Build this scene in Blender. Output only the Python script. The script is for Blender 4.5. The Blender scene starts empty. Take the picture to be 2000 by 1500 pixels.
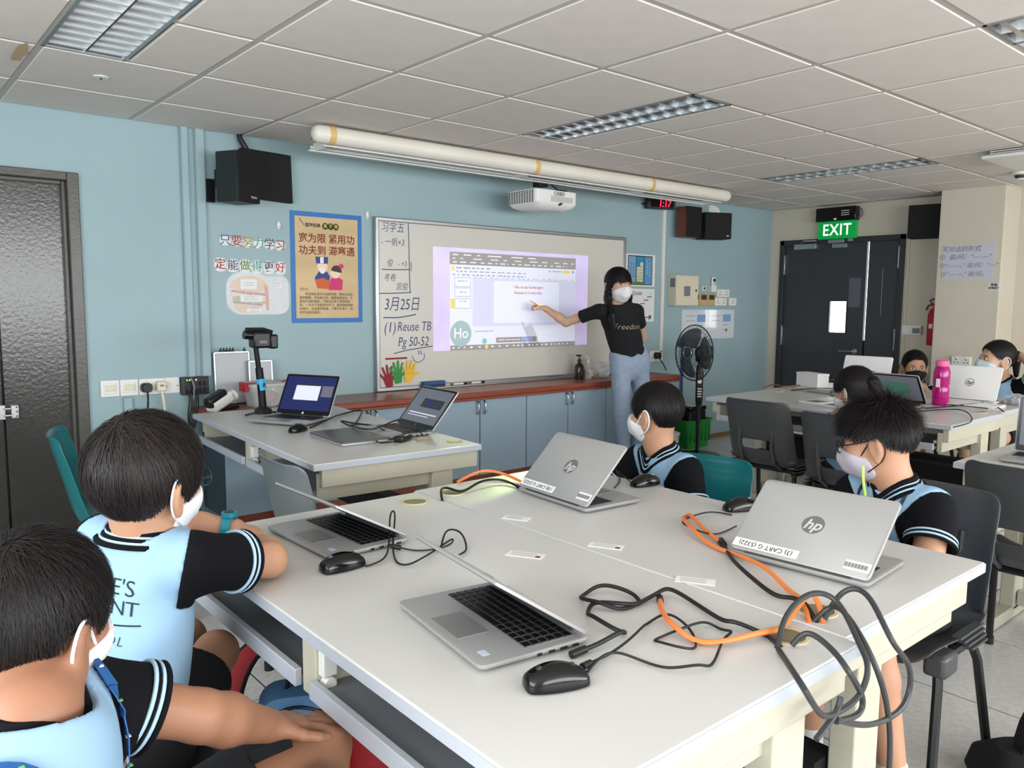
import bpy, bmesh, math, random
import numpy as np
from mathutils import Vector, Matrix, Euler
from mathutils.bvhtree import BVHTree
random.seed(3)
rng = np.random.default_rng(5)
SC = bpy.context.scene
COL = SC.collection
PI = math.pi
def R(a): return math.radians(a)

# ------------------------------------------------------------------ camera
CAMZ = 1.335
cam_data = bpy.data.cameras.new('camera')
cam_data.sensor_width = 36.0
cam_data.lens = 1542.6 * 36.0 / 2000.0
cam_data.clip_start = 0.05
cam = bpy.data.objects.new('camera', cam_data)
COL.objects.link(cam)
def cam_matrix(yaw, pitch, roll, loc):
    cy, sy, cp, sp = math.cos(yaw), math.sin(yaw), math.cos(pitch), math.sin(pitch)
    f = Vector((sy*cp, cy*cp, -sp)); r = Vector((cy, -sy, 0)); u = r.cross(f)
    c, s = math.cos(roll), math.sin(roll)
    r2 = r*c + u*s; u2 = u*c - r*s
    m = Matrix((r2, u2, -f)).transposed().to_4x4()
    m.translation = Vector(loc)
    return m
cam.matrix_world = cam_matrix(R(40.159), R(6.031), R(0.448), (0, 0, CAMZ))
SC.camera = cam

# ------------------------------------------------------------------ world, light, exposure
world = bpy.data.worlds.new('sky'); SC.world = world; world.use_nodes = True
bg = world.node_tree.nodes['Background']
bg.inputs[0].default_value = (0.86, 0.93, 1.0, 1); bg.inputs[1].default_value = 2.2
def area(name, loc, rot, sx, sy, power, col=(1, 1, 1)):
    l = bpy.data.lights.new(name, 'AREA'); l.shape = 'RECTANGLE'; l.size = sx; l.size_y = sy
    l.energy = power; l.color = col
    o = bpy.data.objects.new(name, l); COL.objects.link(o); o.location = loc; o.rotation_euler = rot
    return o
# daylight entering by the long window band behind the camera and by the one in the left wall
area('window_daylight', (2.9, -3.12, 1.5), (R(90), 0, 0), 8.6, 1.15, 195, (0.97, 0.985, 1.0))
area('side_window_daylight', (-1.72, 0.6, 1.5), (R(90), 0, R(-90)), 3.6, 1.15, 66, (0.97, 0.985, 1.0))
vs = SC.view_settings
vs.view_transform = 'Standard'; vs.look = 'None'; vs.gamma = 1.0; vs.use_curve_mapping = False
vs.exposure = 0.48
cy_ = SC.cycles
cy_.max_bounces = 7; cy_.diffuse_bounces = 3; cy_.glossy_bounces = 3; cy_.transmission_bounces = 5; cy_.transparent_max_bounces = 10; cy_.caustics_reflective = False; cy_.caustics_refractive = False

# ------------------------------------------------------------------ materials
def lin(c):
    return tuple(((v/255)/12.92 if v/255 <= .04045 else ((v/255+.055)/1.055)**2.4) for v in c)
MATS = {}
def mat(name, c, rough=.5, metal=0., spec=.5, var=0., vsc=6., bump=0., bsc=80., trans=0., emit=0., alpha=1., coat=0., st=(1, 1, 1), ior=1.45, sheen=0.):
    if name in MATS: return MATS[name]
    m = bpy.data.materials.new(name); m.use_nodes = True
    nt = m.node_tree; n = nt.nodes; L = nt.links; b = n['Principled BSDF']
    col = (*lin(c), 1)
    b.inputs['Base Color'].default_value = col
    b.inputs['Roughness'].default_value = rough; b.inputs['Metallic'].default_value = metal
    b.inputs['Specular IOR Level'].default_value = spec; b.inputs['IOR'].default_value = ior
    b.inputs['Transmission Weight'].default_value = trans
    b.inputs['Alpha'].default_value = alpha
    b.inputs['Coat Weight'].default_value = coat
    if sheen: b.inputs['Sheen Weight'].default_value = sheen
    if emit:
        b.inputs['Emission Color'].default_value = col; b.inputs['Emission Strength'].default_value = emit
    if var or bump:
        tc = n.new('ShaderNodeTexCoord'); mp = n.new('ShaderNodeMapping'); mp.inputs['Scale'].default_value = st
        L.new(tc.outputs['Object'], mp.inputs['Vector'])
    if var:
        t = n.new('ShaderNodeTexNoise'); t.inputs['Scale'].default_value = vsc; t.inputs['Detail'].default_value = 5
        L.new(mp.outputs[0], t.inputs['Vector'])
        r = n.new('ShaderNodeValToRGB')
        r.color_ramp.elements[0].position = .3; r.color_ramp.elements[1].position = .7
        r.color_ramp.elements[0].color = tuple(x*(1-var) for x in col[:3])+(1,)
        r.color_ramp.elements[1].color = tuple(min(1, x*(1+var)) for x in col[:3])+(1,)
        L.new(t.outputs['Fac'], r.inputs[0]); L.new(r.outputs[0], b.inputs['Base Color'])
    if bump:
        t = n.new('ShaderNodeTexNoise'); t.inputs['Scale'].default_value = bsc; t.inputs['Detail'].default_value = 4
        L.new(mp.outputs[0], t.inputs['Vector'])
        bp = n.new('ShaderNodeBump'); bp.inputs['Strength'].default_value = bump; bp.inputs['Distance'].default_value = .004
        L.new(t.outputs['Fac'], bp.inputs['Height']); L.new(bp.outputs[0], b.inputs['Normal'])
    MATS[name] = m
    return m
def M_(n): return MATS[n]
mat('teal_paint', (152, 177, 182), .55, var=.035, vsc=1.3, bump=.05, bsc=120)
mat('beige_paint', (205, 197, 180), .6, var=.04, vsc=1.5, bump=.05, bsc=120)
mat('white_paint', (225, 224, 220), .5)
mat('ceiling_tile', (228, 220, 213), .9, var=.03, vsc=9, bump=.25, bsc=260)
mat('ceiling_bar', (196, 190, 182), .5)
mat('floor_tile', (203, 202, 199), .22, var=.10, vsc=45)
mat('floor_joint', (38, 38, 38), .7)
mat('dark_door', (56, 54, 51), .2, spec=.8, bump=.28, bsc=55, var=.05, vsc=30)
mat('door_frame', (84, 82, 78), .3, bump=.25, bsc=60, var=.12, vsc=14)
mat('exit_door', (58, 60, 64), .42, var=.06, vsc=3)
mat('exit_frame', (50, 52, 55), .4)
mat('steel', (185, 186, 188), .3, metal=1.)
mat('chrome', (215, 215, 218), .15, metal=1.)
mat('alu', (176, 178, 180), .35, metal=.9)
mat('black_plastic', (22, 22, 24), .35)
mat('black_gloss', (12, 12, 13), .15)
mat('black_matt', (14, 14, 15), .8)
mat('black_rubber', (20, 20, 21), .55)
mat('dark_grey', (52, 54, 56), .5)
mat('white_plastic', (228, 228, 224), .35)
mat('cream_plastic', (222, 214, 190), .4)
mat('cream_metal', (188, 184, 166), .42, var=.04, vsc=5)
mat('table_top', (206, 206, 203), .33, var=.02, vsc=3)
mat('table_edge', (178, 184, 192), .4)
mat('tray_grey', (120, 124, 130), .4)
mat('counter_brown', (138, 74, 56), .3, var=.18, vsc=7, st=(.35, 5, 5))
mat('cabinet_blue', (150, 172, 186), .42, var=.03, vsc=2)
mat('cabinet_dark', (62, 76, 86), .6)
mat('whiteboard', (208, 205, 196), .28)
mat('paper', (226, 226, 224), .7)
mat('ink_blue', (58, 66, 112), .6)
mat('ink_black', (34, 34, 36), .6)
mat('ink_red', (150, 32, 36), .6)
mat('ink_grey', (120, 120, 124), .7)
mat('poster_tan', (205, 178, 134), .5, var=.12, vsc=2.2, st=(1, 1, 3))
mat('poster_blue', (22, 108, 178), .4)
mat('red', (178, 30, 38), .45)
mat('crimson', (140, 24, 32), .5)
mat('green', (38, 142, 62), .5)
mat('yellow', (236, 190, 48), .5)
mat('orange', (224, 120, 52), .45)
mat('lan_orange', (226, 128, 66), .45)
mat('wood', (112, 62, 44), .45, var=.15, vsc=10, st=(1, 1, .1))
mat('laptop_silver', (188, 189, 188), .38, metal=.55)
mat('laptop_white', (228, 228, 226), .35)
mat('key_black', (18, 19, 22), .38)
mat('screen_black', (14, 14, 18), .2)
mat('touchpad', (150, 150, 148), .35, metal=.4)
mat('teal_plastic', (18, 104, 108), .3)
mat('chair_grey', (66, 68, 70), .36)
mat('chair_smoke', (108, 116, 118), .3, alpha=.82)
mat('glass', (235, 240, 240), .05, trans=1., spec=.5)
mat('clear_plastic', (232, 236, 236), .12, alpha=.28)
mat('laminate', (244, 246, 248), .12, alpha=.16)
mat('louvre', (236, 238, 240), .3, metal=.4)
mat('louvre_blade', (216, 222, 228), .17, metal=1.)
mat('tube_light', (255, 252, 244), emit=48.)

# ------------------------------------------------------------------ mesh building
class MB:
    def __init__(s): s.v = []; s.f = []
    def add(s, vs, fs, M=None):
        o = len(s.v)
        s.v += [tuple(M @ Vector(p)) for p in vs] if M is not None else [tuple(p) for p in vs]
        s.f += [tuple(i+o for i in f) for f in fs]
        return s
    def box(s, c, d, M=None):
        x, y, z = d[0]/2, d[1]/2, d[2]/2
        vs = [(c[0]+a*x, c[1]+b*y, c[2]+e*z) for a in (-1, 1) for b in (-1, 1) for e in (-1, 1)]
        return s.add(vs, [(0, 1, 3, 2), (4, 6, 7, 5), (0, 4, 5, 1), (2, 3, 7, 6), (0, 2, 6, 4), (1, 5, 7, 3)], M)
    def bb(s, lo, hi, M=None):
        return s.box([(a+b)/2 for a, b in zip(lo, hi)], [b-a for a, b in zip(lo, hi)], M)
    def loft(s, rings, cap=True, closed=False, M=None):
        n = len(rings[0]); vs = [p for r in rings for p in r]; fs = []
        m = len(rings)
        for i in range(m if closed else m-1):
            j = (i+1) % m
            for k in range(n):
                l = (k+1) % n
                fs.append((i*n+k, i*n+l, j*n+l, j*n+k))
        if cap and not closed:
            fs.append(tuple(range(n))[::-1]); fs.append(tuple((m-1)*n+k for k in range(n)))
        return s.add(vs, fs, M)
    def cyl(s, p, q, r, r2=None, n=16, M=None):
        p, q = Vector(p), Vector(q); r2 = r if r2 is None else r2
        d = (q-p).normalized(); a = d.orthogonal().normalized(); b = d.cross(a)
        rings = [[c + (a*math.cos(2*PI*k/n) + b*math.sin(2*PI*k/n))*rr for k in range(n)] for c, rr in ((p, r), (q, r2))]
        return s.loft(rings, M=M)
    def tube(s, pts, r, n=8, closed=False, M=None):
        P = [Vector(p) for p in pts]; m = len(P); rings = []
        T = []
        for i in range(m):
            a = P[(i-1) % m] if (closed or i > 0) else P[i]
            b = P[(i+1) % m] if (closed or i < m-1) else P[i]
            t = (b-a); T.append(t.normalized() if t.length > 1e-9 else Vector((0, 0, 1)))
        u = T[0].orthogonal().normalized()
        for i in range(m):
            u = (u - T[i]*u.dot(T[i]))
            u = u.normalized() if u.length > 1e-6 else T[i].orthogonal().normalized()
            w = T[i].cross(u); rr = r[i] if isinstance(r, (list, tuple)) else r
            rings.append([P[i] + (u*math.cos(2*PI*k/n) + w*math.sin(2*PI*k/n))*rr for k in range(n)])
        return s.loft(rings, closed=closed, M=M)
    def lathe(s, prof, n=24, M=None):
        return s.loft([[(r*math.cos(2*PI*k/n), r*math.sin(2*PI*k/n), z) for k in range(n)] for r, z in prof], M=M)
    def prism(s, poly, z0, z1, M=None):
        return s.loft([[(x, y, z0) for x, y in poly], [(x, y, z1) for x, y in poly]], M=M)
    def ell(s, c, r, M=None, n=16, m=10):
        rings = [[(c[0]+r[0]*math.sin(t)*math.cos(2*PI*k/n), c[1]+r[1]*math.sin(t)*math.sin(2*PI*k/n), c[2]-r[2]*math.cos(t)) for k in range(n)] for t in [PI*(i+.15)/(m-.7) for i in range(m)]]
        return s.loft(rings, M=M)
    def build(s, name, material, parent=None, smooth=True, bevel=0, loc=None, rot=None, sub=0, solid=0, M=None):
        me = bpy.data.meshes.new(name); me.from_pydata(s.v, [], s.f); me.update()
        return mk(name, me, material, parent, smooth, bevel, loc, rot, sub, solid, M)
def mk(name, me, material, parent=None, smooth=True, bevel=0, loc=None, rot=None, sub=0, solid=0, M=None):
    if material is not None and len(me.materials) == 0:
        me.materials.append(MATS[material] if isinstance(material, str) else material)
    if smooth and len(me.polygons):
        me.polygons.foreach_set('use_smooth', np.ones(len(me.polygons), dtype=bool))
        if smooth is True: me.set_sharp_from_angle(angle=R(38))
    o = bpy.data.objects.new(name, me); COL.objects.link(o)
    if parent is not None: o.parent = parent
    if loc is not None: o.location = loc
    if rot is not None: o.rotation_euler = rot
    if M is not None: o.matrix_basis = M
    if bevel:
        b = o.modifiers.new('bevel', 'BEVEL'); b.width = bevel; b.segments = 2; b.limit_method = 'ANGLE'; b.angle_limit = R(40)
    if solid:
        b = o.modifiers.new('solid', 'SOLIDIFY'); b.thickness = solid; b.offset = 0
    if sub:
        b = o.modifiers.new('sub', 'SUBSURF'); b.levels = sub; b.render_levels = sub
    return o
def tag(o, label, cat, group=None, kind=None):
    o['label'] = label; o['category'] = cat
    if group: o['group'] = group
    if kind: o['kind'] = kind
    return o
def thing(name, label, cat, loc=(0, 0, 0), rz=0., group=None, rot=None):
    o = bpy.data.objects.new(name, None); COL.objects.link(o); o.empty_display_size = .1
    o.location = loc; o.rotation_euler = rot if rot else (0, 0, rz)
    return tag(o, label, cat, group)
def struct(o, label=None, cat=None):
    o['kind'] = 'structure'
    if label: o['label'] = label
    if cat: o['category'] = cat
    return o
def copy_tree(o, parent=None):
    c = o.copy(); COL.objects.link(c); c.parent = parent
    for ch in list(o.children): copy_tree(ch, c)
    return c
def part(name, material, parent, lo, hi, bevel=0., **k):
    return MB().bb(lo, hi).build(name, material, parent, bevel=bevel, **k)
def spline(pts, n=8, closed=False):
    P = [np.array(p, float) for p in pts]; m = len(P); out = []
    for i in range(m if closed else m-1):
        if closed: a, b, c, d = P[(i-1) % m], P[i], P[(i+1) % m], P[(i+2) % m]
        else: a, b, c, d = P[max(i-1, 0)], P[i], P[i+1], P[min(i+2, m-1)]
        for k in range(n):
            t = k/n
            out.append(tuple(.5*((2*b)+(-a+c)*t+(2*a-5*b+4*c-d)*t*t+(-a+3*b-3*c+d)*t**3)))
    if not closed: out.append(tuple(P[-1]))
    return out
def cable(name, pts, r, material, parent=None, n=8, sides=8):
    P = np.array(spline(pts, n))
    for _ in range(6): P[1:-1] = P[:-2]*.25+P[1:-1]*.5+P[2:]*.25
    return MB().tube([tuple(p) for p in P], r, sides).build(name, material, parent)
def circ(r, n=24, c=(0, 0), ry=None, a0=0., a1=2*PI):
    ry = r if ry is None else ry
    return [(c[0]+r*math.cos(a0+(a1-a0)*k/n), c[1]+ry*math.sin(a0+(a1-a0)*k/n)) for k in range(n)]
def rrect(w, h, r, n=5, c=(0, 0)):
    out = []
    for cx, cy, a in ((w/2-r, h/2-r, 0), (-w/2+r, h/2-r, 90), (-w/2+r, -h/2+r, 180), (w/2-r, -h/2+r, 270)):
        for k in range(n+1):
            t = R(a+90*k/n); out.append((c[0]+cx+r*math.cos(t), c[1]+cy+r*math.sin(t)))
    return out
_tc = {}
def text_geo(body, size, align='CENTER', off=0., extr=0.0004, shear=0., space=1.):
    key = (body, size, align, off, extr, shear, space)
    if key in _tc: return _tc[key]
    cu = bpy.data.curves.new('t', 'FONT'); cu.body = body; cu.size = size; cu.align_x = align; cu.align_y = 'CENTER'
    cu.offset = off; cu.extrude = extr; cu.shear = shear; cu.space_character = space; cu.resolution_u = 3
    o = bpy.data.objects.new('t', cu); COL.objects.link(o)
    bpy.context.view_layer.update()
    me = bpy.data.meshes.new_from_object(o.evaluated_get(bpy.context.evaluated_depsgraph_get()))
    v = [tuple(x.co) for x in me.vertices]; f = [tuple(p.vertices) for p in me.polygons]
    bpy.data.objects.remove(o); bpy.data.curves.remove(cu); bpy.data.meshes.remove(me)
    _tc[key] = (v, f)
    return v, f
def text(name, body, size, material, parent, loc, rot=(PI/2, 0, 0), align='CENTER', off=0., extr=.0004, shear=0., space=1., sx=1.):
    v, f = text_geo(body, size, align, off, extr, shear, space)
    m = MB().add([(a*sx, b, c) for a, b, c in v], f)
    return m.build(name, material, parent, smooth=False, loc=loc, rot=rot)
FW = (PI/2, 0, 0)           # flat on a wall, facing -y
RW = (PI/2, 0, -PI/2)       # flat on a wall, facing -x
def stroke(name, pts, w, material, parent, **k):
    """flat pen stroke of width w along 2-D points (x, y), facing +z"""
    P = [Vector((p[0], p[1])) for p in spline([(a, b, 0) for a, b in pts], 5)]
    m = MB(); a, b = [], []
    for i in range(len(P)):
        t = (P[min(i+1, len(P)-1)]-P[max(i-1, 0)]).normalized(); nrm = Vector((-t.y, t.x))*w/2
        a.append((P[i]+nrm).to_tuple()); b.append((P[i]-nrm).to_tuple())
    vs = [(x, y, .0004) for x, y in a]+[(x, y, .0004) for x, y in b]; n = len(a)
    m.add(vs, [(i, n+i, n+i+1, i+1) for i in range(n-1)])
    return m.build(name, material, parent, smooth=False, **k)
# ------------------------------------------------------------------ room shell
WY = 4.64; WX = 7.44; CZ = 2.281; X0 = -1.8; Y0 = -3.2
fl = struct(MB().bb((X0, Y0, -.12), (WX+.2, WY+.2, -.006)).build('floor', 'floor_joint', smooth=False))
tm = None
xs = [1.035+.6*k for k in range(-4, 12)]; ys = [1.868+.6*k for k in range(-5, 6)]
for i, x in enumerate(xs):
    for j, y in enumerate(ys):
        a, b = x+.0045, min(x+.5955, WX); c, d = y+.0045, min(y+.5955, WY)
        if a > WX-.02 or c > WY-.02: continue
        if b-a > .59 and d-c > .59 and tm is not None:
            o = bpy.data.objects.new('floor_tile', tm); COL.objects.link(o); o.parent = fl
        else:
            o = MB().bb((-(b-a)/2, -(d-c)/2, -.008), ((b-a)/2, (d-c)/2, 0)).build('floor_tile', 'floor_tile', fl, smooth=False)
            if b-a > .59 and d-c > .59: tm = o.data
        o.location = ((a+b)/2, (c+d)/2, 0)
MB().bb((X0, Y0, -.006), (xs[0], WY, -.0005)).bb((xs[0], Y0, -.006), (WX, ys[0], -.0005)).build('floor_remainder', 'floor_tile', fl, smooth=False)

ce = struct(MB().bb((X0, Y0, CZ+.03), (WX+.2, WY+.2, CZ+.2)).build('ceiling', 'ceiling_tile', smooth=False))
cx = [1.8285+.6*k for k in range(-4, 11)]; cyy = [2.3197+.6*k for k in range(-5, 5)]
LIGHTS = [(.6285, 2.3197), (3.0285, 2.3197), (5.4285, 2.3197), (3.0285, -.0803)]
ct = {}
for i, x in enumerate(cx):
    for j, y in enumerate(cyy):
        a, b, c, d = x, min(x+.6, WX), y, min(y+.6, WY)
        if a > WX-.03 or c > WY-.03: continue
        for lx, ly in LIGHTS:
            if abs(lx-x) < .01 and ly-.01 < y < ly+1.0: a = x+.3
        a += .011; b -= .011; c += .011; d -= .011
        key = (round(b-a, 3), round(d-c, 3))
        if key not in ct:
            w, h = key; t = .006
            m = MB().loft([[(-w/2, -h/2, .02), (w/2, -h/2, .02), (w/2, h/2, .02), (-w/2, h/2, .02)],
                           [(-w/2, -h/2, .002), (w/2, -h/2, .002), (w/2, h/2, .002), (-w/2, h/2, .002)],
                           [(-w/2+t, -h/2+t, -.004), (w/2-t, -h/2+t, -.004), (w/2-t, h/2-t, -.004), (-w/2+t, h/2-t, -.004)]])
            o = m.build('ceiling_tile', 'ceiling_tile', ce, smooth=False); ct[key] = o.data
        else:
            o = bpy.data.objects.new('ceiling_tile', ct[key]); COL.objects.link(o); o.parent = ce
        o.location = ((a+b)/2, (c+d)/2, CZ)
for x in cx+[WX]:
    segs = [(cyy[0], WY)]
    part('ceiling_bar', 'ceiling_bar', ce, (x-.012, cyy[0], CZ-.001), (min(x+.012, WX), WY, CZ+.03))
for y in cyy+[WY-.012]:
    brk = [(lx, lx+.3) for lx, ly in LIGHTS if ly+.1 < y < ly+1.1]
    a = cx[0]
    for p, q in sorted(brk)+[(WX, WX)]:
        part('ceiling_bar', 'ceiling_bar', ce, (a, y-.012, CZ-.0005), (p, y+.012, CZ+.03)); a = q
MB().bb((X0, Y0, CZ), (cx[0], WY, CZ+.03)).bb((cx[0], Y0, CZ), (WX, cyy[0], CZ+.03)).build('ceiling_remainder', 'ceiling_tile', ce, smooth=False)
# water stain on the tile by the lit lamp
mat('stain', (196, 168, 134), .9)
MB().prism([(-.02, -.10), (.0, -.16), (.015, -.05), (.03, .0), (.012, .06), (.02, .12), (-.012, .14), (-.02, .03)], 0, .0006).build('water_stain', 'stain', ce, loc=(.585, 3.66, CZ-.0062))

D1L, D1R, D1T = -.25, .967, 1.971
wf = struct(MB().bb((X0, WY, 0), (D1L, WY+.16, CZ+.1)).bb((D1L, WY, D1T), (D1R, WY+.16, CZ+.1)).bb((D1R, WY, 0), (WX+.2, WY+.16, CZ+.1)).build('wall_front', 'teal_paint', smooth=False))
D2A, D2B, D2T = 3.265, 4.53, 1.967
wr = struct(MB().bb((WX, D2B, 0), (WX+.16, WY+.16, CZ+.1)).bb((WX, D2A, D2T), (WX+.16, D2B, CZ+.1)).bb((WX, Y0, 0), (WX+.16, D2A, CZ+.1)).build('wall_right', 'beige_paint', smooth=False))
struct(MB().bb((7.10, 2.36, 0), (WX, 2.85, CZ)).build('wall_pillar', 'beige_paint', smooth=False, bevel=.006))
struct(MB().bb((X0-.16, Y0, 0), (X0, -1.2, CZ+.1)).bb((X0-.16, 2.4, 0), (X0, WY, CZ+.1)).bb((X0-.16, -1.2, 0), (X0, 2.4, .92)).bb((X0-.16, -1.2, 2.08), (X0, 2.4, CZ+.1)).build('wall_left', 'teal_paint', smooth=False))
struct(MB().bb((X0, Y0-.16, 0), (WX, Y0, .92)).bb((X0, Y0-.16, 2.08), (WX, Y0, CZ+.1)).bb((X0, Y0-.16, .92), (-1.4, Y0, 2.08)).bb((7.2, Y0-.16, .92), (WX, Y0, 2.08)).build('wall_back', 'beige_paint', smooth=False))
w1 = struct(MB().bb((-1.4, Y0-.1, .92), (7.2, Y0-.06, .96)).bb((-1.4, Y0-.1, 2.04), (7.2, Y0-.06, 2.08)).build('window_1', 'alu'))
for k in range(9): part('window_mullion', 'alu', w1, (-1.4+k*1.07, Y0-.1, .92), (-1.36+k*1.07, Y0-.06, 2.08))
# corner strip of bare beige beside the front wall, painted line panel round the exit door
tr = struct(MB().bb((WX-.012, 3.225, .0), (WX, 3.245, 2.0)).bb((WX-.012, 3.225, 1.99), (WX, D2B, 2.005)).build('trim_1', 'beige_paint', smooth=False))

# ---- left door
d1 = struct(thing('door_1', 'dark grey double door with hasp in the teal wall', 'door'))
fr = MB().bb((D1R-.055, WY-.02, 0), (D1R, WY+.12, D1T)).bb((D1L, WY-.02, 0), (D1L+.055, WY+.12, D1T)).bb((D1L+.055, WY-.02, D1T-.042), (D1R-.055, WY+.12, D1T))
fr.bb((D1R-.075, WY+.02, 0), (D1R-.055, WY+.118, D1T-.042)).bb((D1L+.055, WY+.02, D1T-.062), (D1R-.075, WY+.118, D1T-.042))
fr.build('door_frame', 'door_frame', d1, bevel=.004)
lf = part('door_leaf', 'dark_door', d1, (.595, WY+.05, .01), (D1R-.07, WY+.09, D1T-.06), .003)
lf2 = part('door_leaf', 'dark_door', d1, (D1L+.06, WY+.05, .01), (.586, WY+.09, D1T-.06), .003)
hs = MB().bb((.53, WY+.03, .716), (.594, WY+.05, .79)).build('hasp', 'steel', d1, bevel=.002)
h2 = MB().bb((.618, WY+.03, .72), (.652, WY+.05, .786))
for z in (.735, .77): h2.cyl((.585, WY+.034, z), (.622, WY+.034, z), .007)
h2.build('hasp', 'steel', d1, bevel=.002)
s_ = MB()
for x, z in ((.605-.06, .73), (.545, .776), (.643, .73), (.643, .776), (.643, .753)): s_.cyl((x, WY+.026, z), (x, WY+.031, z), .004)
s_.build('screw', 'dark_grey', d1)

part('backing', 'dark_door', d1, (D1L+.05, WY+.095, 0), (D1R-.05, WY+.12, D1T-.05))
# ---- exit door
d2 = struct(thing('door_2', 'dark grey double exit door with a small bright window', 'door'))
fr = MB().bb((WX-.015, D2B-.05, 0), (WX+.12, D2B, D2T)).bb((WX-.015, D2A, 0), (WX+.12, D2A+.05, D2T)).bb((WX-.015, D2A, D2T-.05), (WX+.12, D2B, D2T))
fr.build('door_frame', 'exit_frame', d2, bevel=.004)
VA, VB, VZ0, VZ1 = 3.806, 3.975, 1.048, 1.352
lf = MB()
lf.bb((WX+.02, 3.632, .01), (WX+.065, VA, D2T-.048)).bb((WX+.02, VB, .01), (WX+.065, D2B-.05, D2T-.048)).bb((WX+.02, VA, .01), (WX+.065, VB, VZ0)).bb((WX+.02, VA, VZ1), (WX+.065, VB, D2T-.048))
la = lf.build('door_leaf', 'exit_door', d2)
lb = part('door_leaf', 'exit_door', d2, (WX+.02, D2A+.05, .01), (WX+.065, 3.612, D2T-.048), .003)
mat('daylit_glass', (255, 255, 255), .1, emit=3.2)
part('vision_pane', 'daylit_glass', la, (WX+.04, VA, VZ0), (WX+.046, VB, VZ1))
MB().bb((WX+.012, VA-.012, VZ0-.012), (WX+.02, VA, VZ1+.012)).bb((WX+.012, VB, VZ0-.012), (WX+.02, VB+.012, VZ1+.012)).bb((WX+.012, VA, VZ0-.012), (WX+.02, VB, VZ0)).bb((WX+.012, VA, VZ1), (WX+.02, VB, VZ1+.012)).build('pane_frame', 'exit_frame', la)
part('daylight_gap', 'daylit_glass', d2, (WX+.06, 3.612, .98), (WX+.064, 3.632, 1.92))
part('door_stop', 'exit_frame', d2, (WX+.06, 3.612, .01), (WX+.066, 3.632, .98))
h = MB().cyl((WX+.02, 3.70, .872), (WX-.03, 3.70, .872), .011).tube([(WX-.03, 3.70, .872), (WX-.035, 3.73, .872), (WX-.035, 3.835, .868)], .009)
h.lathe([(.0, 0), (.026, 0), (.026, .008), (0, .008)], M=Matrix.Translation((WX+.02, 3.70, .872)) @ Euler((0, -PI/2, 0)).to_matrix().to_4x4())
h.build('handle', 'steel', la)
MB().lathe([(.0, 0), (.025, 0), (.025, .008), (0, .008)], M=Matrix.Translation((WX+.02, 3.70, .77)) @ Euler((0, -PI/2, 0)).to_matrix().to_4x4()).build('key_rose', 'steel', la)
cl = part('door_closer', 'alu', d2, (WX-.04, 4.12, 1.868), (WX+.02, 4.36, 1.92), .003)
MB().tube([(WX-.02, 4.30, 1.925), (WX-.10, 4.22, 1.945), (WX-.02, 4.13, 1.95)], .007).build('closer_arm', 'steel', cl)
part('magnetic_lock', 'alu', d2, (WX-.035, 3.84, 1.915), (WX+.02, 4.0, 1.95), .002)
part('lock_plate', 'alu', d2, (WX-.01, 3.82, 1.87), (WX+.02, 3.97, 1.91), .002)
part('lock_plate', 'alu', d2, (WX-.03, 3.755, 1.925), (WX-.012, 3.805, 1.955), .002)
mat('notice_grey', (98, 96, 108), .6)
part('notice', 'notice_grey', la, (WX+.0185, 3.675, 1.297), (WX+.02, 3.79, 1.577))
for z in (1.62, .9): part('hinge', 'steel', d2, (WX-.012, D2B-.062, z), (WX+.02, D2B-.048, z+.2), .002)
for z in (1.66, .9): part('hinge', 'steel', d2, (WX-.012, D2A+.048, z), (WX+.02, D2A+.062, z+.2), .002)
part('scratch', 'alu', lb, (WX+.0193, 3.47, 1.22), (WX+.02, 3.474, 1.66))

# ---- ceiling lamps with louvres
def ceiling_light(i, x, y, label, lit):
    t = thing('ceiling_light', label, 'ceiling light', (x+.15, y+.6, CZ), group='louvred ceiling lights')
    W2, L2 = .148, .598
    MB().bb((-W2, -L2, -.004), (-W2+.012, L2, .09)).bb((W2-.012, -L2, -.004), (W2, L2, .09)).bb((-W2, -L2, -.004), (W2, -L2+.012, .09)).bb((-W2, L2-.012, -.004), (W2, L2, .09)).build('frame', 'alu', t)
    part('reflector', 'louvre', t, (-W2, -L2, .085), (W2, L2, .09))
    for sx in (-1, 1):
        MB().add([(sx*.004, -L2+.012, 0), (sx*.03, -L2+.012, .06), (sx*.03, L2-.012, .06), (sx*.004, L2-.012, 0)], [(0, 1, 2, 3)]).build('side_reflector', 'louvre', t)
        MB().add([(sx*.136, -L2+.012, 0), (sx*.112, -L2+.012, .06), (sx*.112, L2-.012, .06), (sx*.136, L2-.012, 0)], [(0, 1, 2, 3)]).build('side_reflector', 'louvre', t)
        MB().cyl((sx*.07, -L2+.03, .062), (sx*.07, L2-.03, .062), .018 if lit else .013, n=12).build('fluorescent_tube', 'tube_light' if lit else 'tube_dim', t)
    n = 14; me = None
    for k in range(n):
        yy = -L2+.012+(k+.5)*(2*L2-.024)/n
        if me is None:
            m = MB()
            for sx in (-1, 1):
                m.add([(sx*.004, -.010, 0), (sx*.136, -.010, 0), (sx*.12, -.004, .045), (sx*.02, -.004, .045)] + [(sx*.004, .010, 0), (sx*.136, .010, 0), (sx*.12, .004, .045), (sx*.02, .004, .045)], [(0, 1, 2, 3), (7, 6, 5, 4), (0, 4, 5, 1), (2, 6, 7, 3)])
            o = m.build('louvre_blade', 'louvre' if lit else 'louvre_blade', t, smooth=False); me = o.data  # lit lamp's blades take a whiter material, brightness put into the colour
        else:
            o = bpy.data.objects.new('louvre_blade', me); COL.objects.link(o); o.parent = t
        o.location = (0, yy, 0)
    return t
mat('tube_dim', (250, 248, 240), .5, emit=7.)
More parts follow.
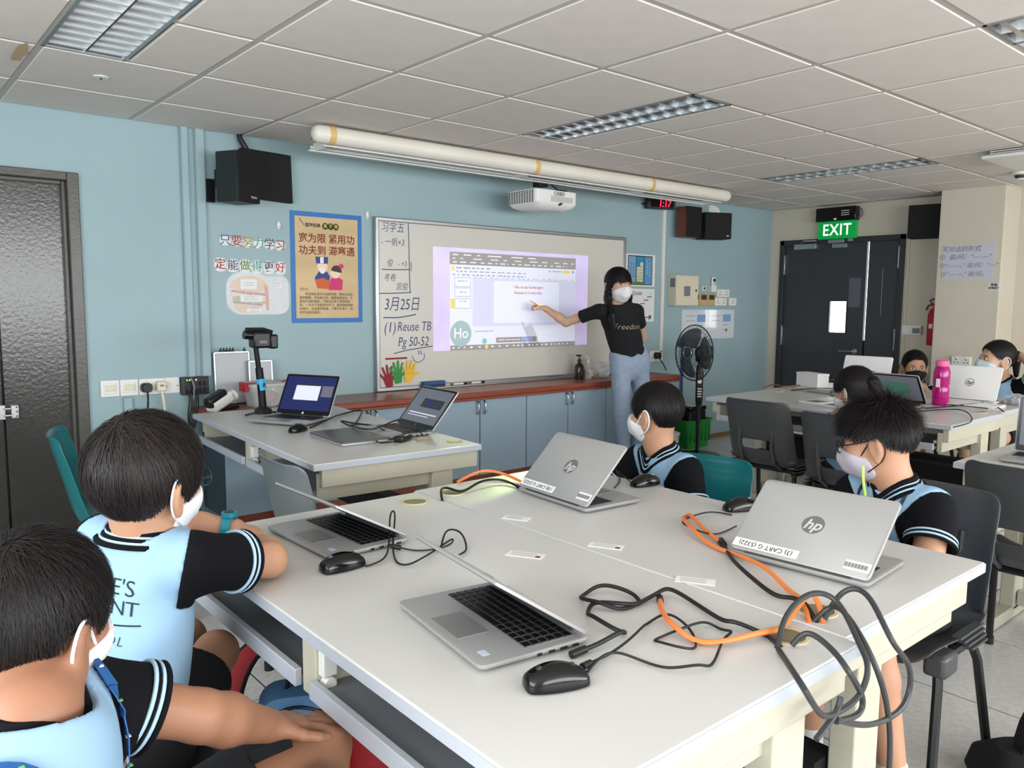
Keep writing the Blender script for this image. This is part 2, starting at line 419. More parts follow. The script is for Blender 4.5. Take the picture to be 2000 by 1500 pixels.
for i, ((x, y), lb_, lit) in enumerate(zip(LIGHTS, ['brightly lit louvred ceiling lamp above the dark left door', 'louvred ceiling lamp in the middle, above the projector side', 'far narrow louvred ceiling lamp in front of the exit door', 'louvred ceiling lamp cut off at the top right corner'], [1, 0, 0, 0])):
    ceiling_light(i, x, y, lb_, lit)
t = thing('sprinkler_head', 'small round white sprinkler cover on the ceiling near the lit lamp', 'sprinkler', (.907, 3.828, CZ-.004))
MB().lathe([(0, 0), (.032, 0), (.03, -.004), (.014, -.006), (0, -.006)]).build('cover', 'white_plastic', t)
MB().lathe([(0, -.006), (.005, -.006), (.005, -.011), (0, -.012)]).build('bulb', 'dark_grey', t)
# air-conditioning unit and smoke detector at the right edge
t = thing('ceiling_air_conditioner', 'white ceiling air conditioner with black slots at the right edge', 'air conditioner', (5.72, 1.66, CZ))
part('panel', 'white_plastic', t, (-.30, -.3, -.06), (.30, .3, -.035), .01)
part('black_gap', 'black_matt', t, (-.25, -.25, -.037), (.25, .25, -.004))
part('rim', 'white_plastic', t, (-.262, -.262, -.016), (.262, .262, -.010)); part('rim', 'white_plastic', t, (-.262, -.262, -.028), (.262, .262, -.022))
t = thing('smoke_detector', 'round white smoke detector on the ceiling before the beige pillar', 'smoke detector', (6.5, 2.08, CZ-.004))
MB().lathe([(0, 0), (.06, 0), (.06, -.018), (.045, -.022), (0, -.022)]).build('base', 'white_plastic', t)
MB().lathe([(0, -.022), (.038, -.022), (.028, -.045), (0, -.045)]).build('chamber', 'dark_grey', t)
MB().lathe([(0, -.045), (.03, -.045), (.022, -.052), (0, -.052)]).build('cap', 'white_plastic', t)

# ---- trunking on the front wall
for lab, x0_, x1_ in (('teal painted cable trunking left of the loudspeaker, the farther left one', 1.482, 1.523), ('teal painted cable trunking left of the loudspeaker, the wider right one', 1.56, 1.613)):
    t = thing('cable_trunking', lab, 'cable trunking', (x0_, WY, 0))
    part('channel', 'teal_paint', t, (0, -.022, .885), (x1_-x0_, 0, CZ), .002)
    part('lid', 'teal_paint', t, (.004, -.027, .89), (x1_-x0_-.004, -.022, CZ), .001)
t = thing('cable_trunking', 'short teal painted trunking below the light switches', 'cable trunking', (1.135, WY, 0))
part('channel', 'teal_paint', t, (0, -.022, .0), (.045, 0, .79), .002); part('lid', 'teal_paint', t, (.004, -.026, .0), (.041, -.022, .79), .001)
t = thing('cable_trunking', 'white vertical trunking below the digital clock', 'cable trunking', (5.655, WY, 0))
part('channel', 'white_paint', t, (0, -.02, .88), (.038, 0, 2.15), .002); part('lid', 'white_paint', t, (.004, -.024, .89), (.034, -.02, 2.15), .001)
# ------------------------------------------------------------------ things on the walls
def speaker(label, loc, rz, w, d, h, side, logo=True, brand=None):
    t = thing('loudspeaker', label, 'loudspeaker', loc, rz)
    part('cabinet', side, t, (-w/2, -d/2+.012, -h/2), (w/2, d/2, h/2), .004)
    part('grille', 'black_matt', t, (-w/2, -d/2, -h/2), (w/2, -d/2+.012, h/2), .004)
    if brand: text('brand_mark', brand, .017, 'paper', t, (w*.18, -d/2-.0012, -h/2+.03), space=1.1)
    elif logo: part('brand_mark', 'alu', t, (w/2-.05, -d/2-.001, -h/2+.024), (w/2-.025, -d/2, -h/2+.03))
    part('wall_bracket', 'black_plastic', t, (-.03, d/2, -.05), (.03, d/2+.06, .05))
    return t
mat('speaker_black', (30, 36, 38), .5)
speaker('black loudspeaker with a white brand mark, beside the black panel on the left', (1.735, WY-.19, 2.005), R(28), .17, .16, .275, 'speaker_black', brand='TEON')
t = thing('black_wall_panel', 'flat black rectangular panel right of the left loudspeaker', 'panel', (1.965, WY, 2.05))
MB().prism([(-.155, .152), (.15, .142), (.158, -.14), (-.16, -.125)], .02, .055).build('panel', 'black_matt', t, rot=FW, bevel=.003)
part('bracket', 'black_plastic', t, (-.05, -.022, -.05), (.05, 0, .05))
MB().tube([(-.155, -.03, .235), (-.15, -.035, .2), (-.10, -.04, .12)], .016).build('cable_sleeve', 'black_plastic', t)
t = thing('black_wall_bracket', 'small black bracket behind the left loudspeaker', 'bracket', (1.634, WY, 1.96))
part('plate', 'black_plastic', t, (-.012, -.02, -.08), (.03, 0, .05))
speaker('brown wooden-sided loudspeaker below the pelmet, next to the clock', (5.89, WY-.13, 2.05), R(-4), .20, .11, .27, 'wood', logo=False)
speaker('black loudspeaker right of the brown-sided one', (6.19, WY-.175, 2.03), R(-24), .27, .17, .235, 'black_matt')
t = thing('speaker_shelf', 'rounded white bracket plate above the right loudspeakers', 'bracket', (6.42, WY, 2.19))
MB().prism([(-.09, -.06), (.09, -.06), (.09, .0), (.06, .04), (.02, .055), (-.09, .06)], 0, .016).build('plate', 'white_plastic', t, rot=FW)
t = speaker('black loudspeaker on the beige wall beside the pillar', (WX-.13, 3.05, 2.05), R(-80), .25, .16, .285, 'black_matt', logo=False)

# ---- pelmet lamp: long cream tube with a metal tray
t = thing('pelmet_light', 'long cream tube with yellowed rings and metal tray under the ceiling', 'light fitting', (1.985, 4.0, CZ-.012))
TL = 3.74; ty, tz = .0, -.052
def rr_(x): return [(x, ty+.048*math.cos(2*PI*k/20), tz+.048*math.sin(2*PI*k/20)) for k in range(20)]
MB().loft([rr_(.04), rr_(TL-.05)]).build('tube', 'tube_cream', t) if mat('tube_cream', (222, 218, 206), .4, var=.05, vsc=2) else 0
for x, s in ((.04, -1), (TL-.05, 1)):
    MB().loft([[(x+s*a, ty+.048*c*math.cos(2*PI*k/20), tz+.048*c*math.sin(2*PI*k/20)) for k in range(20)] for a, c in ((0, 1), (.02, .97), (.04, .85), (.052, .6), (.057, .2))]).build('end_cap', 'tube_cream', t)
mat('aged_yellow', (216, 180, 112), .5)
for x in (.07, 1.55, 2.72):
    MB().loft([[(x+a, ty+.0505*math.cos(2*PI*k/20), tz+.0505*math.sin(2*PI*k/20)) for k in range(20)] for a in (0, .035)]).build('joint_ring', 'aged_yellow', t)
tr_ = MB().bb((.06, .08, -.068), (TL-.08, .10, -.064)).bb((.06, .02, -.10), (TL-.08, .026, -.085)).bb((.06, .18, -.10), (TL-.08, .185, -.085)).build('tray', 'white_paint', t)
part('tray_back', 'alu', t, (.06, .03, -.05), (TL-.08, .18, -.046))
part('tray_lip', 'white_paint', t, (.05, .165, -.115), (TL-.08, .195, -.108)); part('tray_lip', 'white_paint', t, (.05, .0, -.112), (TL-.08, .03, -.106))
for x in (.08, 1.53, 2.70, TL-.12): part('bracket', 'white_paint', t, (x, .02, -.112), (x+.03, .19, -.07))
part('lamp_tube', 'alu', t, (.12, .09, -.075), (1.5, .12, -.066))
part('dark_tray', 'dark_grey', t, (1.6, .06, -.09), (2.68, .17, -.086)); part('dark_tray', 'dark_grey', t, (2.77, .06, -.09), (TL-.15, .17, -.086))
for x in (.3, .55, 1.05): cable('loose_wire', [(x, .12, -.07), (x+.05, .10, -.095), (x+.1, .09, -.08)], .003, 'black_rubber', t)

# ---- projector
t = thing('projector', 'white short-throw projector hanging in front of the whiteboard', 'projector', (3.86, 4.255, 2.05))
pm = MB(); pw, pd = .2, .155
def prr(w, d, z, r=.03): return [(x, y, z) for x, y in rrect(w, d, r)]
pm.loft([prr(.40, .31, .05), prr(.40, .31, -.035), prr(.36, .27, -.062), prr(.26, .2, -.078)]).build('body', 'white_plastic', t)
pb = t.children[0]
text('brand_mark', 'CASIO', .036, 'ink_grey', pb, (.02, -.1565, .028), off=.0012)
part('front_grille', 'projector_grey', pb, (-.06, -.157, -.028), (.15, -.1545, .012)) if mat('projector_grey', (190, 188, 184), .5) else 0
for i in range(10):
    m = MB()
    for j in range(8): m.bb((-.2015, .125-i*.027-.009, .042-j*.0105-.006), (-.199, .125-i*.027+.006, .042-j*.0105))
    m.build('vent_slot', 'black_matt', pb, smooth=False)
MB().tube([(.02, -.15, -.045), (.03, -.159, -.04), (.045, -.152, -.036)], .008).build('latch', 'black_plastic', pb)
MB().bb((-.05, -.03, .09), (.03, .05, .19)).bb((-.07, -.06, .05), (.05, .07, .062)).build('mount', 'black_plastic', t, bevel=.004)
part('mount_cover', 'alu', t, (-.11, -.1, .05), (.1, .09, .058))
part('mount_plate', 'black_plastic', t, (-.06, -.05, .19), (.06, .07, CZ-2.05-.006))
cable('power_cable', [(.03, .02, .17), (.08, 0, .12), (.14, -.02, .075), (.19, -.02, .07)], .007, 'black_rubber', t)
MB().bb((.13, -.05, .052), (.2, -.005, .08)).build('plug', 'black_plastic', t, bevel=.004)

# ---- digital clock
t = thing('digital_clock', 'black digital wall clock with red numbers', 'clock', (5.53, WY-.09, 2.185), R(-20))
part('case', 'black_plastic', t, (-.15, -.03, -.045), (.13, .02, .05), .006)
part('window', 'clock_glass', t, (-.115, -.032, -.032), (.105, -.03, .036)) if mat('clock_glass', (30, 8, 10), .15) else 0
mat('led_red', (255, 28, 60), emit=2.2)
text('digits', '1:17', .085, 'led_red', t, (.02, -.0335, .0), off=.0015, shear=.1, sx=.85)
cable('arm', [(.1, .02, .01), (.15, .03, .03), (.15, .09, .0)], .009, 'black_plastic', t)
MB().cyl((-.15, .02, .0), (-.2, .06, .0), .008).bb((-.215, .05, -.025), (-.2, .085, .025)).build('bracket', 'black_plastic', t)

# ---- poster with blue border
t = thing('poster', 'tan paper poster with Chinese lines and a blue border', 'poster', (2.37, WY, 1.53))
part('border', 'poster_blue', t, (-.247, -.003, -.345), (.247, 0, .345))
part('sheet', 'poster_tan', t, (-.217, -.0045, -.315), (.217, -.003, .315))
text('calligraphy', '宽为限 紧用功', .062, 'ink_darkred', t, (0, -.005, .18), off=.0008) if mat('ink_darkred', (128, 34, 32), .6) else 0
text('calligraphy', '功夫到 滞塞通', .062, 'ink_darkred', t, (0, -.005, .105), off=.0008)
text('heading', '国学经典 ·', .026, 'ink_black', t, (-.09, -.005, .262), off=.0006)
mat('olive', (196, 190, 40), .5)
for i, ch in enumerate('弟子规'):
    MB().prism(circ(.021, 20), 0, .0004).build('heading_dot', 'ink_black', t, rot=FW, loc=(-.012+i*.037, -.0046, .262))
    text('heading_letter', ch, .026, 'olive', t, (-.012+i*.037, -.0056, .262), off=.0006)
MB().prism([(-.19, .302), (-.186, .304), (-.152, .258), (-.160, .262)], 0, .0004).build('brush', 'ink_black', t, rot=FW, loc=(0, -.005, 0))
text('small_heading', '[译文]', .02, 'ink_darkred', t, (-.165, -.005, -.135))
for k, ln in enumerate(['　　你在制定读书计划的时候，要有长远充', '裕的期限，实际执行时，就要加紧用功，不', '能有片刻的拖延。只要功夫到了自然而然', '的，一天天下来累积的学习，遇到滞塞难通', '的地方，也会豁然贯通，只要功夫到了，你', '的学业就会通达。']):
    text('paragraph', ln, .0195, 'ink_black', t, (-.195, -.005, -.165-k*.023), align='LEFT', sx=1.0)
mat('fig_blue', (36, 62, 130), .5); mat('fig_skin', (240, 214, 190), .6); mat('fig_orange', (206, 92, 40), .5); mat('fig_pink', (204, 40, 110), .5); mat('fig_hair', (70, 36, 30), .5); mat('fig_white', (236, 232, 228), .5)
def flat(name, poly, m, par, y, loc=(0, 0, 0)):
    if par.type == 'MESH': return MB().prism(poly, 0, .0004).build(name, m, par, loc=(0, 0, -y), smooth=False)
    return MB().prism(poly, 0, .0004).build(name, m, par, rot=FW, loc=(loc[0], y, loc[2]), smooth=False)
fg = flat('scholar_figure', [(-.075, -.10), (.0, -.105), (.015, -.03), (-.005, .0), (-.06, .0), (-.09, -.04)], 'fig_blue', t, -.005, (0, 0, -.022))
flat('robe', [(-.075, -.105), (.01, -.11), (.015, -.06), (-.03, -.04), (-.085, -.05)], 'fig_orange', fg, -.0005)
flat('face', circ(.036, 20, (-.037, .03)), 'fig_skin', fg, -.0007); flat('beard', circ(.02, 14, (-.037, .008), .022), 'fig_white', fg, -.0012)
flat('hat', [(-.078, .05), (-.0, .05), (.004, .092), (-.084, .092)], 'fig_blue', fg, -.0015); flat('hat_badge', [(-.052, .052), (-.028, .052), (-.028, .09), (-.052, .09)], 'fig_white', fg, -.002)
fg = flat('girl_figure', [(.005, -.125), (.10, -.125), (.105, -.06), (.075, -.045), (.02, -.05)], 'fig_pink', t, -.0055, (0, 0, -.012))
flat('face', circ(.036, 20, (.052, -.015)), 'fig_skin', fg, -.0005); flat('hair', circ(.037, 14, (.06, -.005), a0=-.3, a1=PI+.2), 'fig_hair', fg, -.0008); flat('bun', circ(.016, 12, (.095, .028)), 'fig_pink', fg, -.0012)

# ---- cut-out paper letters
def letter_strip(label, chars, cols, x0_, z0_, dx, dz, size, backs):
    t = thing('paper_letter_strip', label, 'paper letters', (x0_, WY, z0_))
    for i, (c, k) in enumerate(zip(chars, cols)):
        lx, lz = i*dx, dz[i]
        bk = MB().prism(rrect(.064 if backs < .06 else .07, backs, .024), 0, .001).build('backing', 'paper', t, rot=FW, loc=(lx, -.001, lz))
        text('letter', c, size*.92, k, bk, (0, 0, .0018), rot=(0, 0, 0), off=.0003)
mat('lt_blue', (52, 72, 110), .5); mat('lt_green', (92, 132, 62), .5); mat('lt_teal', (60, 150, 140), .5); mat('lt_purple', (74, 52, 98), .5); mat('lt_olive', (150, 140, 52), .5)
letter_strip('upper row of coloured cut-out Chinese letters on the teal wall', '只要努力学习', ['lt_blue', 'crimson', 'lt_olive', 'lt_teal', 'lt_purple', 'crimson'], 1.722, 1.664, .067, [.006, .003, 0, -.002, -.006, -.009], .073, .056)
letter_strip('lower row of coloured cut-out Chinese letters above the burger picture', '定能做得更好', ['crimson', 'lt_purple', 'lt_green', 'lt_teal', 'lt_blue', 'red'], 1.69, 1.527, .073, [.003, 0, 0, -.003, -.004, -.006], .073, .078)
# ---- laminated burger picture
t = thing('burger_picture', 'laminated paper burger picture with a white note on the teal wall', 'picture', (1.915, WY, 1.365))
mat('bun', (214, 176, 128), .5); mat('lettuce', (120, 160, 62), .5); mat('meat', (150, 70, 48), .5); mat('paper_grey', (206, 208, 210), .5)
flat('note_paper', rrect(.24, .225, .05, c=(.07, -.01)), 'paper_grey', t, -.0006)
flat('laminate_back', rrect(.27, .25, .10, c=(-.06, 0)), 'paper_grey', t, -.001)
flat('top_bun', [(-.16, .03)]+circ(.125, 16, (-.055, .02), .085, PI*.95, PI*.02)+[(.05, .02), (-.05, .0)], 'bun', t, -.0016)
flat('ketchup', [(-.165, .02), (.06, .0), (.055, -.015), (-.05, -.01), (-.165, .008)], 'red', t, -.002)
flat('cheese', [(-.165, -.005), (-.06, -.02), (.085, -.035), (.03, -.05), (-.165, -.028)], 'yellow', t, -.0022)
flat('lettuce', [(-.16, -.02), (-.12, -.015), (-.09, -.03), (-.03, -.028), (.03, -.045), (.07, -.04), (.03, -.065), (-.06, -.06), (-.16, -.042)], 'lettuce', t, -.0024)
flat('patty', [(-.16, -.045), (.02, -.062), (.02, -.075), (-.155, -.058)], 'meat', t, -.0026)
flat('bottom_bun', [(-.155, -.06), (.02, -.078), (.01, -.105), (-.04, -.115), (-.12, -.11), (-.145, -.09)], 'bun', t, -.0028)
for (x, z, w, h) in ((-.06, .055, .10, .06), (-.045, -.03, .135, .04), (.12, .05, .05, .03), (-.03, -.098, .09, .022)):
    lbp = flat('paper_label', rrect(w, h, .006, c=(x, z)), 'paper', t, -.0032)
    for q in range(2): part('printed_line', 'ink_grey', lbp, (x-w*.32, z+.008-q*.014, .0004), (x+w*.32, z+.011-q*.014, .0006))
flat('side_strip', [(.035, .06), (.06, .03), (.062, -.10), (.045, -.10)], 'fig_orange', t, -.0034)
flat('laminate', rrect(.40, .255, .09, c=(-.0, 0)), 'laminate', t, -.0042)
for x, l in ((-.19, .13), (-.08, .11), (-.035, .12), (.10, .2), (.155, .19), (-.17, .1)): MB().ell((x, 0, -.03 if l < .15 else 0), (.006, .0012, l/2)).build('crease', 'laminate', t, loc=(0, -.005, 0))
for lab, x, z in (('white oval hook above the coloured letters', 2.05, 1.778), ('white oval hook left of the whiteboard corner', 2.66, 1.884)):
    t = thing('wall_hook', lab, 'hook', (x, WY, z))
    MB().ell((0, -.006, 0), (.014, .01, .028)).build('pad', 'white_plastic', t); MB().ell((0, -.016, -.012), (.006, .008, .008)).build('tip', 'white_plastic', t)

# ---- whiteboard
t = thing('whiteboard', 'large framed whiteboard with handwriting and a projected screen', 'whiteboard', (2.70, WY, .715))
BW, BH = 2.455, 1.163
part('surface', 'whiteboard', t, (.015, -.028, .015), (BW-.015, -.008, BH-.015))
part('backing', 'alu', t, (.01, -.008, .01), (BW-.01, 0, BH-.01))
for nm, lo, hi in (('frame_rail', (0, -.036, 0), (.03, -.004, BH)), ('frame_rail', (BW-.03, -.036, 0), (BW, -.004, BH)), ('frame_rail', (.02, -.036, BH-.028), (BW-.02, -.004, BH)), ('frame_rail', (.02, -.036, 0), (BW-.02, -.004, .03))):
    part(nm, 'alu', t, lo, hi, .006)
part('pen_tray', 'alu', t, (.35, -.085, -.0), (BW-.35, -.036, .012), .002)
by = -.0285
def wb(x, z): return (x-2.70, by, z-.715)
def wtext(b, x, z, size, m='ink_blue', sh=.18, al='LEFT', off=-.0004, sx=.85): return text('handwriting', b, size, m, t, wb(x, z), align=al, shear=sh, off=off, sx=sx)
wtext('习字五', 2.745, 1.81, .072, sx=.85); wtext('- 一帆×3', 2.745, 1.715, .062, sx=.8); wtext('俊', 2.79, 1.575, .056); wtext('- ×3', 2.875, 1.575, .05)
wtext('考卷', 2.765, 1.48, .056); wtext('凯俊', 2.86, 1.42, .056)
wtext('3月25日', 2.765, 1.30, .105, sx=.78); wtext('(1)', 2.76, 1.145, .10); wtext('Reuse TB', 2.865, 1.15, .092, sx=.78); wtext('Pg 50-52', 2.87, 1.045, .092, sx=.78)
def wst(pts, w=.006, m='ink_blue'): stroke('pen_line', [(x-2.70, z-.715) for x, z in pts], w, m, t, rot=FW, loc=(0, by, 0))
wst([(2.96, 1.86), (2.965, 1.7), (2.97, 1.45), (2.975, 1.385)]); wst([(2.75, 1.535), (2.85, 1.535), (2.97, 1.54)]); wst([(2.73, 1.375), (2.85, 1.378), (2.98, 1.385)])
wst([(2.76, 1.215), (2.88, 1.215), (3.02, 1.235)], .007); wst([(2.84, .97), (2.95, .99), (3.16, 1.012)], .006)
wst([(2.985, .95), (3.01, .91), (3.05, .905), (3.085, .93), (3.085, .965)], .005); wst([(3.035, .985), (3.042, .965), (3.046, .955)], .006); wst([(3.055, .985), (3.06, .97), (3.064, .955)], .006)
wst([(2.982, 1.59), (2.982, 1.56), (2.982, 1.53)], .005)
# projected caption painted as flat red letters
rd = text('painted_caption', 'I like to eat hamburgers', .033, 'caption_red', t, (wb(4.05, 1.437)[0], -.0306, wb(4.05, 1.437)[2]), sx=.95) if mat('caption_red', (196, 92, 92), .6) else 0
text('painted_caption', 'because it is very nice.', .033, 'caption_red', t, (wb(4.05, 1.395)[0], -.0306, wb(4.05, 1.395)[2]), sx=.95)
# blue duster, pens, magnets
du = thing('board_duster', 'blue board duster on the whiteboard ledge', 'duster', (3.14, WY-.062, .7285), R(0))
part('handle', 'duster_blue', du, (-.09, -.025, .012), (.09, .022, .04), .006) if mat('duster_blue', (36, 84, 128), .5) else 0
part('felt', 'dark_grey', du, (-.088, -.023, .0), (.088, .02, .012))
for k, (x, c, lb_) in enumerate(((3.36, 'ink_black', 'black marker pen on the whiteboard ledge nearest the blue duster'), (3.52, 'ink_black', 'black marker pen on the ledge below the projected picture'), (4.62, 'lt_blue', 'marker pen at the right end of the whiteboard ledge'))):
    pn = thing('marker_pen', lb_, 'marker', (x, WY-.062, .735))
    MB().cyl((-.045, 0, 0), (.04, 0, 0), .0075).build('barrel', 'white_plastic', pn); MB().cyl((.04, 0, 0), (.075, 0, 0), .008).build('cap', c, pn)
mg = thing('red_magnet_strip', 'thin dark red strip stuck on the whiteboard above the paper hands', 'strip', (2.858, WY-.03, .937))
part('strip', 'crimson', mg, (-.085, -.004, -.006), (.085, 0, .006))
def hand_poly(s=1.):
    out = [(-.025, -.06), (.025, -.06), (.035, -.02)]
    def fin(cx, cy, a, l, w):
        d = Vector((math.sin(R(a)), math.cos(R(a)))); n_ = Vector((d.y, -d.x))*w; b = Vector((cx, cy))
        return [tuple(b+n_), tuple(b+n_*.9+d*l*.8), tuple(b+n_*.5+d*l), tuple(b-n_*.5+d*l), tuple(b-n_*.9+d*l*.8), tuple(b-n_)]
    out += fin(.036, -.005, 62, .05, .010)+fin(.028, .022, 22, .06, .009)+fin(.008, .03, 5, .068, .009)+fin(-.013, .028, -10, .064, .009)+fin(-.031, .014, -32, .052, .008)
    return [(x*s, y*s) for x, y in out]
for k, (x, z, c, rr, lb_) in enumerate(((2.79, .80, 'crimson', -14, 'dark red paper hand on the whiteboard corner'), (2.865, .825, 'green', -6, 'green paper hand between the red and the yellow one'), (2.955, .828, 'yellow', 8, 'yellow paper hand on the whiteboard, rightmost of three'))):
    hnd = thing('paper_hand', lb_, 'paper cutout', (x, WY-.03-.002*k, z), group='paper hands on the whiteboard')
    pl_ = MB().prism(hand_poly(1.0), 0, .0015).build('cutout', c, hnd, rot=(PI/2, R(rr), 0), loc=(0, -.001, 0))
    for q in range(4): stroke('fold_line', [(-.024+q*.016, -.01), (-.024+q*.016, .02)], .0012, 'ink_black' if c == 'crimson' else 'crimson', pl_, loc=(0, 0, .0016))

# ---- posters right of the whiteboard
t = thing('poster', 'small colourful poster of blue columns on white card by the whiteboard', 'poster', (5.378, WY, 1.607))
part('card', 'paper', t, (-.2, -.002, -.14), (.2, 0, .14)); part('frame_print', 'ink_black', t, (-.163, -.003, -.127), (.163, -.002, .128))
mat('sky_a', (120, 160, 196), .5); mat('sky_b', (34, 140, 178), .5); mat('sky_c', (86, 150, 190), .5); mat('cream_print', (220, 214, 170), .5)
for x0_, x1_, c in ((-.155, -.06, 'sky_a'), (-.052, .05, 'sky_b'), (.058, .155, 'sky_c')): part('printed_column', c, t, (x0_, -.0035, -.12), (x1_, -.003, .12))
part('tower_print', 'cream_print', t, (-.045, -.004, -.105), (-.005, -.0035, .03)); part('tower_print', 'cream_print', t, (.0, -.004, -.105), (.035, -.0035, .07)); part('grass_print', 'lt_green', t, (-.155, -.0041, -.12), (.05, -.0036, -.098))
for i in range(5):
    for x, z0_, c in ((-.125, .06, 'ink_blue'), (-.09, .05, 'ink_red'), (-.025, 0, 'ink_black'), (.017, .03, 'ink_red'), (.09, .08, 'paper'), (.125, .06, 'paper')):
        text('printed_sign', '学习好友爱'[i], .018, c, t, (x, -.0045, z0_-i*.026))
t = thing('poster', 'white worksheet poster with red title below the colourful poster', 'poster', (5.385, WY, 1.302))
part('sheet', 'paper', t, (-.195, -.002, -.145), (.195, 0, .145))
text('title', '学习', .05, 'red', t, (-.12, -.0025, .10), off=.001); text('title', '阶梯图', .03, 'ink_black', t, (-.02, -.0025, .10))
for i in range(6): stroke('step_line', [(.16-i*.045, .075-i*.03), (.10-i*.045, .075-i*.03)], .007, 'ink_black', t, rot=FW, loc=(0, -.002, 0)); stroke('figure_line', [(.14-i*.045, .085-i*.03), (.145-i*.045, .115-i*.03)], .004, 'ink_grey', t, rot=FW, loc=(0, -.002, 0))
text('closing_line', '一步', .04, 'ink_black', t, (.12, -.0025, -.11), off=.002)
# ---- papers below the sockets
for lab, x0_, x1_, pic in (('laminated white notice left half, above the standing fan', 5.985, 6.385, .23), ('laminated white notice right half with a blue picture', 6.39, 6.82, .24)):
    t = thing('wall_notice', lab, 'notice', (x0_, WY, .98))
    w = x1_-x0_
    part('sheet', 'paper_glossy', t, (0, -.002, 0), (w, 0, .282)) if mat('paper_glossy', (214, 220, 226), .12, coat=.6) else 0
    part('blue_print', 'poster_blue2', t, (pic, -.0028, .165), (pic+.13, -.002, .235)) if mat('poster_blue2', (120, 160, 206), .4) else 0
    for q in range(4): part('printed_line', 'ink_grey', t, (.06 if q < 2 else pic, -.0026, .22-q*.045), (.2 if q < 2 else pic+.1, -.002, .224-q*.045))
    MB().prism(circ(.018, 12), 0, .0008).build('round_print', 'ink_grey', t, rot=FW, loc=(pic+.06, -.002, .08))
# ---- electrical things on the front wall (right part)
t = thing('distribution_box', 'cream metal electrical box with vents on the teal wall', 'electrical box', (5.93, WY, 1.438))
part('box', 'cream_plastic', t, (-.165, -.1, -.138), (.16, 0, .138), .004); part('door', 'cream_plastic', t, (-.155, -.106, -.13), (.152, -.1, .13), .003)
part('vent', 'tray_grey', t, (-.06, -.1075, -.05), (.03, -.106, .04)); part('lock', 'black_plastic', t, (.11, -.109, -.01), (.125, -.106, .015))
part('side_vent', 'tray_grey', t, (-.1665, -.085, .03), (-.165, -.03, .11))
for k in range(3):
    t = thing('wall_switch', ['tan wall switch left one next to the cream box', 'tan wall switch in the middle of the three', 'tan wall switch right one beside the white sockets'][k], 'switch', (6.165+k*.122, WY, 1.358), group='tan switches')
    part('plate', 'tan_plastic', t, (-.06, -.02, -.057), (.06, 0, .057), .004) if mat('tan_plastic', (190, 166, 112), .45) else 0
    part('rocker', 'dark_grey', t, (-.04, -.025, .0), (.04, -.02, .045), .002)
t = thing('remote_control', 'white air conditioner remote in its wall holder above the sockets', 'remote', (6.437, WY, 1.5))
part('holder', 'white_plastic', t, (-.036, -.03, -.07), (.036, 0, -.01), .004); part('body', 'white_plastic', t, (-.03, -.026, -.065), (.03, -.006, .075), .006); part('display', 'dark_grey', t, (-.02, -.0275, .03), (.02, -.026, .06))
part('keypad', 'projector_grey', t, (-.02, -.0275, -.0), (.02, -.026, .022))
t = thing('sensor_plate', 'tiny square sensor above the tan switches', 'sensor', (6.30, WY, 1.465)); part('plate', 'white_plastic', t, (-.03, -.012, -.022), (.03, 0, .022), .003); MB().cyl((0, -.012, 0), (0, -.016, 0), .012).build('eye', 'dark_grey', t)
def socket_plate(lab, x, z, w=.15, h=.085, y=WY, n=2, rot=None, loc=None):
    t = thing('wall_socket', lab, 'socket', loc or (x, y, z), rot=rot)
    part('plate', 'white_plastic', t, (-w/2, -.02, -h/2), (w/2, 0, h/2), .004)
    for i in range(n):
        cx_ = (i-(n-1)/2)*w/n
        m = MB()
        for a, b, ww, hh in ((0, .016, .008, .012), (-.014, -.008, .011, .007), (.014, -.008, .011, .007)): m.bb((cx_+a-ww/2, -.0208, b-hh/2-.006), (cx_+a+ww/2, -.0195, b+hh/2-.006))
        m.build('socket_hole', 'dark_grey', t, smooth=False)
        part('switch', 'white_plastic', t, (cx_-.008, -.024, .018), (cx_+.008, -.02, .036), .002)
    return t
for (x, z, w, n, lb_) in ((6.60, 1.422, .2, 2, 'white double socket in the upper row beside the remote'), (6.565, 1.34, .19, 2, 'white double socket in the lower row next to the tan switches'), (6.765, 1.34, .12, 1, 'white socket at the right end of the lower row')):
    socket_plate(lb_, x, z, w, .078, n=n)
s1 = socket_plate('white socket with a black plug near the fan', 5.615, .845, .17, .1, n=2)
pg = thing('power_plug', 'black plug with thin cord in the white socket near the fan', 'plug', (5.60, WY-.02, .85))
part('body', 'black_plastic', pg, (-.03, -.045, -.028), (.03, 0, .03), .008); cable('cord', [(0, -.04, -.02), (.02, -.06, -.06), (.08, -.05, -.115), (.1, -.045, -.135)], .005, 'black_rubber', pg)

# ---- sockets left
for k, (x, lb_) in enumerate(((1.072, 'white light switch, leftmost of the wall plates by the door'), (1.168, 'white light switch next to the black plug'))):
    t = thing('light_switch', lb_, 'switch', (x, WY, .846), group='light switches by the door')
    part('plate', 'white_plastic', t, (-.047, -.016, -.045), (.047, 0, .045), .003); part('frame', 'white_plastic', t, (-.03, -.02, -.028), (.03, -.016, .028), .002); part('rocker', 'cream_plastic', t, (-.024, -.025, -.014), (.024, -.02, .02), .003)
socket_plate('white double wall socket between the switches and the blank plate', 1.285, .845, .135, .09, n=2)
pg = thing('power_plug', 'black plug in the double wall socket by the switches', 'plug', (1.25, WY-.02, .842))
MB().loft([[(x, y, z) for x, z in rrect(.058*s, .052*s, .02*s)] for y, s in ((0, 1), (-.03, 1), (-.042, .8))]).build('body', 'black_plastic', pg)
cable('cord', [(0, -.03, -.02), (-.002, -.045, -.07), (-.008, -.04, -.16), (-.012, -.03, -.35), (0, -.03, -.6), (.02, -.03, -.8)], .0055, 'black_rubber', pg)
pg = thing('power_plug', 'cream square plug in the double wall socket, right of the black one', 'plug', (1.325, WY-.02, .846))
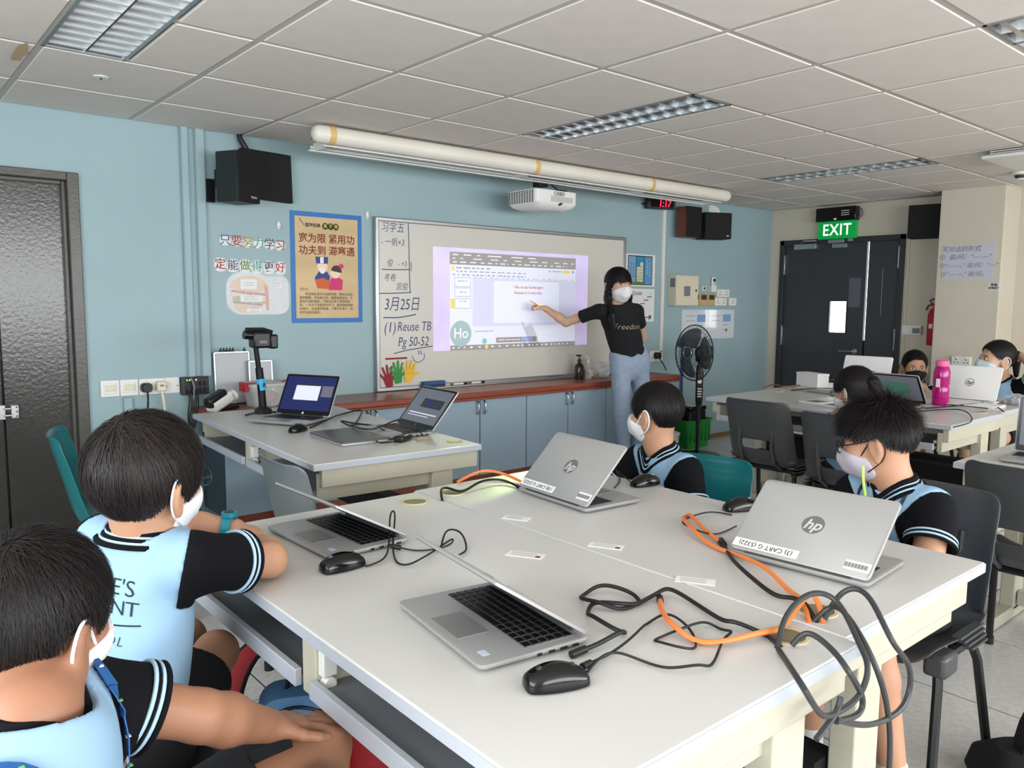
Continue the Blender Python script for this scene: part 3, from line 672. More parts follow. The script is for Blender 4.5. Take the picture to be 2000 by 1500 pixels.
part('body', 'cream_plastic', pg, (-.024, -.04, -.026), (.024, 0, .028), .006); part('mark', 'ink_grey', pg, (-.01, -.0406, .0), (.01, -.04, .01))
cable('cord', [(0, -.03, -.02), (.003, -.045, -.07), (.01, -.04, -.14), (.015, -.035, -.3), (.01, -.03, -.6), (0, -.03, -.8)], .007, 'cream_plastic', pg)
t = thing('blank_plate', 'white blank wall plate with two screws left of the black network box', 'wall plate', (1.392, WY, .844))
part('plate', 'white_plastic', t, (-.043, -.012, -.045), (.043, 0, .045), .003)
for sx in (-1, 1): MB().cyl((sx*.03, -.012, -.003), (sx*.03, -.0135, -.003), .004).build('screw', 'tray_grey', t)
t = thing('network_box', 'dark wall box with small green and orange lamps and many cables', 'wall box', (1.512, WY, .838))
part('case', 'dark_grey', t, (-.074, -.05, -.052), (.074, 0, .05), .003); part('front', 'black_plastic', t, (-.06, -.054, -.046), (.07, -.05, .045), .002)
mat('led_green', (60, 255, 120), emit=3.); mat('led_orange', (255, 170, 60), emit=3.)
for x, m in ((-.05, 'led_green'), (-.035, 'led_orange'), (.0, 'led_orange')): MB().cyl((x, -.054, .034), (x, -.056, .034), .004, n=8).build('led', m, t)
mat('blue_plug', (30, 50, 90), .5)
for k, (x, z) in enumerate(((-.04, -.02), (-.02, -.02), (.02, .01), (.045, .01), (.02, -.025), (.045, -.025))): part('port', 'blue_plug' if k == 0 else 'black_matt', t, (x-.008, -.062 if k < 2 else -.0545, z-.01), (x+.008, -.054, z+.012), .001)
for k in range(5):
    x = -.05+k*.012
    cable('cord', [(x, -.06, -.02), (x+.005, -.075, -.07), (-.06+.008*k, -.08-.01*k, -.2), (-.03-.012*k, -.09, -.35), (-.04-.01*k, -.1, -.5), (-.03-.02*k, -.12, -.65), (-.03-.03*k, -.15, -.79)], .0045, 'black_rubber', t)
cable('cord', [(-.03, -.06, .045), (-.02, -.08, .0), (-.025, -.075, -.08), (-.06, -.07, -.25), (-.07, -.08, -.55), (-.04, -.1, -.79)], .005, 'tray_grey', t)
for k in range(3): MB().tube(spline([(-.04+.03*math.cos(a)-.006*k, -.1+.01*k, -.36+.045*math.sin(a)) for a in [2*PI*q/8 for q in range(8)]], 4, True), .0045, closed=True).build('cord_coil', 'black_rubber', t)

# ---- exit sign and things on the right wall
t = thing('exit_sign', 'green lit EXIT sign above the grey double door', 'sign', (WX, 3.903, 2.04))
mat('sign_green', (0, 132, 58), .4, emit=.55); mat('sign_white', (245, 255, 235), emit=1.1)
part('panel', 'sign_green', t, (-.06, -.19, -.085), (-.025, .19, .08), .002)
text('letters', 'EXIT', .155, 'sign_white', t, (-.061, 0, -.005), rot=RW, off=.0006, sx=.86, space=1.08)
part('mount', 'black_plastic', t, (-.05, -.05, .06), (0, .05, .078))
t = thing('emergency_light_box', 'black emergency lighting box above the EXIT sign', 'light box', (WX, 3.91, 2.19))
part('case', 'black_gloss', t, (-.09, -.2, -.068), (0, .2, .062), .005)
for q in range(3): part('label_print', 'paper', t, (-.0915, -.14, .02-q*.02), (-.09, -.06, .026-q*.02))
MB().ell((-.085, 0, -.05), (.018, .018, .012)).build('lamp', 'white_plastic', t)
for q in range(2): MB().tube(spline([(-.04, -.2, .03), (-.05, -.23-.01*q, .03), (-.05, -.235-.01*q, -.03), (-.04, -.2, -.05)], 6), .004).build('wire', 'ink_grey', t)
t = thing('thermostat_plate', 'white control plate with a small display beside the exit door', 'control plate', (WX, 3.16, 1.095))
part('plate', 'white_plastic', t, (-.018, -.095, -.043), (0, .095, .043), .003); part('button', 'white_plastic', t, (-.024, .01, -.028), (-.018, .08, .028), .003); part('display', 'tray_grey', t, (-.022, -.07, -.028), (-.018, -.005, .02), .002); part('side', 'ink_grey', t, (-.02, -.094, -.04), (-.0185, -.078, .04))
t = thing('fire_extinguisher', 'red fire extinguisher hung partly behind the pillar', 'extinguisher', (WX-.09, 2.93, .97))
MB().lathe([(0, 0), (.06, 0), (.066, .01), (.066, .27), (.05, .31), (.025, .335), (.02, .35), (0, .352)]).build('cylinder', 'red', t)
MB().bb((-.012, -.015, .35), (.012, .05, .37)).tube([(0, .04, .37), (0, .06, .395), (0, .02, .41), (0, -.02, .42)], .007).tube([(0, .02, .355), (0, .07, .35), (0, .085, .31)], .008).build('valve_handle', 'crimson', t)
part('label', 'paper', t, (-.068, .0, .15), (-.05, .03, .19)); part('wall_hook', 'steel', t, (.04, -.02, .25), (.09, .02, .29))
# pillar papers
t = thing('wall_paper_note', 'large sheet of handwritten lines on the beige pillar', 'poster', (7.10, 2.605, 1.68))
mat('paper_blue', (196, 198, 210), .6)
MB().prism([(-.205, .135), (.195, .15), (.19, -.14), (-.20, -.14)], 0, .002).build('sheet', 'paper_blue', t, rot=RW)
text('handwriting', '写对话的形式', .05, 'ink_grey', t, (-.0025, .06, .105), rot=RW, shear=.15); text('handwriting', '①  说/问：“— —”', .05, 'ink_grey', t, (-.0025, .03, .04), rot=RW, shear=.15)
text('handwriting', '②“— —,” 说/问：“—”', .046, 'ink_grey', t, (-.0025, -.0, -.03), rot=RW, shear=.15); text('handwriting', '③“— —,” 说/问。', .046, 'ink_grey', t, (-.0025, .03, -.10), rot=RW, shear=.15)
t = thing('wall_label', 'small laminated label below the handwritten sheet on the pillar', 'label', (7.10, 2.40, 1.478))
part('card', 'paper_glossy', t, (-.002, -.035, -.03), (0, .045, .03)); text('letters', '形容', .026, 'ink_black', t, (-.0025, .0, .012), rot=RW, off=.001); text('letters', '对话内容', .02, 'ink_black', t, (-.0025, .0, -.014), rot=RW, off=.001)
t2 = socket_plate('white double socket low on the beige pillar', 0, 0, .15, .075, n=2, rot=(0, 0, -PI/2), loc=(7.10, 2.605, .865))
# ------------------------------------------------------------------ the projector's beam: a page of light thrown on the board
PL = Vector((3.93, 4.12, 1.985)); PD = 4.612-PL.y
pl = bpy.data.lights.new('projector_beam', 'SPOT'); pl.spot_size = R(178); pl.spot_blend = 0; pl.shadow_soft_size = .0006; pl.energy = 1.0
po = bpy.data.objects.new('projector_beam', pl); COL.objects.link(po); po.location = PL; po.rotation_euler = (PI/2, 0, 0)
pl.use_nodes = True
nt = pl.node_tree; N = nt.nodes; LK = nt.links
em = N['Emission']
tcn = N.new('ShaderNodeTexCoord'); sp_ = N.new('ShaderNodeSeparateXYZ'); LK.new(tcn.outputs['Normal'], sp_.inputs[0])
def mth(op, a, b=None, c=None):
    n = N.new('ShaderNodeMath'); n.operation = op
    for i, v in enumerate((a, b, c)):
        if v is None: continue
        if isinstance(v, (int, float)): n.inputs[i].default_value = v
        else: LK.new(v, n.inputs[i])
    return n.outputs[0]
az = mth('ABSOLUTE', sp_.outputs[2])
PX = mth('ADD', mth('MULTIPLY', mth('DIVIDE', sp_.outputs[0], az), PD), PL.x)     # metres along the board
PZ = mth('ADD', mth('MULTIPLY', mth('DIVIDE', sp_.outputs[1], az), PD), PL.z)     # metres above the floor
def rect(x0, x1, z0, z1):
    return mth('MULTIPLY', mth('MULTIPLY', mth('GREATER_THAN', PX, x0), mth('LESS_THAN', PX, x1)), mth('MULTIPLY', mth('GREATER_THAN', PZ, z0), mth('LESS_THAN', PZ, z1)))
def disc(x, z, r):
    return mth('LESS_THAN', mth('ADD', mth('POWER', mth('SUBTRACT', PX, x), 2.), mth('POWER', mth('SUBTRACT', PZ, z), 2.)), r*r)
inside = rect(3.16, 4.70, .974, 1.705)
st_ = mth('MULTIPLY', mth('MULTIPLY', inside, mth('POWER', az, -3.0)), 2.5)
em.inputs['Color'].default_value = (.93, .94, 1.0, 1); LK.new(st_, em.inputs['Strength'])
# projected light painted into flat coloured fields, dark unlit bars, marks and letters
wbd = [o for o in COL.objects if o.name == 'whiteboard'][0]
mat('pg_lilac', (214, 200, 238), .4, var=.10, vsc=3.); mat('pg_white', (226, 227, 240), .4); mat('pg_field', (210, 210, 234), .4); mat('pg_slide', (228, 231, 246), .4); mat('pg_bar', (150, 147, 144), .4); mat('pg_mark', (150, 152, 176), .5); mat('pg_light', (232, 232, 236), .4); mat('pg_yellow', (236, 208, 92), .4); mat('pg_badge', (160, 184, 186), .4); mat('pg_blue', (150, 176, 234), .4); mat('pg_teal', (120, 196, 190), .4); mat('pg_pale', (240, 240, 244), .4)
pg_ = part('painted_projection', 'pg_lilac', wbd, (3.16-2.70, -.0290, .974-.715), (4.70-2.70, -.0285, 1.705-.715))
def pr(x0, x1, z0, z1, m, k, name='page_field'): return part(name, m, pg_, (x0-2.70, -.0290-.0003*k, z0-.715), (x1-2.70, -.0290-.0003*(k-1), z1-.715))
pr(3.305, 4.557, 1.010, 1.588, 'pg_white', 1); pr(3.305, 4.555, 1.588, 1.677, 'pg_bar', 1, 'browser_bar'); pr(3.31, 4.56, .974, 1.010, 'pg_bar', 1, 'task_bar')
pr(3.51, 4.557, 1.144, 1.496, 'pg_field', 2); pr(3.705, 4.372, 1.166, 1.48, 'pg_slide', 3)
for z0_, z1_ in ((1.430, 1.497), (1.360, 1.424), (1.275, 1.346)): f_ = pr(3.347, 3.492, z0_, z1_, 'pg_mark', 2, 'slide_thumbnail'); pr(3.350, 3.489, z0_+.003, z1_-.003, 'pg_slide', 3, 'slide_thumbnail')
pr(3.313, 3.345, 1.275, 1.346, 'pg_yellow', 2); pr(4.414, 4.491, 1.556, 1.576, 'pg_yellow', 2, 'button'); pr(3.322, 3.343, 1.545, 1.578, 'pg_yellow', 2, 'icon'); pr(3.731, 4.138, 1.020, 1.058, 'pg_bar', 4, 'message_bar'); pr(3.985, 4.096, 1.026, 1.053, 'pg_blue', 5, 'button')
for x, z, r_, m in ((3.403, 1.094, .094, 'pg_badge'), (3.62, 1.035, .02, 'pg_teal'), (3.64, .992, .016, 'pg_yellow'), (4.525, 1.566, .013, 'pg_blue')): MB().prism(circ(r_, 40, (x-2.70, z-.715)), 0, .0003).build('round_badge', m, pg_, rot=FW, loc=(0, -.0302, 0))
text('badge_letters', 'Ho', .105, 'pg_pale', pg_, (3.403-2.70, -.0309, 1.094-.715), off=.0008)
rr_ = random.Random(4)
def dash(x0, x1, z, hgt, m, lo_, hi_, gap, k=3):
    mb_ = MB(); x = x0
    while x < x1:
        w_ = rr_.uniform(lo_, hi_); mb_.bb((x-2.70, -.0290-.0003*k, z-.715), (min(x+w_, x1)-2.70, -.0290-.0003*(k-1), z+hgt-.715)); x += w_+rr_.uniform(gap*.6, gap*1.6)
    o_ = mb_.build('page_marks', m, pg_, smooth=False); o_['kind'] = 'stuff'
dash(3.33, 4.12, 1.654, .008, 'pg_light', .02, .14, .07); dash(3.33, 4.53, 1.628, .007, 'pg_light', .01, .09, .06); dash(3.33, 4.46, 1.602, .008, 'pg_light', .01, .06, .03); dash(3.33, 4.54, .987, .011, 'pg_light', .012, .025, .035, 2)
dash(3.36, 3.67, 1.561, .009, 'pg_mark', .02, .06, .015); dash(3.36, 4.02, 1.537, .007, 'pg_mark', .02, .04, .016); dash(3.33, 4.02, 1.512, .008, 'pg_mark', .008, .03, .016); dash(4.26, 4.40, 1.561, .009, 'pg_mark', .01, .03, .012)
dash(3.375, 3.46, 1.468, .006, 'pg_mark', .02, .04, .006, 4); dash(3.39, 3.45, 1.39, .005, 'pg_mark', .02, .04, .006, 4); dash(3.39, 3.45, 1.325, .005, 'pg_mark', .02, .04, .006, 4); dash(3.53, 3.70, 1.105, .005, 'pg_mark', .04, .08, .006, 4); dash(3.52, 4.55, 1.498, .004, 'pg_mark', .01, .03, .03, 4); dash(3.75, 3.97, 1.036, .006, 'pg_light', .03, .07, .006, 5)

# spot added near the projector for greenish light patches on the desk corners
sl_ = bpy.data.lights.new('added_green_spot', 'SPOT'); sl_.energy = 75; sl_.color = (.72, 1.0, .38); sl_.spot_size = R(14.5); sl_.spot_blend = .12; sl_.shadow_soft_size = .02
so_ = bpy.data.objects.new('added_green_spot', sl_); COL.objects.link(so_); so_.location = (3.62, 4.06, 1.93)
so_.rotation_euler = (Vector((1.86, 2.50, .735))-so_.location).to_track_quat('-Z', 'Y').to_euler()
# ------------------------------------------------------------------ counter and cabinets under the whiteboard
t = thing('counter_top', 'long reddish brown counter top under the whiteboard', 'counter', (1.50, 4.225, .676))
part('slab', 'counter_brown', t, (0, 0, 0), (3.95, WY-4.225-.001, .038), .006)
part('front_edge', 'counter_brown', t, (0, -.004, -.018), (3.95, .02, 0), .004)
def cabinet(label, x0_, x1_, doors):
    t = thing('base_cabinet', label, 'cabinet', (x0_, 4.27, 0), group='blue cabinets under the counter')
    w = x1_-x0_
    part('body', 'cabinet_dark', t, (.001, .02, .12), (w-.001, .36, .656))
    part('plinth', 'counter_brown', t, (.001, .03, 0), (w-.001, .06, .12))
    dw = w/doors
    for k in range(doors):
        d = part('door', 'cabinet_blue', t, (k*dw+.004, 0, .124), ((k+1)*dw-.004, .02, .652), .003)
        hx = (k+1)*dw-.03 if (k == 0 and doors == 2) else k*dw+.03
        MB().tube(spline([(hx, 0, .555), (hx, -.02, .565), (hx, -.026, .60), (hx, -.02, .635), (hx, 0, .645)], 5), .006).build('handle', 'steel', d)
    return t
cabinet('single-door blue cabinet at the left end of the counter, behind the teacher desk', 1.55, 2.03, 1)
cabinet('double-door blue cabinet behind the right corner of the teacher desk', 2.03, 2.89, 2)
cabinet('double-door blue cabinet below the projected picture, right of the teacher desk', 2.89, 3.745, 2)
cabinet('double-door blue cabinet left of the standing teacher', 3.745, 4.585, 2)
cabinet('double-door blue cabinet behind the teacher and the fan side', 4.585, 5.42, 2)

# ------------------------------------------------------------------ desks. local: long side along y, seats on the -x side
def desk(label, x0_, x1_, y0_, y1_, flip=False, rz=0., z=.735, trays=True, group='white computer desks', grom=True):
    w, l = x1_-x0_, y1_-y0_; cx_, cy_ = (x0_+x1_)/2, (y0_+y1_)/2
    t = thing('computer_desk', label, 'desk', (cx_, cy_, 0), rz+(PI if flip else 0), group)
    hx, hy = w/2, l/2
    top = part('tabletop', 'table_top', t, (-hx, -hy, z-.026), (hx, hy, z), .003)
    MB().bb((-hx-.0015, -hy-.0015, z-.024), (-hx+.001, hy+.0015, z-.003)).bb((hx-.001, -hy-.0015, z-.024), (hx+.0015, hy+.0015, z-.003)).bb((-hx, -hy-.0015, z-.024), (hx, -hy+.001, z-.003)).bb((-hx, hy-.001, z-.024), (hx, hy+.0015, z-.003)).build('edge_band', 'table_edge', top, smooth=False)
    for s in (-1, 1):
        e = s*(hy-.02)
        part('end_beam', 'cream_metal', t, (-hx+.04, min(e, e-s*.03), z-.096), (hx-.005, max(e, e-s*.03), z-.027), .003)
        part('end_panel', 'cream_metal', t, (-hx+.04, min(e-s*.03, e-s*.055), z-.15), (hx-.18, max(e-s*.03, e-s*.055), z-.05), .002)
        a, b = sorted((e-s*.01, e-s*.065))
        lg = part('leg', 'cream_metal', t, (hx-.22, a, .04), (hx-.12, b, z-.03), .004)
        m = MB()
        for zz in (.2, .26): m.cyl((hx-.17, (b if s > 0 else a), zz), (hx-.17, (b if s > 0 else a)+s*.006, zz), .011, n=12)
        m.build('bolt', 'steel', lg)
        part('foot', 'cream_metal', t, (-hx+.06, a, .005), (hx-.03, b, .055), .004)
    part('rear_beam', 'cream_metal', t, (hx-.20, -hy+.09, z-.2), (hx-.16, hy-.09, z-.05), .003)
    part('cable_duct', 'black_matt', t, (hx-.16, -hy+.09, .3), (hx-.08, hy-.09, .42))
    part('stretcher', 'cream_metal', t, (hx-.2, -hy+.09, .06), (hx-.15, hy-.09, .12), .003)
    if trays:
        for s in (-1, 1):
            y0q, y1q = (.03, hy-.08) if s > 0 else (-hy+.08, -.03)
            tr_ = part('keyboard_tray', 'tray_grey', t, (-hx+.02, y0q, z-.135), (hx-.3, y1q, z-.12))
            part('tray_lip', 'table_edge', tr_, (-hx+.005, y0q, z-.14), (-hx+.02, y1q, z-.105), .002)
            MB().bb((-hx+.06, y0q+.005, z-.11), (-hx+.2, y0q+.02, z-.095)).build('slide', 'cream_plastic', tr_)
        part('divider', 'cream_metal', t, (-hx+.02, -.028, z-.15), (-hx+.3, .028, z-.027), .003)
        MB().bb((-hx+.025, -.05, z-.10), (-hx+.055, -.028, z-.05)).cyl((-hx+.04, -.05, z-.115), (-hx+.04, -.03, z-.115), .014).build('clip', 'white_plastic', t, bevel=.003)
    if grom:
        for s in (-1, 1):
            gx, gy = hx-.075, s*(hy-.1)
            MB().loft([[(gx+r*math.cos(2*PI*k/24), gy+r*math.sin(2*PI*k/24), zz) for k in range(24)] for r, zz in ((.041, z), (.041, z+.0025), (.034, z+.0025), (.034, z-.002))], cap=False).build('grommet_ring', 'grommet', t) if mat('grommet', (206, 194, 150), .45) else 0
            MB().prism(circ(.034, 24, (gx, gy)), z+.0002, z+.0006).build('grommet_hole', 'grommet_in', t) if mat('grommet_in', (120, 112, 90), .6) else 0
    return t
DA = desk('white desk in the foreground with half-open laptops, nearest the camera', .612, 1.343, .628, 2.05)
DB = desk('white desk on the far side of the foreground pair, behind the seam', 1.347, 2.005, .655, 2.07, flip=True)
DT = desk('teacher desk with open laptops in front of the counter', 1.315, 2.055, 2.60, 4.17, rz=R(-3.2), group=None, grom=False)
DC = desk('white desk with the pink bottle, near the beige wall', 4.17, 4.90, 1.56, 3.02)
DD = desk('white desk behind the pink bottle, on the exit door side', 4.904, 5.69, 1.58, 3.05, flip=True)
DE = desk('white desk cut off at the right edge with an open laptop', 3.22, 3.95, -.26, 1.185)
for gx, gy in ((2.02, 2.72), (1.93, 2.83)):
    g_ = MB().lathe([(.03, 0), (.034, .003), (.026, .003), (.026, .0015), (0, .0015)]).build('grommet', 'grommet', None)
    g_.parent = DT; g_.matrix_parent_inverse = Matrix(); g_.location = (gx-1.685-.02, gy-3.385, .735)

# ------------------------------------------------------------------ chairs. local: facing +y, origin on the floor
def chair(label, loc, rz, shell, legs, style='poly', group=None, sh=.43, w=.42, bt=.80):
    t = thing('classroom_chair', label, 'chair', (*loc, 0), rz, group)
    prof = [(.205, sh-.035), (.19, sh-.008), (.14, sh), (.05, sh-.008), (-.05, sh-.012), (-.125, sh-.002), (-.165, sh+.035), (-.185, sh+.09), (-.205, sh+.17), (-.225, sh+.25), (-.243, bt-.05), (-.25, bt-.015), (-.262, bt)]
    P = spline([(0, a, b) for a, b in prof], 3); nv = len(P); nu = 18
    vs_, fs_ = [], []
    for i, (_, y, z) in enumerate(P):
        f = i/(nv-1); back = max(0, (f-.5)/.5)
        hw = w/2*(1-.10*max(0, .15-f)/.15) if f < .5 else w/2*(1-.05*back)
        if f > .86: hw *= 1-.16*((f-.86)/.14)**2.2
        if f < .05: hw *= .93
        for k in range(nu+1):
            u = -1+2*k/nu; e = max(0, abs(u)-.55)/.45
            if f < .5: vs_.append((u*hw, y, z+.022*e**2-.008*(1-u*u)))
            else: vs_.append((u*hw, y+.045*e**2*(1-.5*back)+.0-.018*(1-u*u), z))
    slot = style == 'grey'
    for i in range(nv-1):
        f = i/(nv-1)
        for k in range(nu):
            u = abs(-1+2*(k+.5)/nu)
            if slot and .575 < f < .63 and u < .42: continue
            a = i*(nu+1)+k; fs_.append((a, a+1, a+nu+2, a+nu+1))
    MB().add(vs_, fs_).build('shell', shell, t, smooth='all', solid=.007, sub=1)
    if slot:
        for s in (-1, 1):
            MB().tube([(s*.105, -.222, sh+.24), (s*.10, -.225, sh+.12), (s*.10, -.19, sh+.02), (s*.10, -.12, sh-.02)], .009).build('back_rib', shell, t)
        for s in (-1, 1):
            m = MB()
            for q in range(4): m.bb((s*.2-.012, -.16+q*.012, sh-.045+q*.018), (s*.2+.012, -.05+q*.03, sh-.038+q*.018))
            m.build('side_gusset', shell, t)
        MB().tube([(-.19, .12, sh-.03), (-.19, -.14, sh-.03)], .014).tube([(.19, .12, sh-.03), (.19, -.14, sh-.03)], .014).tube([(-.19, -.1, sh-.03), (.19, -.1, sh-.03)], .014).build('seat_frame', legs, t)
        for s in (-1, 1): MB().bb((s*.185-.03, .05, sh-.075), (s*.185+.03, .14, sh-.012)).build('leg_socket', shell, t, bevel=.012)
    else:
        MB().tube([(-.17, .13, sh-.025), (-.17, -.13, sh-.025), (.17, -.13, sh-.025), (.17, .13, sh-.025)], .011, closed=True).build('seat_frame', legs, t)
    for s in (-1, 1):
        MB().tube([(s*.18, .1, sh-.02), (s*.195, .13, sh-.1), (s*.215, .19, .012)], .0135).build('leg', legs, t)
        MB().tube([(s*.18, -.1, sh-.02), (s*.195, -.14, sh-.1), (s*.215, -.22, .012)], .0135).build('leg', legs, t)
        for yy in (.19, -.22): MB().cyl((s*.215, yy, 0), (s*.215, yy, .03), .017, n=12).build('foot_cap', 'black_rubber', t)
    return t
F_X = -PI/2      # facing +x
B_X = PI/2       # facing -x
chair('empty teal plastic chair between the dark door and the boy with the watch', (.86, 3.5), F_X-.25, 'teal_plastic', 'black_plastic')
chair('teal plastic chair of the boy beside the far laptop', (2.20, 1.70), B_X+.3, 'teal_plastic', 'black_plastic', bt=.76)
chair('empty dark grey chair pushed in at the desk near the fan', (4.07, 2.45), F_X, 'chair_grey', 'black_plastic', 'grey', 'dark grey chairs')
chair('dark grey chair of the long-haired girl seen from behind', (3.89, 1.88), F_X, 'chair_grey', 'black_plastic', 'grey', 'dark grey chairs')
chair('dark grey chair of the boy in the lanyard, right of the foreground desks', (2.27, .985), B_X, 'chair_grey', 'black_plastic', 'grey', 'dark grey chairs', bt=.79)
chair('dark grey chair in front of the desk at the right edge', (3.20, .86), F_X, 'chair_grey', 'black_plastic', 'grey', 'dark grey chairs')
chair('dark grey chair of the boy nearest the camera', (.16, 1.12), F_X-.3, 'chair_grey', 'black_plastic', 'grey', 'dark grey chairs', sh=.40, bt=.70)
chair('dark grey chair of the boy with the teal watch', (.36, 1.66), F_X, 'chair_grey', 'black_plastic', 'grey', 'dark grey chairs', sh=.40, bt=.70)
chair('dark grey chair of the small boy in the black mask', (5.93, 2.45), B_X, 'chair_grey', 'black_plastic', 'grey', 'dark grey chairs', sh=.38, bt=.68)
chair('dark grey chair of the girl with the raised arm', (5.96, 1.92), B_X, 'chair_grey', 'black_plastic', 'grey', 'dark grey chairs', sh=.40, bt=.68)
# smoky chair with cream tube frame at the teacher desk
t = chair('smoky grey chair with cream tube frame at the teacher desk', (1.30, 2.42), F_X-.08, 'chair_smoke', 'cream_metal', bt=.82)
MB().tube(spline([(.2, .14, .02), (.2, .12, .3), (.2, .05, .47), (.2, -.1, .47), (.2, -.2, .46)], 6), .011).tube(spline([(-.2, .14, .02), (-.2, .12, .3), (-.2, .05, .47), (-.2, -.1, .47), (-.2, -.2, .46)], 6), .011).build('tube_frame', 'cream_metal', t)

# ------------------------------------------------------------------ standing fan
t = thing('standing_fan', 'black standing fan in front of the teal wall', 'fan', (5.555, 4.1, 0))
MB().lathe([(0, 0), (.21, 0), (.215, .012), (.19, .03), (.06, .045), (.03, .06), (0, .06)], 36).build('base', 'black_gloss', t)
MB().cyl((0, 0, .05), (0, 0, .5), .016).cyl((0, 0, .3), (0, 0, .5), .022).build('pole', 'black_plastic', t)
cb_ = MB().loft([[(x, y, z) for x, y in rrect(a, b, .02)] for a, b, z in ((.06, .05, .46), (.085, .06, .50), (.09, .062, .72), (.06, .05, .80))]).build('control_box', 'black_plastic', t)
AX = Vector((-.97, .2, .03)).normalized()
fm = Matrix.Translation((-.02, 0, .905)) @ Vector((0, 0, 1)).rotation_difference(AX).to_matrix().to_4x4()
cf = -R(50)
for q in range(4): part('button', 'white_plastic', cb_, (-.05, -.02, .53+q*.022), (-.044, .015, .541+q*.022))
MB().cyl((-.046, 0, .665), (-.058, 0, .665), .018).build('dial', 'white_plastic', cb_)
cb_.rotation_euler = (0, 0, R(38))
MB().lathe([(0, -.13), (.04, -.13), (.065, -.11), (.07, -.03), (.05, .0), (0, .0)], 24, fm).build('motor', 'black_plastic', t)
MB().cyl((0, 0, .78), (0, 0, .86), .02).bb((-.03, -.03, .83), (.04, .03, .90)).build('neck', 'black_plastic', t, bevel=.008)
gr = MB(); RG = .235
for zz in (.0, .115):
    gr.tube([(RG*math.cos(2*PI*k/40), RG*math.sin(2*PI*k/40), .055) for k in range(40)], .005, 6, True, fm) if zz == 0 else None
for s in (0, 1):
    for k in range(44):
        a = 2*PI*k/44; tw = .25
        pts = [((.05+(RG-.05)*q)*math.cos(a+tw*q), (.05+(RG-.05)*q)*math.sin(a+tw*q), (.115-.06*q**3 if s else .0+.055*q**3)) for q in (0, .35, .7, .9, 1)]
        gr.tube(pts, .0011, 4, False, fm)
    for rr in (.05, .12, .18): gr.tube([(rr*math.cos(2*PI*k/30), rr*math.sin(2*PI*k/30), (.115-.06*((rr-.05)/.185)**3 if s else .055*((rr-.05)/.185)**3)) for k in range(30)], .0015, 5, True, fm)
gr.build('grille', 'black_plastic', t)
mat('fan_blade', (70, 76, 80), .3, alpha=.75)
for k in range(3):
    a0 = 2*PI*k/3; vs_ = []; fs_ = []
    for i in range(7):
        r_ = .04+.17*i/6
        for j in range(6):
            a = a0+(.35+.5*math.sin(PI*i/8))*(j/5-.5)*2.0+.4*i/6
            vs_.append((r_*math.cos(a), r_*math.sin(a), .035+.04*(j/5)))
    for i in range(6):
        for j in range(5): fs_.append((i*6+j, i*6+j+1, (i+1)*6+j+1, (i+1)*6+j))
    MB().add(vs_, fs_, fm).build('blade', 'fan_blade', t, solid=.002)
MB().lathe([(0, .115), (.055, .115), (.055, .122), (.045, .126), (0, .126)], 24, fm).build('hub_badge', 'dark_grey', t)
MB().tube([(.05*math.cos(2*PI*k/24), .05*math.sin(2*PI*k/24), .126) for k in range(24)], .003, 6, True, fm).build('badge_ring', 'steel', t)
# green basket with black box, mop pole
t = thing('green_basket', 'green plastic basket on the floor behind the fan', 'basket', (5.95, 4.47, 0))
def rrz(w, d, z, r): return [(x, y, z) for x, y in rrect(w, d, r)]
MB().loft([rrz(.30, .19, .0, .03), rrz(.36, .22, .25, .04), rrz(.39, .24, .25, .04), rrz(.39, .24, .262, .04), rrz(.345, .205, .262, .035), rrz(.28, .17, .01, .03)]).build('tub', 'green', t)
for k in range(6): part('rib', 'green', t, (-.14+k*.055, -.112, .06), (-.132+k*.055, -.096, .23))
t = thing('black_box', 'black lidded box standing in the green basket', 'box', (5.95, 4.47, .012))
part('box', 'black_plastic', t, (-.12, -.075, 0), (.12, .075, .33), .01); part('lid', 'black_gloss', t, (-.125, -.08, .33), (.125, .08, .37), .012); part('paper_slip', 'paper', t, (-.06, -.03, .37), (.03, .05, .374))
t = thing('mop', 'mop with a blue pole leaning behind the fan', 'mop', (5.985, 4.607, 0))
MB().tube([(0, 0, .03), (0, .008, .4), (.01, .016, 1.02)], .011).build('pole', 'mop_blue', t) if mat('mop_blue', (24, 70, 150), .4) else 0
MB().bb((-.06, -.012, 0), (.06, .02, .05)).build('head', 'paper', t, bevel=.01)
t = thing('floor_cove', 'brown strip at the wall base right of the green basket', 'strip', (6.22, WY-.012, 0)); part('strip', 'oldbrown', t, (0, -.02, 0), (.75, .01, .035)) if mat('oldbrown', (126, 96, 46), .6) else 0
MB().prism([(0, 0), (.28, 0), (.2, .03), (.08, .06), (0, .16)], 0, .02).build('raised_end', 'oldbrown', t, rot=FW, loc=(-.07, -.012, .0))
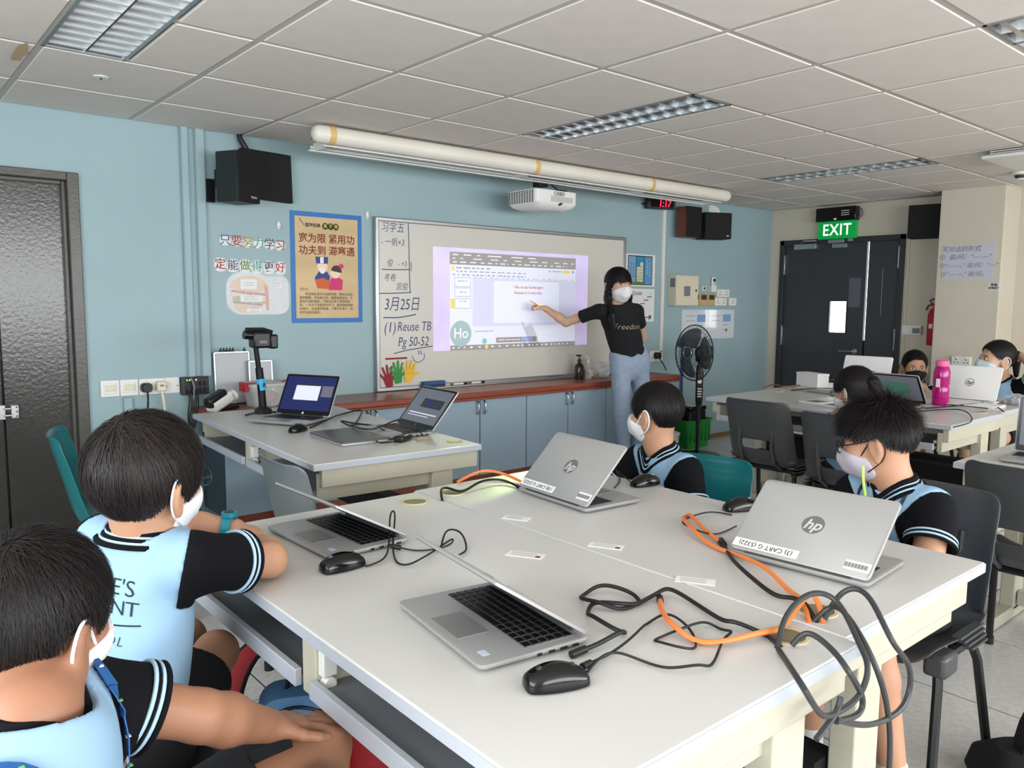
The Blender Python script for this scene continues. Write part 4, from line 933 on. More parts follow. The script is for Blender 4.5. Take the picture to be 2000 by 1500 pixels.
# ------------------------------------------------------------------ laptops, mice, cables and small things
CAB = {
    'charger1': [(0.929,0.906),(0.966,0.903),(1.019,0.903),(1.041,0.913),(1.03,0.933),(1.031,0.985),(1.053,1.018),(1.092,1.039),(1.117,0.992),(1.17,0.989),(1.189,1.029),(1.165,1.086),(1.115,1.09),(1.088,1.069),(1.09,1.02),(1.123,0.987),(1.22,0.991),(1.256,0.983),(1.255,0.916),(1.215,0.83),(1.214,0.801),(1.237,0.774),(1.225,0.735),(1.218,0.708)],
    'mouse1': [(0.864,0.841),(0.904,0.858),(0.954,0.859),(0.984,0.812),(0.988,0.769),(1.025,0.739),(1.062,0.739),(1.148,0.779),(1.177,0.78),(1.193,0.815),(1.188,0.845),(1.134,0.845),(1.068,0.863),(1.053,0.845),(1.054,0.797),(1.096,0.797),(1.141,0.846),(1.154,0.907),(1.108,0.917),(1.082,0.905),(1.003,0.872),(0.959,0.875),(0.898,0.863)],
    'orange1': [(1.212,0.972),(1.158,0.923),(1.11,0.856),(1.111,0.808),(1.14,0.768),(1.204,0.744),(1.282,0.743),(1.384,0.762),(1.411,0.753),(1.374,0.713)],
    'orange2': [(1.63,1.123),(1.683,1.215),(1.742,1.299),(1.758,1.326),(1.717,1.306),(1.642,1.219),(1.594,1.13),(1.563,1.026),(1.521,0.93),(1.461,0.836),(1.403,0.773),(1.357,0.733)],
    'charger3': [(1.627,1.115),(1.529,1.021),(1.454,0.931),(1.418,0.845),(1.419,0.805),(1.393,0.761),(1.369,0.724)],
    'loopA': [(1.377,0.717),(1.415,0.702),(1.421,0.657),(1.37,0.585,0.745),(1.439,0.585,0.688),(1.459,0.585,0.635),(1.423,0.585,0.601),(1.327,0.585,0.609),(1.246,0.585,0.637),(1.183,0.585,0.668)],
    'loopB': [(1.209,0.71),(1.267,0.729),(1.339,0.723),(1.367,0.686),(1.316,0.618),(1.286,0.585,0.722),(1.256,0.585,0.681),(1.182,0.585,0.679),(1.132,0.585,0.693),(1.073,0.585,0.759),(1.207,0.706)],
    'loopC': [(1.229,0.694),(1.25,0.677),(1.24,0.626),(1.219,0.585,0.735),(1.271,0.585,0.676),(1.26,0.585,0.649),(1.183,0.585,0.664)],
    'loopD': [(1.369,0.73),(1.394,0.703),(1.343,0.631),(1.335,0.585,0.687),(1.38,0.585,0.591),(1.391,0.585,0.502),(1.384,0.585,0.446)],
    'loopE': [(1.194,0.585,0.702),(1.182,0.585,0.679),(1.122,0.585,0.656)],
    'charger18': [(1.623,1.889),(1.628,1.977),(1.548,1.985),(1.443,1.944),(1.424,1.994),(1.375,1.964),(1.341,1.91)],
    'orange18': [(1.676,1.94),(1.666,2.024),(1.621,2.08),(1.509,2.061)],
    'mouse2': [(0.861,1.526),(0.906,1.526),(0.96,1.588),(1.032,1.701),(1.052,1.708),(0.984,1.609),(0.932,1.514),(0.931,1.461),(0.971,1.464),(1.044,1.521),(1.126,1.559),(1.07,1.499),(1.017,1.542),(0.983,1.579)],
    'usb2': [(1.075,1.536),(1.134,1.597),(1.152,1.56),(1.114,1.484),(1.064,1.446)],
    'mouse3': [(1.947,1.679),(2.0,1.783),(2.03,1.841),(1.966,1.759),(1.841,1.673)],
    'mouse4': [(1.881,1.262),(1.846,1.304),(1.766,1.299),(1.725,1.312),(1.678,1.268),(1.642,1.185),(1.696,1.176),(1.776,1.177)],
    'tcab1': [(1.624,3.376),(1.703,3.431),(1.852,3.566),(1.959,3.687),(2.068,3.726),(2.04,3.627),(1.832,3.333),(1.781,3.294),(1.799,3.418),(1.848,3.36),(1.869,3.227),(1.815,3.032)],
    'tcab2': [(1.762,3.234),(1.722,3.104),(1.733,2.994),(1.908,3.159),(2.029,3.222),(1.966,3.023),(1.844,2.765),(1.909,2.91),(1.794,2.85)],
    'tcab3': [(1.759,3.025),(1.66,2.831),(1.675,2.775),(1.754,2.835)],
    'bcab1': [(4.705,1.9),(4.831,1.833),(5.067,1.768),(5.307,1.796),(5.09,1.667),(4.813,1.536)],
    'bcab2': [(4.527,1.876),(4.714,1.787),(4.683,1.683),(4.385,1.537),(4.052,1.503)],
    'bcab3': [(4.873,3.059),(5.117,3.13),(4.991,2.973),(5.272,3.018),(5.682,3.084),(5.775,2.97)],
    'bcab4': [(4.917,2.87),(5.108,2.808),(5.165,2.689),(5.32,2.733)],
}
TZ = .7352
mat('scr_blue', (26, 34, 78), .3, emit=.5); mat('scr_white', (196, 200, 214), .3, emit=.45); mat('scr_grey', (96, 98, 108), .3, emit=.35); mat('scr_green', (70, 110, 96), .3, emit=.3); mat('scr_lilac', (120, 116, 168), .3, emit=.4); mat('scr_dark', (44, 46, 54), .3, emit=.2)
mat('logo_grey', (108, 108, 106), .4); mat('label_white', (236, 236, 234), .6)
KEYM = {}
def laptop(label, x, y, rz, ang, w=.324, d=.222, body='laptop_silver', keys='join', sticker=None, scr=None, logo='disc', z=TZ, group='laptops on the desks'):
    t = thing('laptop', label, 'laptop', (x, y, z), R(rz), group)
    hb = .016
    def sl(sx, sy, zz, r=.012): return [(a, b, zz) for a, b in rrect(sx, sy, r)]
    MB().loft([sl(w-.02, d-.02, .002), sl(w-.004, d-.004, .007), sl(w, d, .012), sl(w, d, hb-.001), sl(w-.003, d-.003, hb)]).build('base', body, t)
    m = MB()
    for sx in (-1, 1):
        for sy in (-1, 1): m.cyl((sx*(w/2-.03), sy*(d/2-.025), 0), (sx*(w/2-.03), sy*(d/2-.025), .003), .007, n=8)
    m.build('rubber_feet', 'black_rubber', t)
    bs = t.children[0]
    part('touchpad', 'touchpad', bs, (-.052, -d/2+.018, hb-.0005), (.052, -d/2+.082, hb+.0006), .0004)
    part('keyboard_bed', 'touchpad', bs, (-w*.44, -.012, hb-.0005), (w*.44, d/2-.022, hb+.0004))
    rows, cols = 6, 14; kw, kh = w*.88/cols, (d/2-.01)/rows
    kb = None
    if keys == 'obj':
        kb = bs
        for r_ in range(rows):
            c = 0
            while c < cols:
                n = 1
                if r_ == 0 and c == 4: n = 5
                if r_ in (1, 2) and c == 0: n = 1
                key = (n, round(kw, 4), round(kh, 4))
                if key not in KEYM:
                    a, b = n*kw-.0028, kh-.003
                    o = MB().loft([[(-a/2, -b/2, 0), (a/2, -b/2, 0), (a/2, b/2, 0), (-a/2, b/2, 0)], [(-a/2+.0008, -b/2+.0008, .0016), (a/2-.0008, -b/2+.0008, .0016), (a/2-.0008, b/2-.0008, .0016), (-a/2+.0008, b/2-.0008, .0016)]]).build('key', 'key_black', kb, smooth=False); KEYM[key] = o.data
                else:
                    o = bpy.data.objects.new('key', KEYM[key]); COL.objects.link(o); o.parent = kb
                o.location = (-w*.44+(c+n/2)*kw, -.012+(r_+.5)*kh, hb+.0004)
                c += n
    elif keys == 'join':
        m = MB()
        for r_ in range(rows):
            for c in range(cols): m.box((-w*.44+(c+.5)*kw, -.012+(r_+.5)*kh, hb+.001), (kw-.003, kh-.003, .0015))
        kb = m.build('keyboard', 'key_black', t, smooth=False); kb['kind'] = 'stuff'
    for k, (yy, ll) in enumerate(((.08, .012), (.055, .014), (.03, .012), (.005, .008))):
        part('port', 'black_matt', bs, (w/2-.002, yy-ll/2, .006), (w/2+.0006, yy+ll/2, .0105))
    if keys == 'obj': part('sticker', 'scr_white2', bs, (w/2-.05, -d/2+.022, hb-.0004), (w/2-.03, -d/2+.036, hb+.0005)) if mat('scr_white2', (196, 206, 224), .3) else 0
    MB().cyl((-w*.38, d/2-.008, hb), (w*.38, d/2-.008, hb), .006, n=10).build('hinge', 'dark_grey', t)
    # lid, pivoting at the hinge
    lid = MB().loft([[(a, b-d/2, zz) for a, b in rrect(w-e, d-e, .012)] for e, zz in ((.002, 0), (0, .001), (0, .005), (.003, .0065))]).build('lid', body, t, loc=(0, d/2-.006, hb+.002), rot=(-R(ang), 0, 0))
    MB().prism([(a, b-d/2) for a, b in rrect(w-.008, d-.008, .008)], -.0008, 0).build('bezel', 'screen_black', lid)
    if scr:
        sw, sh = w-.03, d-.04; cy_ = -d/2-.006
        def srect(u0, u1, v0, v1, m, k): part('screen_picture' if k == 0 else 'window_on_screen', m, lid, (-sw/2+u0*sw, cy_+sh/2-v1*sh, -.0010-.0003*k), (-sw/2+u1*sw, cy_+sh/2-v0*sh, -.0008-.0003*k))
        # v measured from the hinge side (0) to the top edge (1); u from left as the user sees it
        srect(0, 1, 0, 1, scr[0], 0)
        for q in scr[1]: srect(*q[:4], q[4], q[5] if len(q) > 5 else 1)
        MB().prism(circ(.006, 14), -.0012, -.0008).build('front_logo', 'paper', lid, loc=(0, -.012, 0))
    if logo == 'disc':
        dk = MB().prism(circ(.026, 32), .0064, .0068).build('logo', 'logo_grey', lid, loc=(0, -d/2, 0))
        text('logo_letters', 'hp', .040, 'laptop_silver2', dk, (0, .0015, .0072), rot=(0, 0, PI), shear=.28, off=.0006) if mat('laptop_silver2', (196, 196, 194), .4) else 0
    elif logo == 'ring':
        dk = MB().loft([[(r*math.cos(2*PI*k/24), r*math.sin(2*PI*k/24), .0068) for k in range(24)] for r in (.023, .026)], cap=False).build('logo', 'ink_black', lid, loc=(0, -d/2, 0))
        text('logo_letters', 'hp', .036, 'ink_black', dk, (0, .0015, .0072), rot=(0, 0, PI), shear=.28, off=.0004)
    if sticker:
        sx0, sx1 = .03, w/2-.004
        part('name_label', 'label_white', lid, (sx0-.03, -.031, .0064), (sx1, -.008, .0068))
        text('label_letters', sticker, .0175, 'ink_black', lid, ((sx0-.03+sx1)/2, -.0195, .007), rot=(0, 0, 0), sx=.95)
        part('barcode_label', 'label_white', lid, (-w/2+.006, -.04, .0064), (-w/2+.06, -.016, .0068))
        m = MB(); xx = -w/2+.011
        for q in range(22):
            ww = (.0008, .0013, .0018)[(q*7) % 3]; m.bb((xx, -.034, .0066), (xx+ww, -.022, .0070)); xx += ww+.0010
        m.build('barcode', 'ink_black', lid, smooth=False)
    return t
laptop('silver laptop nearest the camera with lid half closed, beside the shiny mouse', .877, 1.101, -98, 34, keys='obj')
laptop('silver half-closed laptop in front of the boy with the teal watch', .918, 1.772, -88, 28.6, keys='obj')
laptop('silver laptop seen from behind, the farther of the two with name labels', 1.688, 1.682, 86, 45, sticker='(18) CART G (5322)')
laptop('silver laptop seen from behind, the nearer one with a name label, at the right', 1.699, .91, 94.8, 38, sticker='(3) CART G (5322)')
win = [(.22, .72, .30, .78, 'scr_white'), (.76, .98, .42, .74, 'scr_grey'), (.22, .72, .73, .78, 'scr_dark', 2)]
laptop('open laptop with a dark blue screen at the far end of the teacher desk', 1.63, 3.62, -62, 118, scr=('scr_blue', win), z=TZ+.003)
laptop('open laptop with a grey page on screen at the near end of the teacher desk', 1.87, 3.047, -93, 130, scr=('scr_grey', [(.3, .9, .45, .72, 'scr_dark'), (.42, .62, .5, .68, 'scr_blue', 2), (.1, .9, .25, .28, 'scr_white', 1), (.1, .7, .18, .2, 'scr_white', 1)]))
laptop('white laptop with thin ring logo in front of the boy in the black mask', 5.49, 2.60, 93, 72, w=.33, d=.225, body='laptop_white', logo='ring')
laptop('white laptop with ring logo in front of the masked girl, beside the pink bottle', 5.35, 1.89, 93, 62, w=.33, d=.225, body='laptop_white', logo='ring')
laptop('open laptop with greenish screen behind the spiky-haired boy', 4.66, 2.08, -90, 52, scr=('scr_grey', [(.25, .8, .25, .75, 'scr_green')]))
laptop('open laptop at the right edge with a lilac page on its screen', 3.46, .92, -87, 95, scr=('scr_grey', [(.1, .6, .55, .75, 'scr_lilac'), (.1, .9, .1, .5, 'scr_lilac', 1)]))
# closed tablet-like laptop on the teacher desk, closed laptops far
def slab(label, name, cat, x, y, rz, w, d, h, m, m2, z=TZ):
    t = thing(name, label, cat, (x, y, z), R(rz))
    MB().loft([[(a, b, zz) for a, b in rrect(w-e, d-e, .012)] for e, zz in ((.01, 0), (0, h*.3), (0, h*.55))]).build('base', m, t)
    MB().loft([[(a, b, zz) for a, b in rrect(w-e, d-e, .012)] for e, zz in ((0, h*.6), (0, h*.85), (.006, h))]).build('lid', m2, t)
    MB().cyl((-w*.4, d/2-.004, h*.55), (w*.4, d/2-.004, h*.55), h*.3, n=8).build('hinge', 'dark_grey', t)
    return t
slab('closed grey laptop lying under cables at the near end of the teacher desk', 'closed_laptop', 'laptop', 1.635, 3.03, -92, .33, .22, .02, 'laptop_silver', 'scr_lidgrey') if mat('scr_lidgrey', (96, 96, 98), .35, metal=.3) else 0
slab('closed white laptop lying behind the pink bottle', 'closed_laptop', 'laptop', 5.05, 1.78, 90, .30, .2, .018, 'laptop_white', 'laptop_white')
slab('closed laptop under the white box near the long-haired girl', 'closed_laptop', 'laptop', 5.02, 2.62, 80, .32, .22, .016, 'laptop_silver', 'laptop_silver')
t = thing('white_box', 'white box standing before the exit door on the far desk', 'box', (5.30, 2.93, TZ), R(70)); part('carton', 'paper', t, (-.11, -.05, 0), (.11, .05, .085), .003); part('lid', 'paper', t, (-.112, -.052, .085), (.112, .052, .1), .002)
t = thing('open_booklet', 'open printed booklet by the long-haired girl', 'booklet', (4.43, 2.33, TZ), R(75)); part('page', 'paper', t, (-.15, -.1, 0), (0, .1, .012), .003); part('page', 'paper', t, (0, -.1, 0), (.15, .1, .014), .003); part('printed_block', 'ink_grey', t, (-.13, -.05, .012), (-.03, .08, .0124))
part('printed_block', 'ink_grey', t, (.03, -.02, .014), (.12, .08, .0144))

def mouse(label, x, y, rz, cab, group='black computer mice', shine='black_gloss', z=TZ):
    t = thing('computer_mouse', label, 'mouse', (x, y, z), R(rz), group)
    rings = []
    for i in range(11):
        f = i/10; yy = -.054+.108*f
        wd = .031*math.sin(PI*(.1+.8*f))**.5*(1-.10*math.sin(PI*f)); ht = .036*math.sin(PI*(.08+.78*(1-f)))**.7
        rings.append([(wd*math.copysign(abs(math.cos(a))**.8, math.cos(a)), yy, .003+ht*max(0, math.sin(a))**.75 if math.sin(a) > 0 else .003+.003*math.sin(a)) for a in [2*PI*k/20 for k in range(20)]])
    MB().loft(rings).build('shell', shine, t, smooth='all', sub=1)
    MB().cyl((-.003, .026, .0285), (.003, .026, .0285), .0065, n=14).build('scroll_wheel', 'dark_grey', t)
    MB().tube(spline([(0, .045, .0235), (0, .03, .031), (0, .012, .0355), (0, 0, .0372)], 4), .0008, 5).build('button_seam', 'dark_grey', t)
    MB().cyl((0, -.028, .030), (0, -.030, .0345), .005, n=14).build('mark', 'steel', t)
    return t
m1 = mouse('shiny black mouse nearest the camera', .817, .855, -112, 0)
m2 = mouse('black mouse in front of the boy with the teal watch', .818, 1.552, -88, 0)
m3 = mouse('black mouse in front of the boy by the fan', 1.975, 1.66, 80, 0)
m4 = mouse('black mouse between the two laptops seen from behind', 1.955, 1.285, 70, 0)
m5 = mouse('black mouse on the teacher desk', 1.545, 3.335, -60, 0)
def cab(label, key, r, m='black_rubber', zoff=0., arcs=(), name='cable', cat='cable', plug=None):
    pts = []
    for i, p in enumerate(CAB[key]):
        z = TZ+r+.001+zoff+.006*(i % 3) if len(p) == 2 else p[2]
        pts.append([p[0], p[1], z])
    for i, z in arcs: pts[i][2] = z
    t = thing(name, label, cat, (pts[0][0], pts[0][1], 0))
    cable('cord', [(a-pts[0][0], b-pts[0][1], c) for a, b, c in pts], r, m, t, 7)
    if plug:
        i = plug[0]; P_ = Vector(pts[i])-Vector((pts[0][0], pts[0][1], 0)); Q = Vector(pts[i+1 if i >= 0 else i-1])-Vector((pts[0][0], pts[0][1], 0)); d_ = (P_-Q).normalized()
        MB().cyl(P_-d_*.004, P_+d_*plug[1], plug[2]).build('plug', 'black_plastic', t)
    return t
cab('black charger cord coiled beside the nearest laptop', 'charger1', .0042, arcs=((0, .744), (22, .742), (23, .735)), plug=(0, .028, .007))
cab('thin tangled cord of the shiny mouse on the front desk', 'mouse1', .0024, plug=(-1, .02, .006))
cab('orange network cable curving to the front grommet', 'orange1', .0052, 'lan_orange', arcs=((7, .765), (8, .77), (9, .735)), plug=(0, .022, .007))
cab('orange network cable looped beside the nearer laptop seen from behind', 'orange2', .0052, 'lan_orange', arcs=((10, .755), (11, .733)), plug=(0, .022, .007))
cab('black charger cord of the nearer laptop seen from behind, running to the grommet', 'charger3', .0048, arcs=((6, .733),), plug=(0, .03, .009))
cab('grey cable loop hanging widest over the desk edge', 'loopA', .0052, 'cable_grey', arcs=((0, .735), (1, .79), (2, .80))) if mat('cable_grey', (50, 52, 54), .4) else 0
cab('grey cable loop rising from the front grommet', 'loopB', .0052, 'cable_grey', arcs=((0, .735), (1, .775), (2, .80), (3, .79), (10, .735)))
cab('grey cable loop hanging lowest behind the desk leg', 'loopC', .0052, 'cable_grey', arcs=((0, .74), (1, .765)))
cab('grey cable falling straight over the edge to the floor', 'loopD', .0052, 'cable_grey', arcs=((0, .735), (1, .77)))
cab('short grey cable end below the desk edge', 'loopE', .0052, 'cable_grey')
cab('black charger cord of the farther laptop seen from behind', 'charger18', .004, arcs=((5, .755), (6, .735)), plug=(0, .025, .006))
cab('orange network cable behind the farther laptop seen from behind', 'orange18', .005, 'lan_orange', arcs=((1, .755), (2, .76)))
cab('thin cord of the mouse in front of the boy with the watch', 'mouse2', .0022, arcs=((3, .79), (4, .79)), plug=(-1, .02, .006))
cab('thin cable loop between the two half-closed laptops', 'usb2', .0024, arcs=((1, .755), (2, .755)))
cab('thin mouse cord in front of the boy by the fan', 'mouse3', .0022)
cab('thin mouse cord left of the nearer laptop seen from behind', 'mouse4', .0022)
cab('tangled black cables between the two teacher laptops', 'tcab1', .004)
cab('looped black cable over the closed laptop', 'tcab2', .0032, zoff=.02)
cab('short black cable at the near edge of the closed laptop', 'tcab3', .0032, zoff=.0)
cab('dark cable running past the pink bottle', 'bcab1', .004, zoff=.0); cab('thin cable drooping over the far desk edge', 'bcab2', .003); cab('reddish brown cable by the white box', 'bcab3', .004, 'counter_brown'); cab('dark cable on the far desk before the exit door', 'bcab4', .004)
t = thing('power_adaptor', 'black adaptor lump among cables on the teacher desk', 'adaptor', (1.79, 2.84, TZ), R(30)); part('brick', 'black_plastic', t, (-.045, -.022, 0), (.045, .022, .028), .008); part('cord_guard', 'black_rubber', t, (.045, -.007, .008), (.07, .007, .02), .003)
# labels taped on the desks
for k, (x, y, r_, ww, pr, lb_) in enumerate(((1.39, 1.623, 62, .075, 0, 'blank white label on the desk in front of the farther laptop'), (1.40, 1.295, 62, .085, 1, 'white printed label by the seam between the desks'), (1.20, 1.368, 64, .09, 1, 'white printed label on the near side of the seam'), (1.372, 1.006, 66, .085, 0, 'white paper label on the desk in front of the nearer laptop with the barcode'))):
    t = thing('desk_label', lb_, 'label', (x, y, TZ), R(r_-62-62))
    part('paper', 'label_white', t, (-ww/2, -.018, 0), (ww/2, .018, .0012))
    for q in range(3): part('printed_line', 'ink_grey', t, (-ww/2+.01, .008-q*.009, .0012), (ww/2-.02, .0095-q*.009, .0015))
    if pr: part('red_mark', 'crimson', t, (ww/2-.018, -.012, .0012), (ww/2-.006, .0, .0015))

# ---- things at the far end of the teacher desk
t = thing('document_camera', 'black document camera on a slanted arm with a blue tag', 'document camera', (1.655, 3.99, TZ))
MB().lathe([(0, 0), (.045, 0), (.045, .02), (.03, .035), (0, .035)]).build('base', 'black_plastic', t)
MB().tube([(0, 0, .02), (-.008, -.005, .12), (-.02, -.01, .24)], .021).build('lower_arm', 'black_plastic', t)
MB().tube([(-.02, -.01, .22), (-.04, -.02, .36)], .014).build('upper_arm', 'black_plastic', t)
MB().tube([(-.005, -.005, .125), (-.013, -.0075, .185)], .0235).build('blue_tag', 'tag_blue', t) if mat('tag_blue', (66, 168, 214), .5) else 0
text('tag_letter', 'A', .03, 'ink_black', t, (-.004, -.0335, .152), off=.0008)
hd = MB().bb((-.06, -.05, .345), (.035, .03, .43)).build('head', 'black_plastic', t, bevel=.012)
MB().cyl((-.10, -.02, .415), (-.05, -.02, .41), .022).build('lens_tube', 'black_gloss', t); MB().bb((.03, -.045, .34), (.075, .025, .415)).build('side_box', 'black_plastic', t, bevel=.01)
MB().tube([(-.09, -.02, .44), (0, -.02, .44), (.05, -.02, .425)], .012).build('top_arm', 'black_plastic', t); part('label', 'ink_grey', t, (-.03, -.0515, .37), (.01, -.05, .385))
t = thing('cable_heap', 'black adaptor and coiled cables beside the document camera', 'cables', (1.80, 3.93, TZ), R(20))
part('adaptor', 'black_plastic', t, (-.08, -.035, 0), (.09, .035, .05), .012)
for k in range(3): MB().tube(spline([((.08+.012*k)*math.cos(a), .05*math.sin(a), .02+.012*k+.06*max(0, math.sin(a*1+k))) for a in [2*PI*q/9 for q in range(9)]], 5, True), .0045, closed=True).build('coil', 'black_rubber', t)
cable('cord', [(-.1, .02, .01), (-.2, .04, .02), (-.26, .08, .008)], .005, 'black_rubber', t)
t = thing('label_printer', 'white and black handheld device lying on the counter end', 'handheld device', (1.60, 4.40, .7145), R(25))
MB().loft([[(x, y, z) for y, z in rrect(.075, .065, .02, c=(0, .036))] for x in (-.09, .05)]).build('body', 'white_plastic', t, rot=(0, R(-22), 0), loc=(0, 0, .02)); part('grip', 'black_plastic', t, (-.1, -.03, .055), (.04, .03, .115), .015, rot=(0, R(-22), 0)); MB().cyl((.05, 0, .065), (.075, 0, .075), .034).build('nozzle', 'white_plastic', t)
part('foot', 'black_rubber', t, (-.06, -.03, 0), (.09, .035, .02), .008)
for lb_, x, z0_, z1_, w, y in (('grey mini whiteboard leaning on the wall behind the document camera', 1.73, .718, 1.022, .205, WY-.045), ('small grey board leaning behind the plastic box', 1.89, .718, .965, .14, WY-.075)):
    t = thing('mini_whiteboard', lb_, 'board', (x, y, z0_), rot=(R(-4), 0, 0)); part('panel', 'tray_light', t, (-w/2, 0, 0), (w/2, .008, z1_-z0_)) if mat('tray_light', (176, 180, 184), .4) else 0
    for lo, hi in (((-w/2-.005, -.004, 0), (-w/2+.006, .012, z1_-z0_)), ((w/2-.006, -.004, 0), (w/2+.005, .012, z1_-z0_)), ((-w/2, -.004, z1_-z0_-.008), (w/2, .012, z1_-z0_+.004)), ((-w/2, -.004, 0), (w/2, .012, .01))): part('frame_rail', 'alu', t, lo, hi, .002)
for k in range(6):
    t = thing('board_clip', ['leftmost black clip on the mini whiteboard', 'second black clip from the left on the mini whiteboard', 'middle black clip of the row on the mini whiteboard', 'fourth black clip on the mini whiteboard', 'fifth black clip on the mini whiteboard, ending the row', 'lone black clip at the right of the mini whiteboard'][k], 'clip', (1.655+(k*.018 if k < 5 else .14), WY-.06, 1.025), group='clips on the mini whiteboard'); part('jaw', 'black_plastic', t, (-.006, -.008, 0), (.006, .012, .012), .002); part('lever', 'black_plastic', t, (-.004, -.004, .012), (.004, .004, .024), .002)
t = thing('storage_box', 'clear plastic box with red clips behind the document camera', 'storage box', (1.86, 4.42, .7145))
MB().loft([rrz(.20, .15, 0, .02), rrz(.24, .18, .12, .025), rrz(.236, .176, .12, .025), rrz(.196, .146, .004, .02)]).build('tub', 'clear_plastic', t); MB().loft([rrz(.26, .2, .12, .03), rrz(.26, .2, .135, .03), rrz(.22, .16, .14, .025)]).build('lid', 'lid_pale', t) if mat('lid_pale', (214, 206, 200), .3, alpha=.75) else 0
for s in (-1, 1): MB().bb((s*.135-.012, -.05, .09), (s*.135+.006, .05, .142)).bb((s*.1-.04, -.07, .139), (s*.1+.04, -.055, .145)).build('clip', 'red', t, bevel=.003)
MB().ell((0, 0, .05), (.07, .05, .04)).build('contents', 'pale_red', t) if mat('pale_red', (190, 130, 120), .6) else 0
# ---- bottles and bags at the right of the counter
t = thing('pump_bottle', 'dark brown pump bottle on the counter near the teacher', 'bottle', (4.465, 4.46, .7145))
MB().lathe([(0, 0), (.035, 0), (.037, .01), (.037, .10), (.03, .118), (.013, .13), (.013, .14), (0, .14)]).build('body', 'amber', t) if mat('amber', (46, 22, 16), .12) else 0
MB().lathe([(.016, .138), (.016, .158), (.006, .16), (.005, .185), (0, .185)]).bb((-.03, -.008, .183), (.012, .008, .196)).build('pump', 'black_plastic', t); part('label', 'dark_grey', t, (-.025, -.0385, .03), (.025, -.03, .08))
t = thing('pump_bottle', 'clear sanitiser bottle with white pump beside the brown one', 'bottle', (4.55, 4.44, .7145))
MB().lathe([(0, 0), (.03, 0), (.032, .01), (.032, .09), (.024, .11), (.011, .12), (.011, .13), (0, .13)]).build('body', 'clear_plastic', t); MB().lathe([(.014, .128), (.014, .145), (.005, .148), (.005, .17), (0, .17)]).bb((-.026, -.007, .168), (.01, .007, .18)).build('pump', 'white_plastic', t); part('label', 'fig_skin', t, (-.02, -.0335, .02), (.02, -.028, .075))
t = thing('plastic_bag', 'crumpled clear plastic bag on the counter behind the teacher', 'bag', (4.71, 4.45, .7145))
def crumple(c, r, n=22, m=14, amp=.28, seed=1):
    rr = random.Random(seed); mbx = MB(); mbx.ell(c, r, n=n, m=m); mbx.v = [tuple(c[i]+(p[i]-c[i])*(1+amp*(rr.random()-.5)) for i in range(3)) for p in mbx.v]; mbx.v = [(a, b, max(b2, 0)) for a, b, b2 in mbx.v]; return mbx
crumple((0, 0, .06), (.10, .07, .065), amp=.35).build('bag', 'clear_plastic', t, smooth=False); crumple((.02, -.01, .05), (.06, .05, .045), amp=.4, seed=4).build('contents', 'paper', t, smooth=False)
# ---- far desk: pink bottle, zip bag, blue cup
t = thing('water_bottle', 'translucent magenta water bottle with pink lid', 'bottle', (4.965, 1.925, TZ))
MB().lathe([(0, 0), (.042, 0), (.046, .006), (.046, .10), (.042, .115), (.046, .13), (.046, .20), (.038, .225), (.034, .235), (0, .235)]).build('body', 'magenta', t) if mat('magenta', (200, 20, 130), .12, trans=.35, spec=.5) else 0
MB().lathe([(0, .232), (.036, .232), (.038, .236), (.038, .262), (.03, .268), (0, .268)]).build('lid', 'pink_lid', t) if mat('pink_lid', (240, 110, 160), .4) else 0
part('print', 'paper', t, (-.047, -.01, .11), (-.044, .012, .16))
t = thing('zip_bag', 'clear zip bag with grey contents on the far desk', 'bag', (5.36, 1.652, TZ+.0)); crumple((0, 0, .03), (.08, .062, .035), amp=.2, seed=7).build('bag', 'clear_plastic', t, smooth=False); crumple((0, 0, .025), (.06, .045, .022), amp=.2, seed=9).build('contents', 'grey_stuff', t, smooth=False) if mat('grey_stuff', (110, 112, 124), .5) else 0
t = thing('blue_cup', 'dark blue bottle top behind the long-haired girl', 'bottle', (5.33, 2.52, TZ)); MB().lathe([(0, 0), (.035, 0), (.035, .1), (.02, .12), (0, .12)]).build('body', 'navy_plastic', t) if mat('navy_plastic', (24, 36, 70), .4) else 0
MB().lathe([(0, .118), (.022, .118), (.022, .14), (0, .14)]).build('cap', 'navy_plastic', t)
# ---- bags under the front desk
t = thing('backpack', 'red and black school backpack under the front desk', 'backpack', (1.03, 1.83, 0), R(8))
def crr(w, d, z, r, dx=0, dy=0): return [(x+dx, y+dy, z) for x, y in rrect(w, d, r)]
MB().loft([crr(.28, .34, .0, .06), crr(.32, .38, .05, .08), crr(.31, .37, .25, .09, .01), crr(.26, .32, .36, .1, .015), crr(.16, .2, .41, .08, .02), crr(.05, .06, .42, .02, .02)]).build('body', 'backpack_red', t) if mat('backpack_red', (150, 20, 30), .6, bump=.2, bsc=200) else 0
MB().loft([[(x, y, z) for y, z in rrect(.26, .2, .06, c=(0, .13))] for x in (-.19, -.14)]).build('front_pocket', 'backpack_red', t, bevel=.01)
MB().tube([(-.195, .13*math.cos(a), .13+.1*math.sin(a)) for a in [2*PI*k/24 for k in range(24)]], .004, 6, True).build('piping', 'paper', t)
MB().loft([crr(.1, .05, .02, .02, .02, -.2), crr(.1, .06, .3, .025, .02, -.195)]).build('side_pocket', 'black_plastic', t); MB().loft([crr(.1, .05, .02, .02, .02, .2), crr(.1, .06, .3, .025, .02, .195)]).build('side_pocket', 'black_plastic', t)
for s in (-1, 1): MB().loft([[(-.02+x*1.0, s*.1+.19*.0+w_, z) for x, w_ in ((-.012, -.03), (.012, -.03), (.012, .03), (-.012, .03))] for z in (.40, .47)]).build('strap_top', 'black_matt', t)
stp = [(-.1, .22, .40), (-.2, .26, .36), (-.25, .27, .22), (-.22, .24, .08), (-.15, .2, .02)]
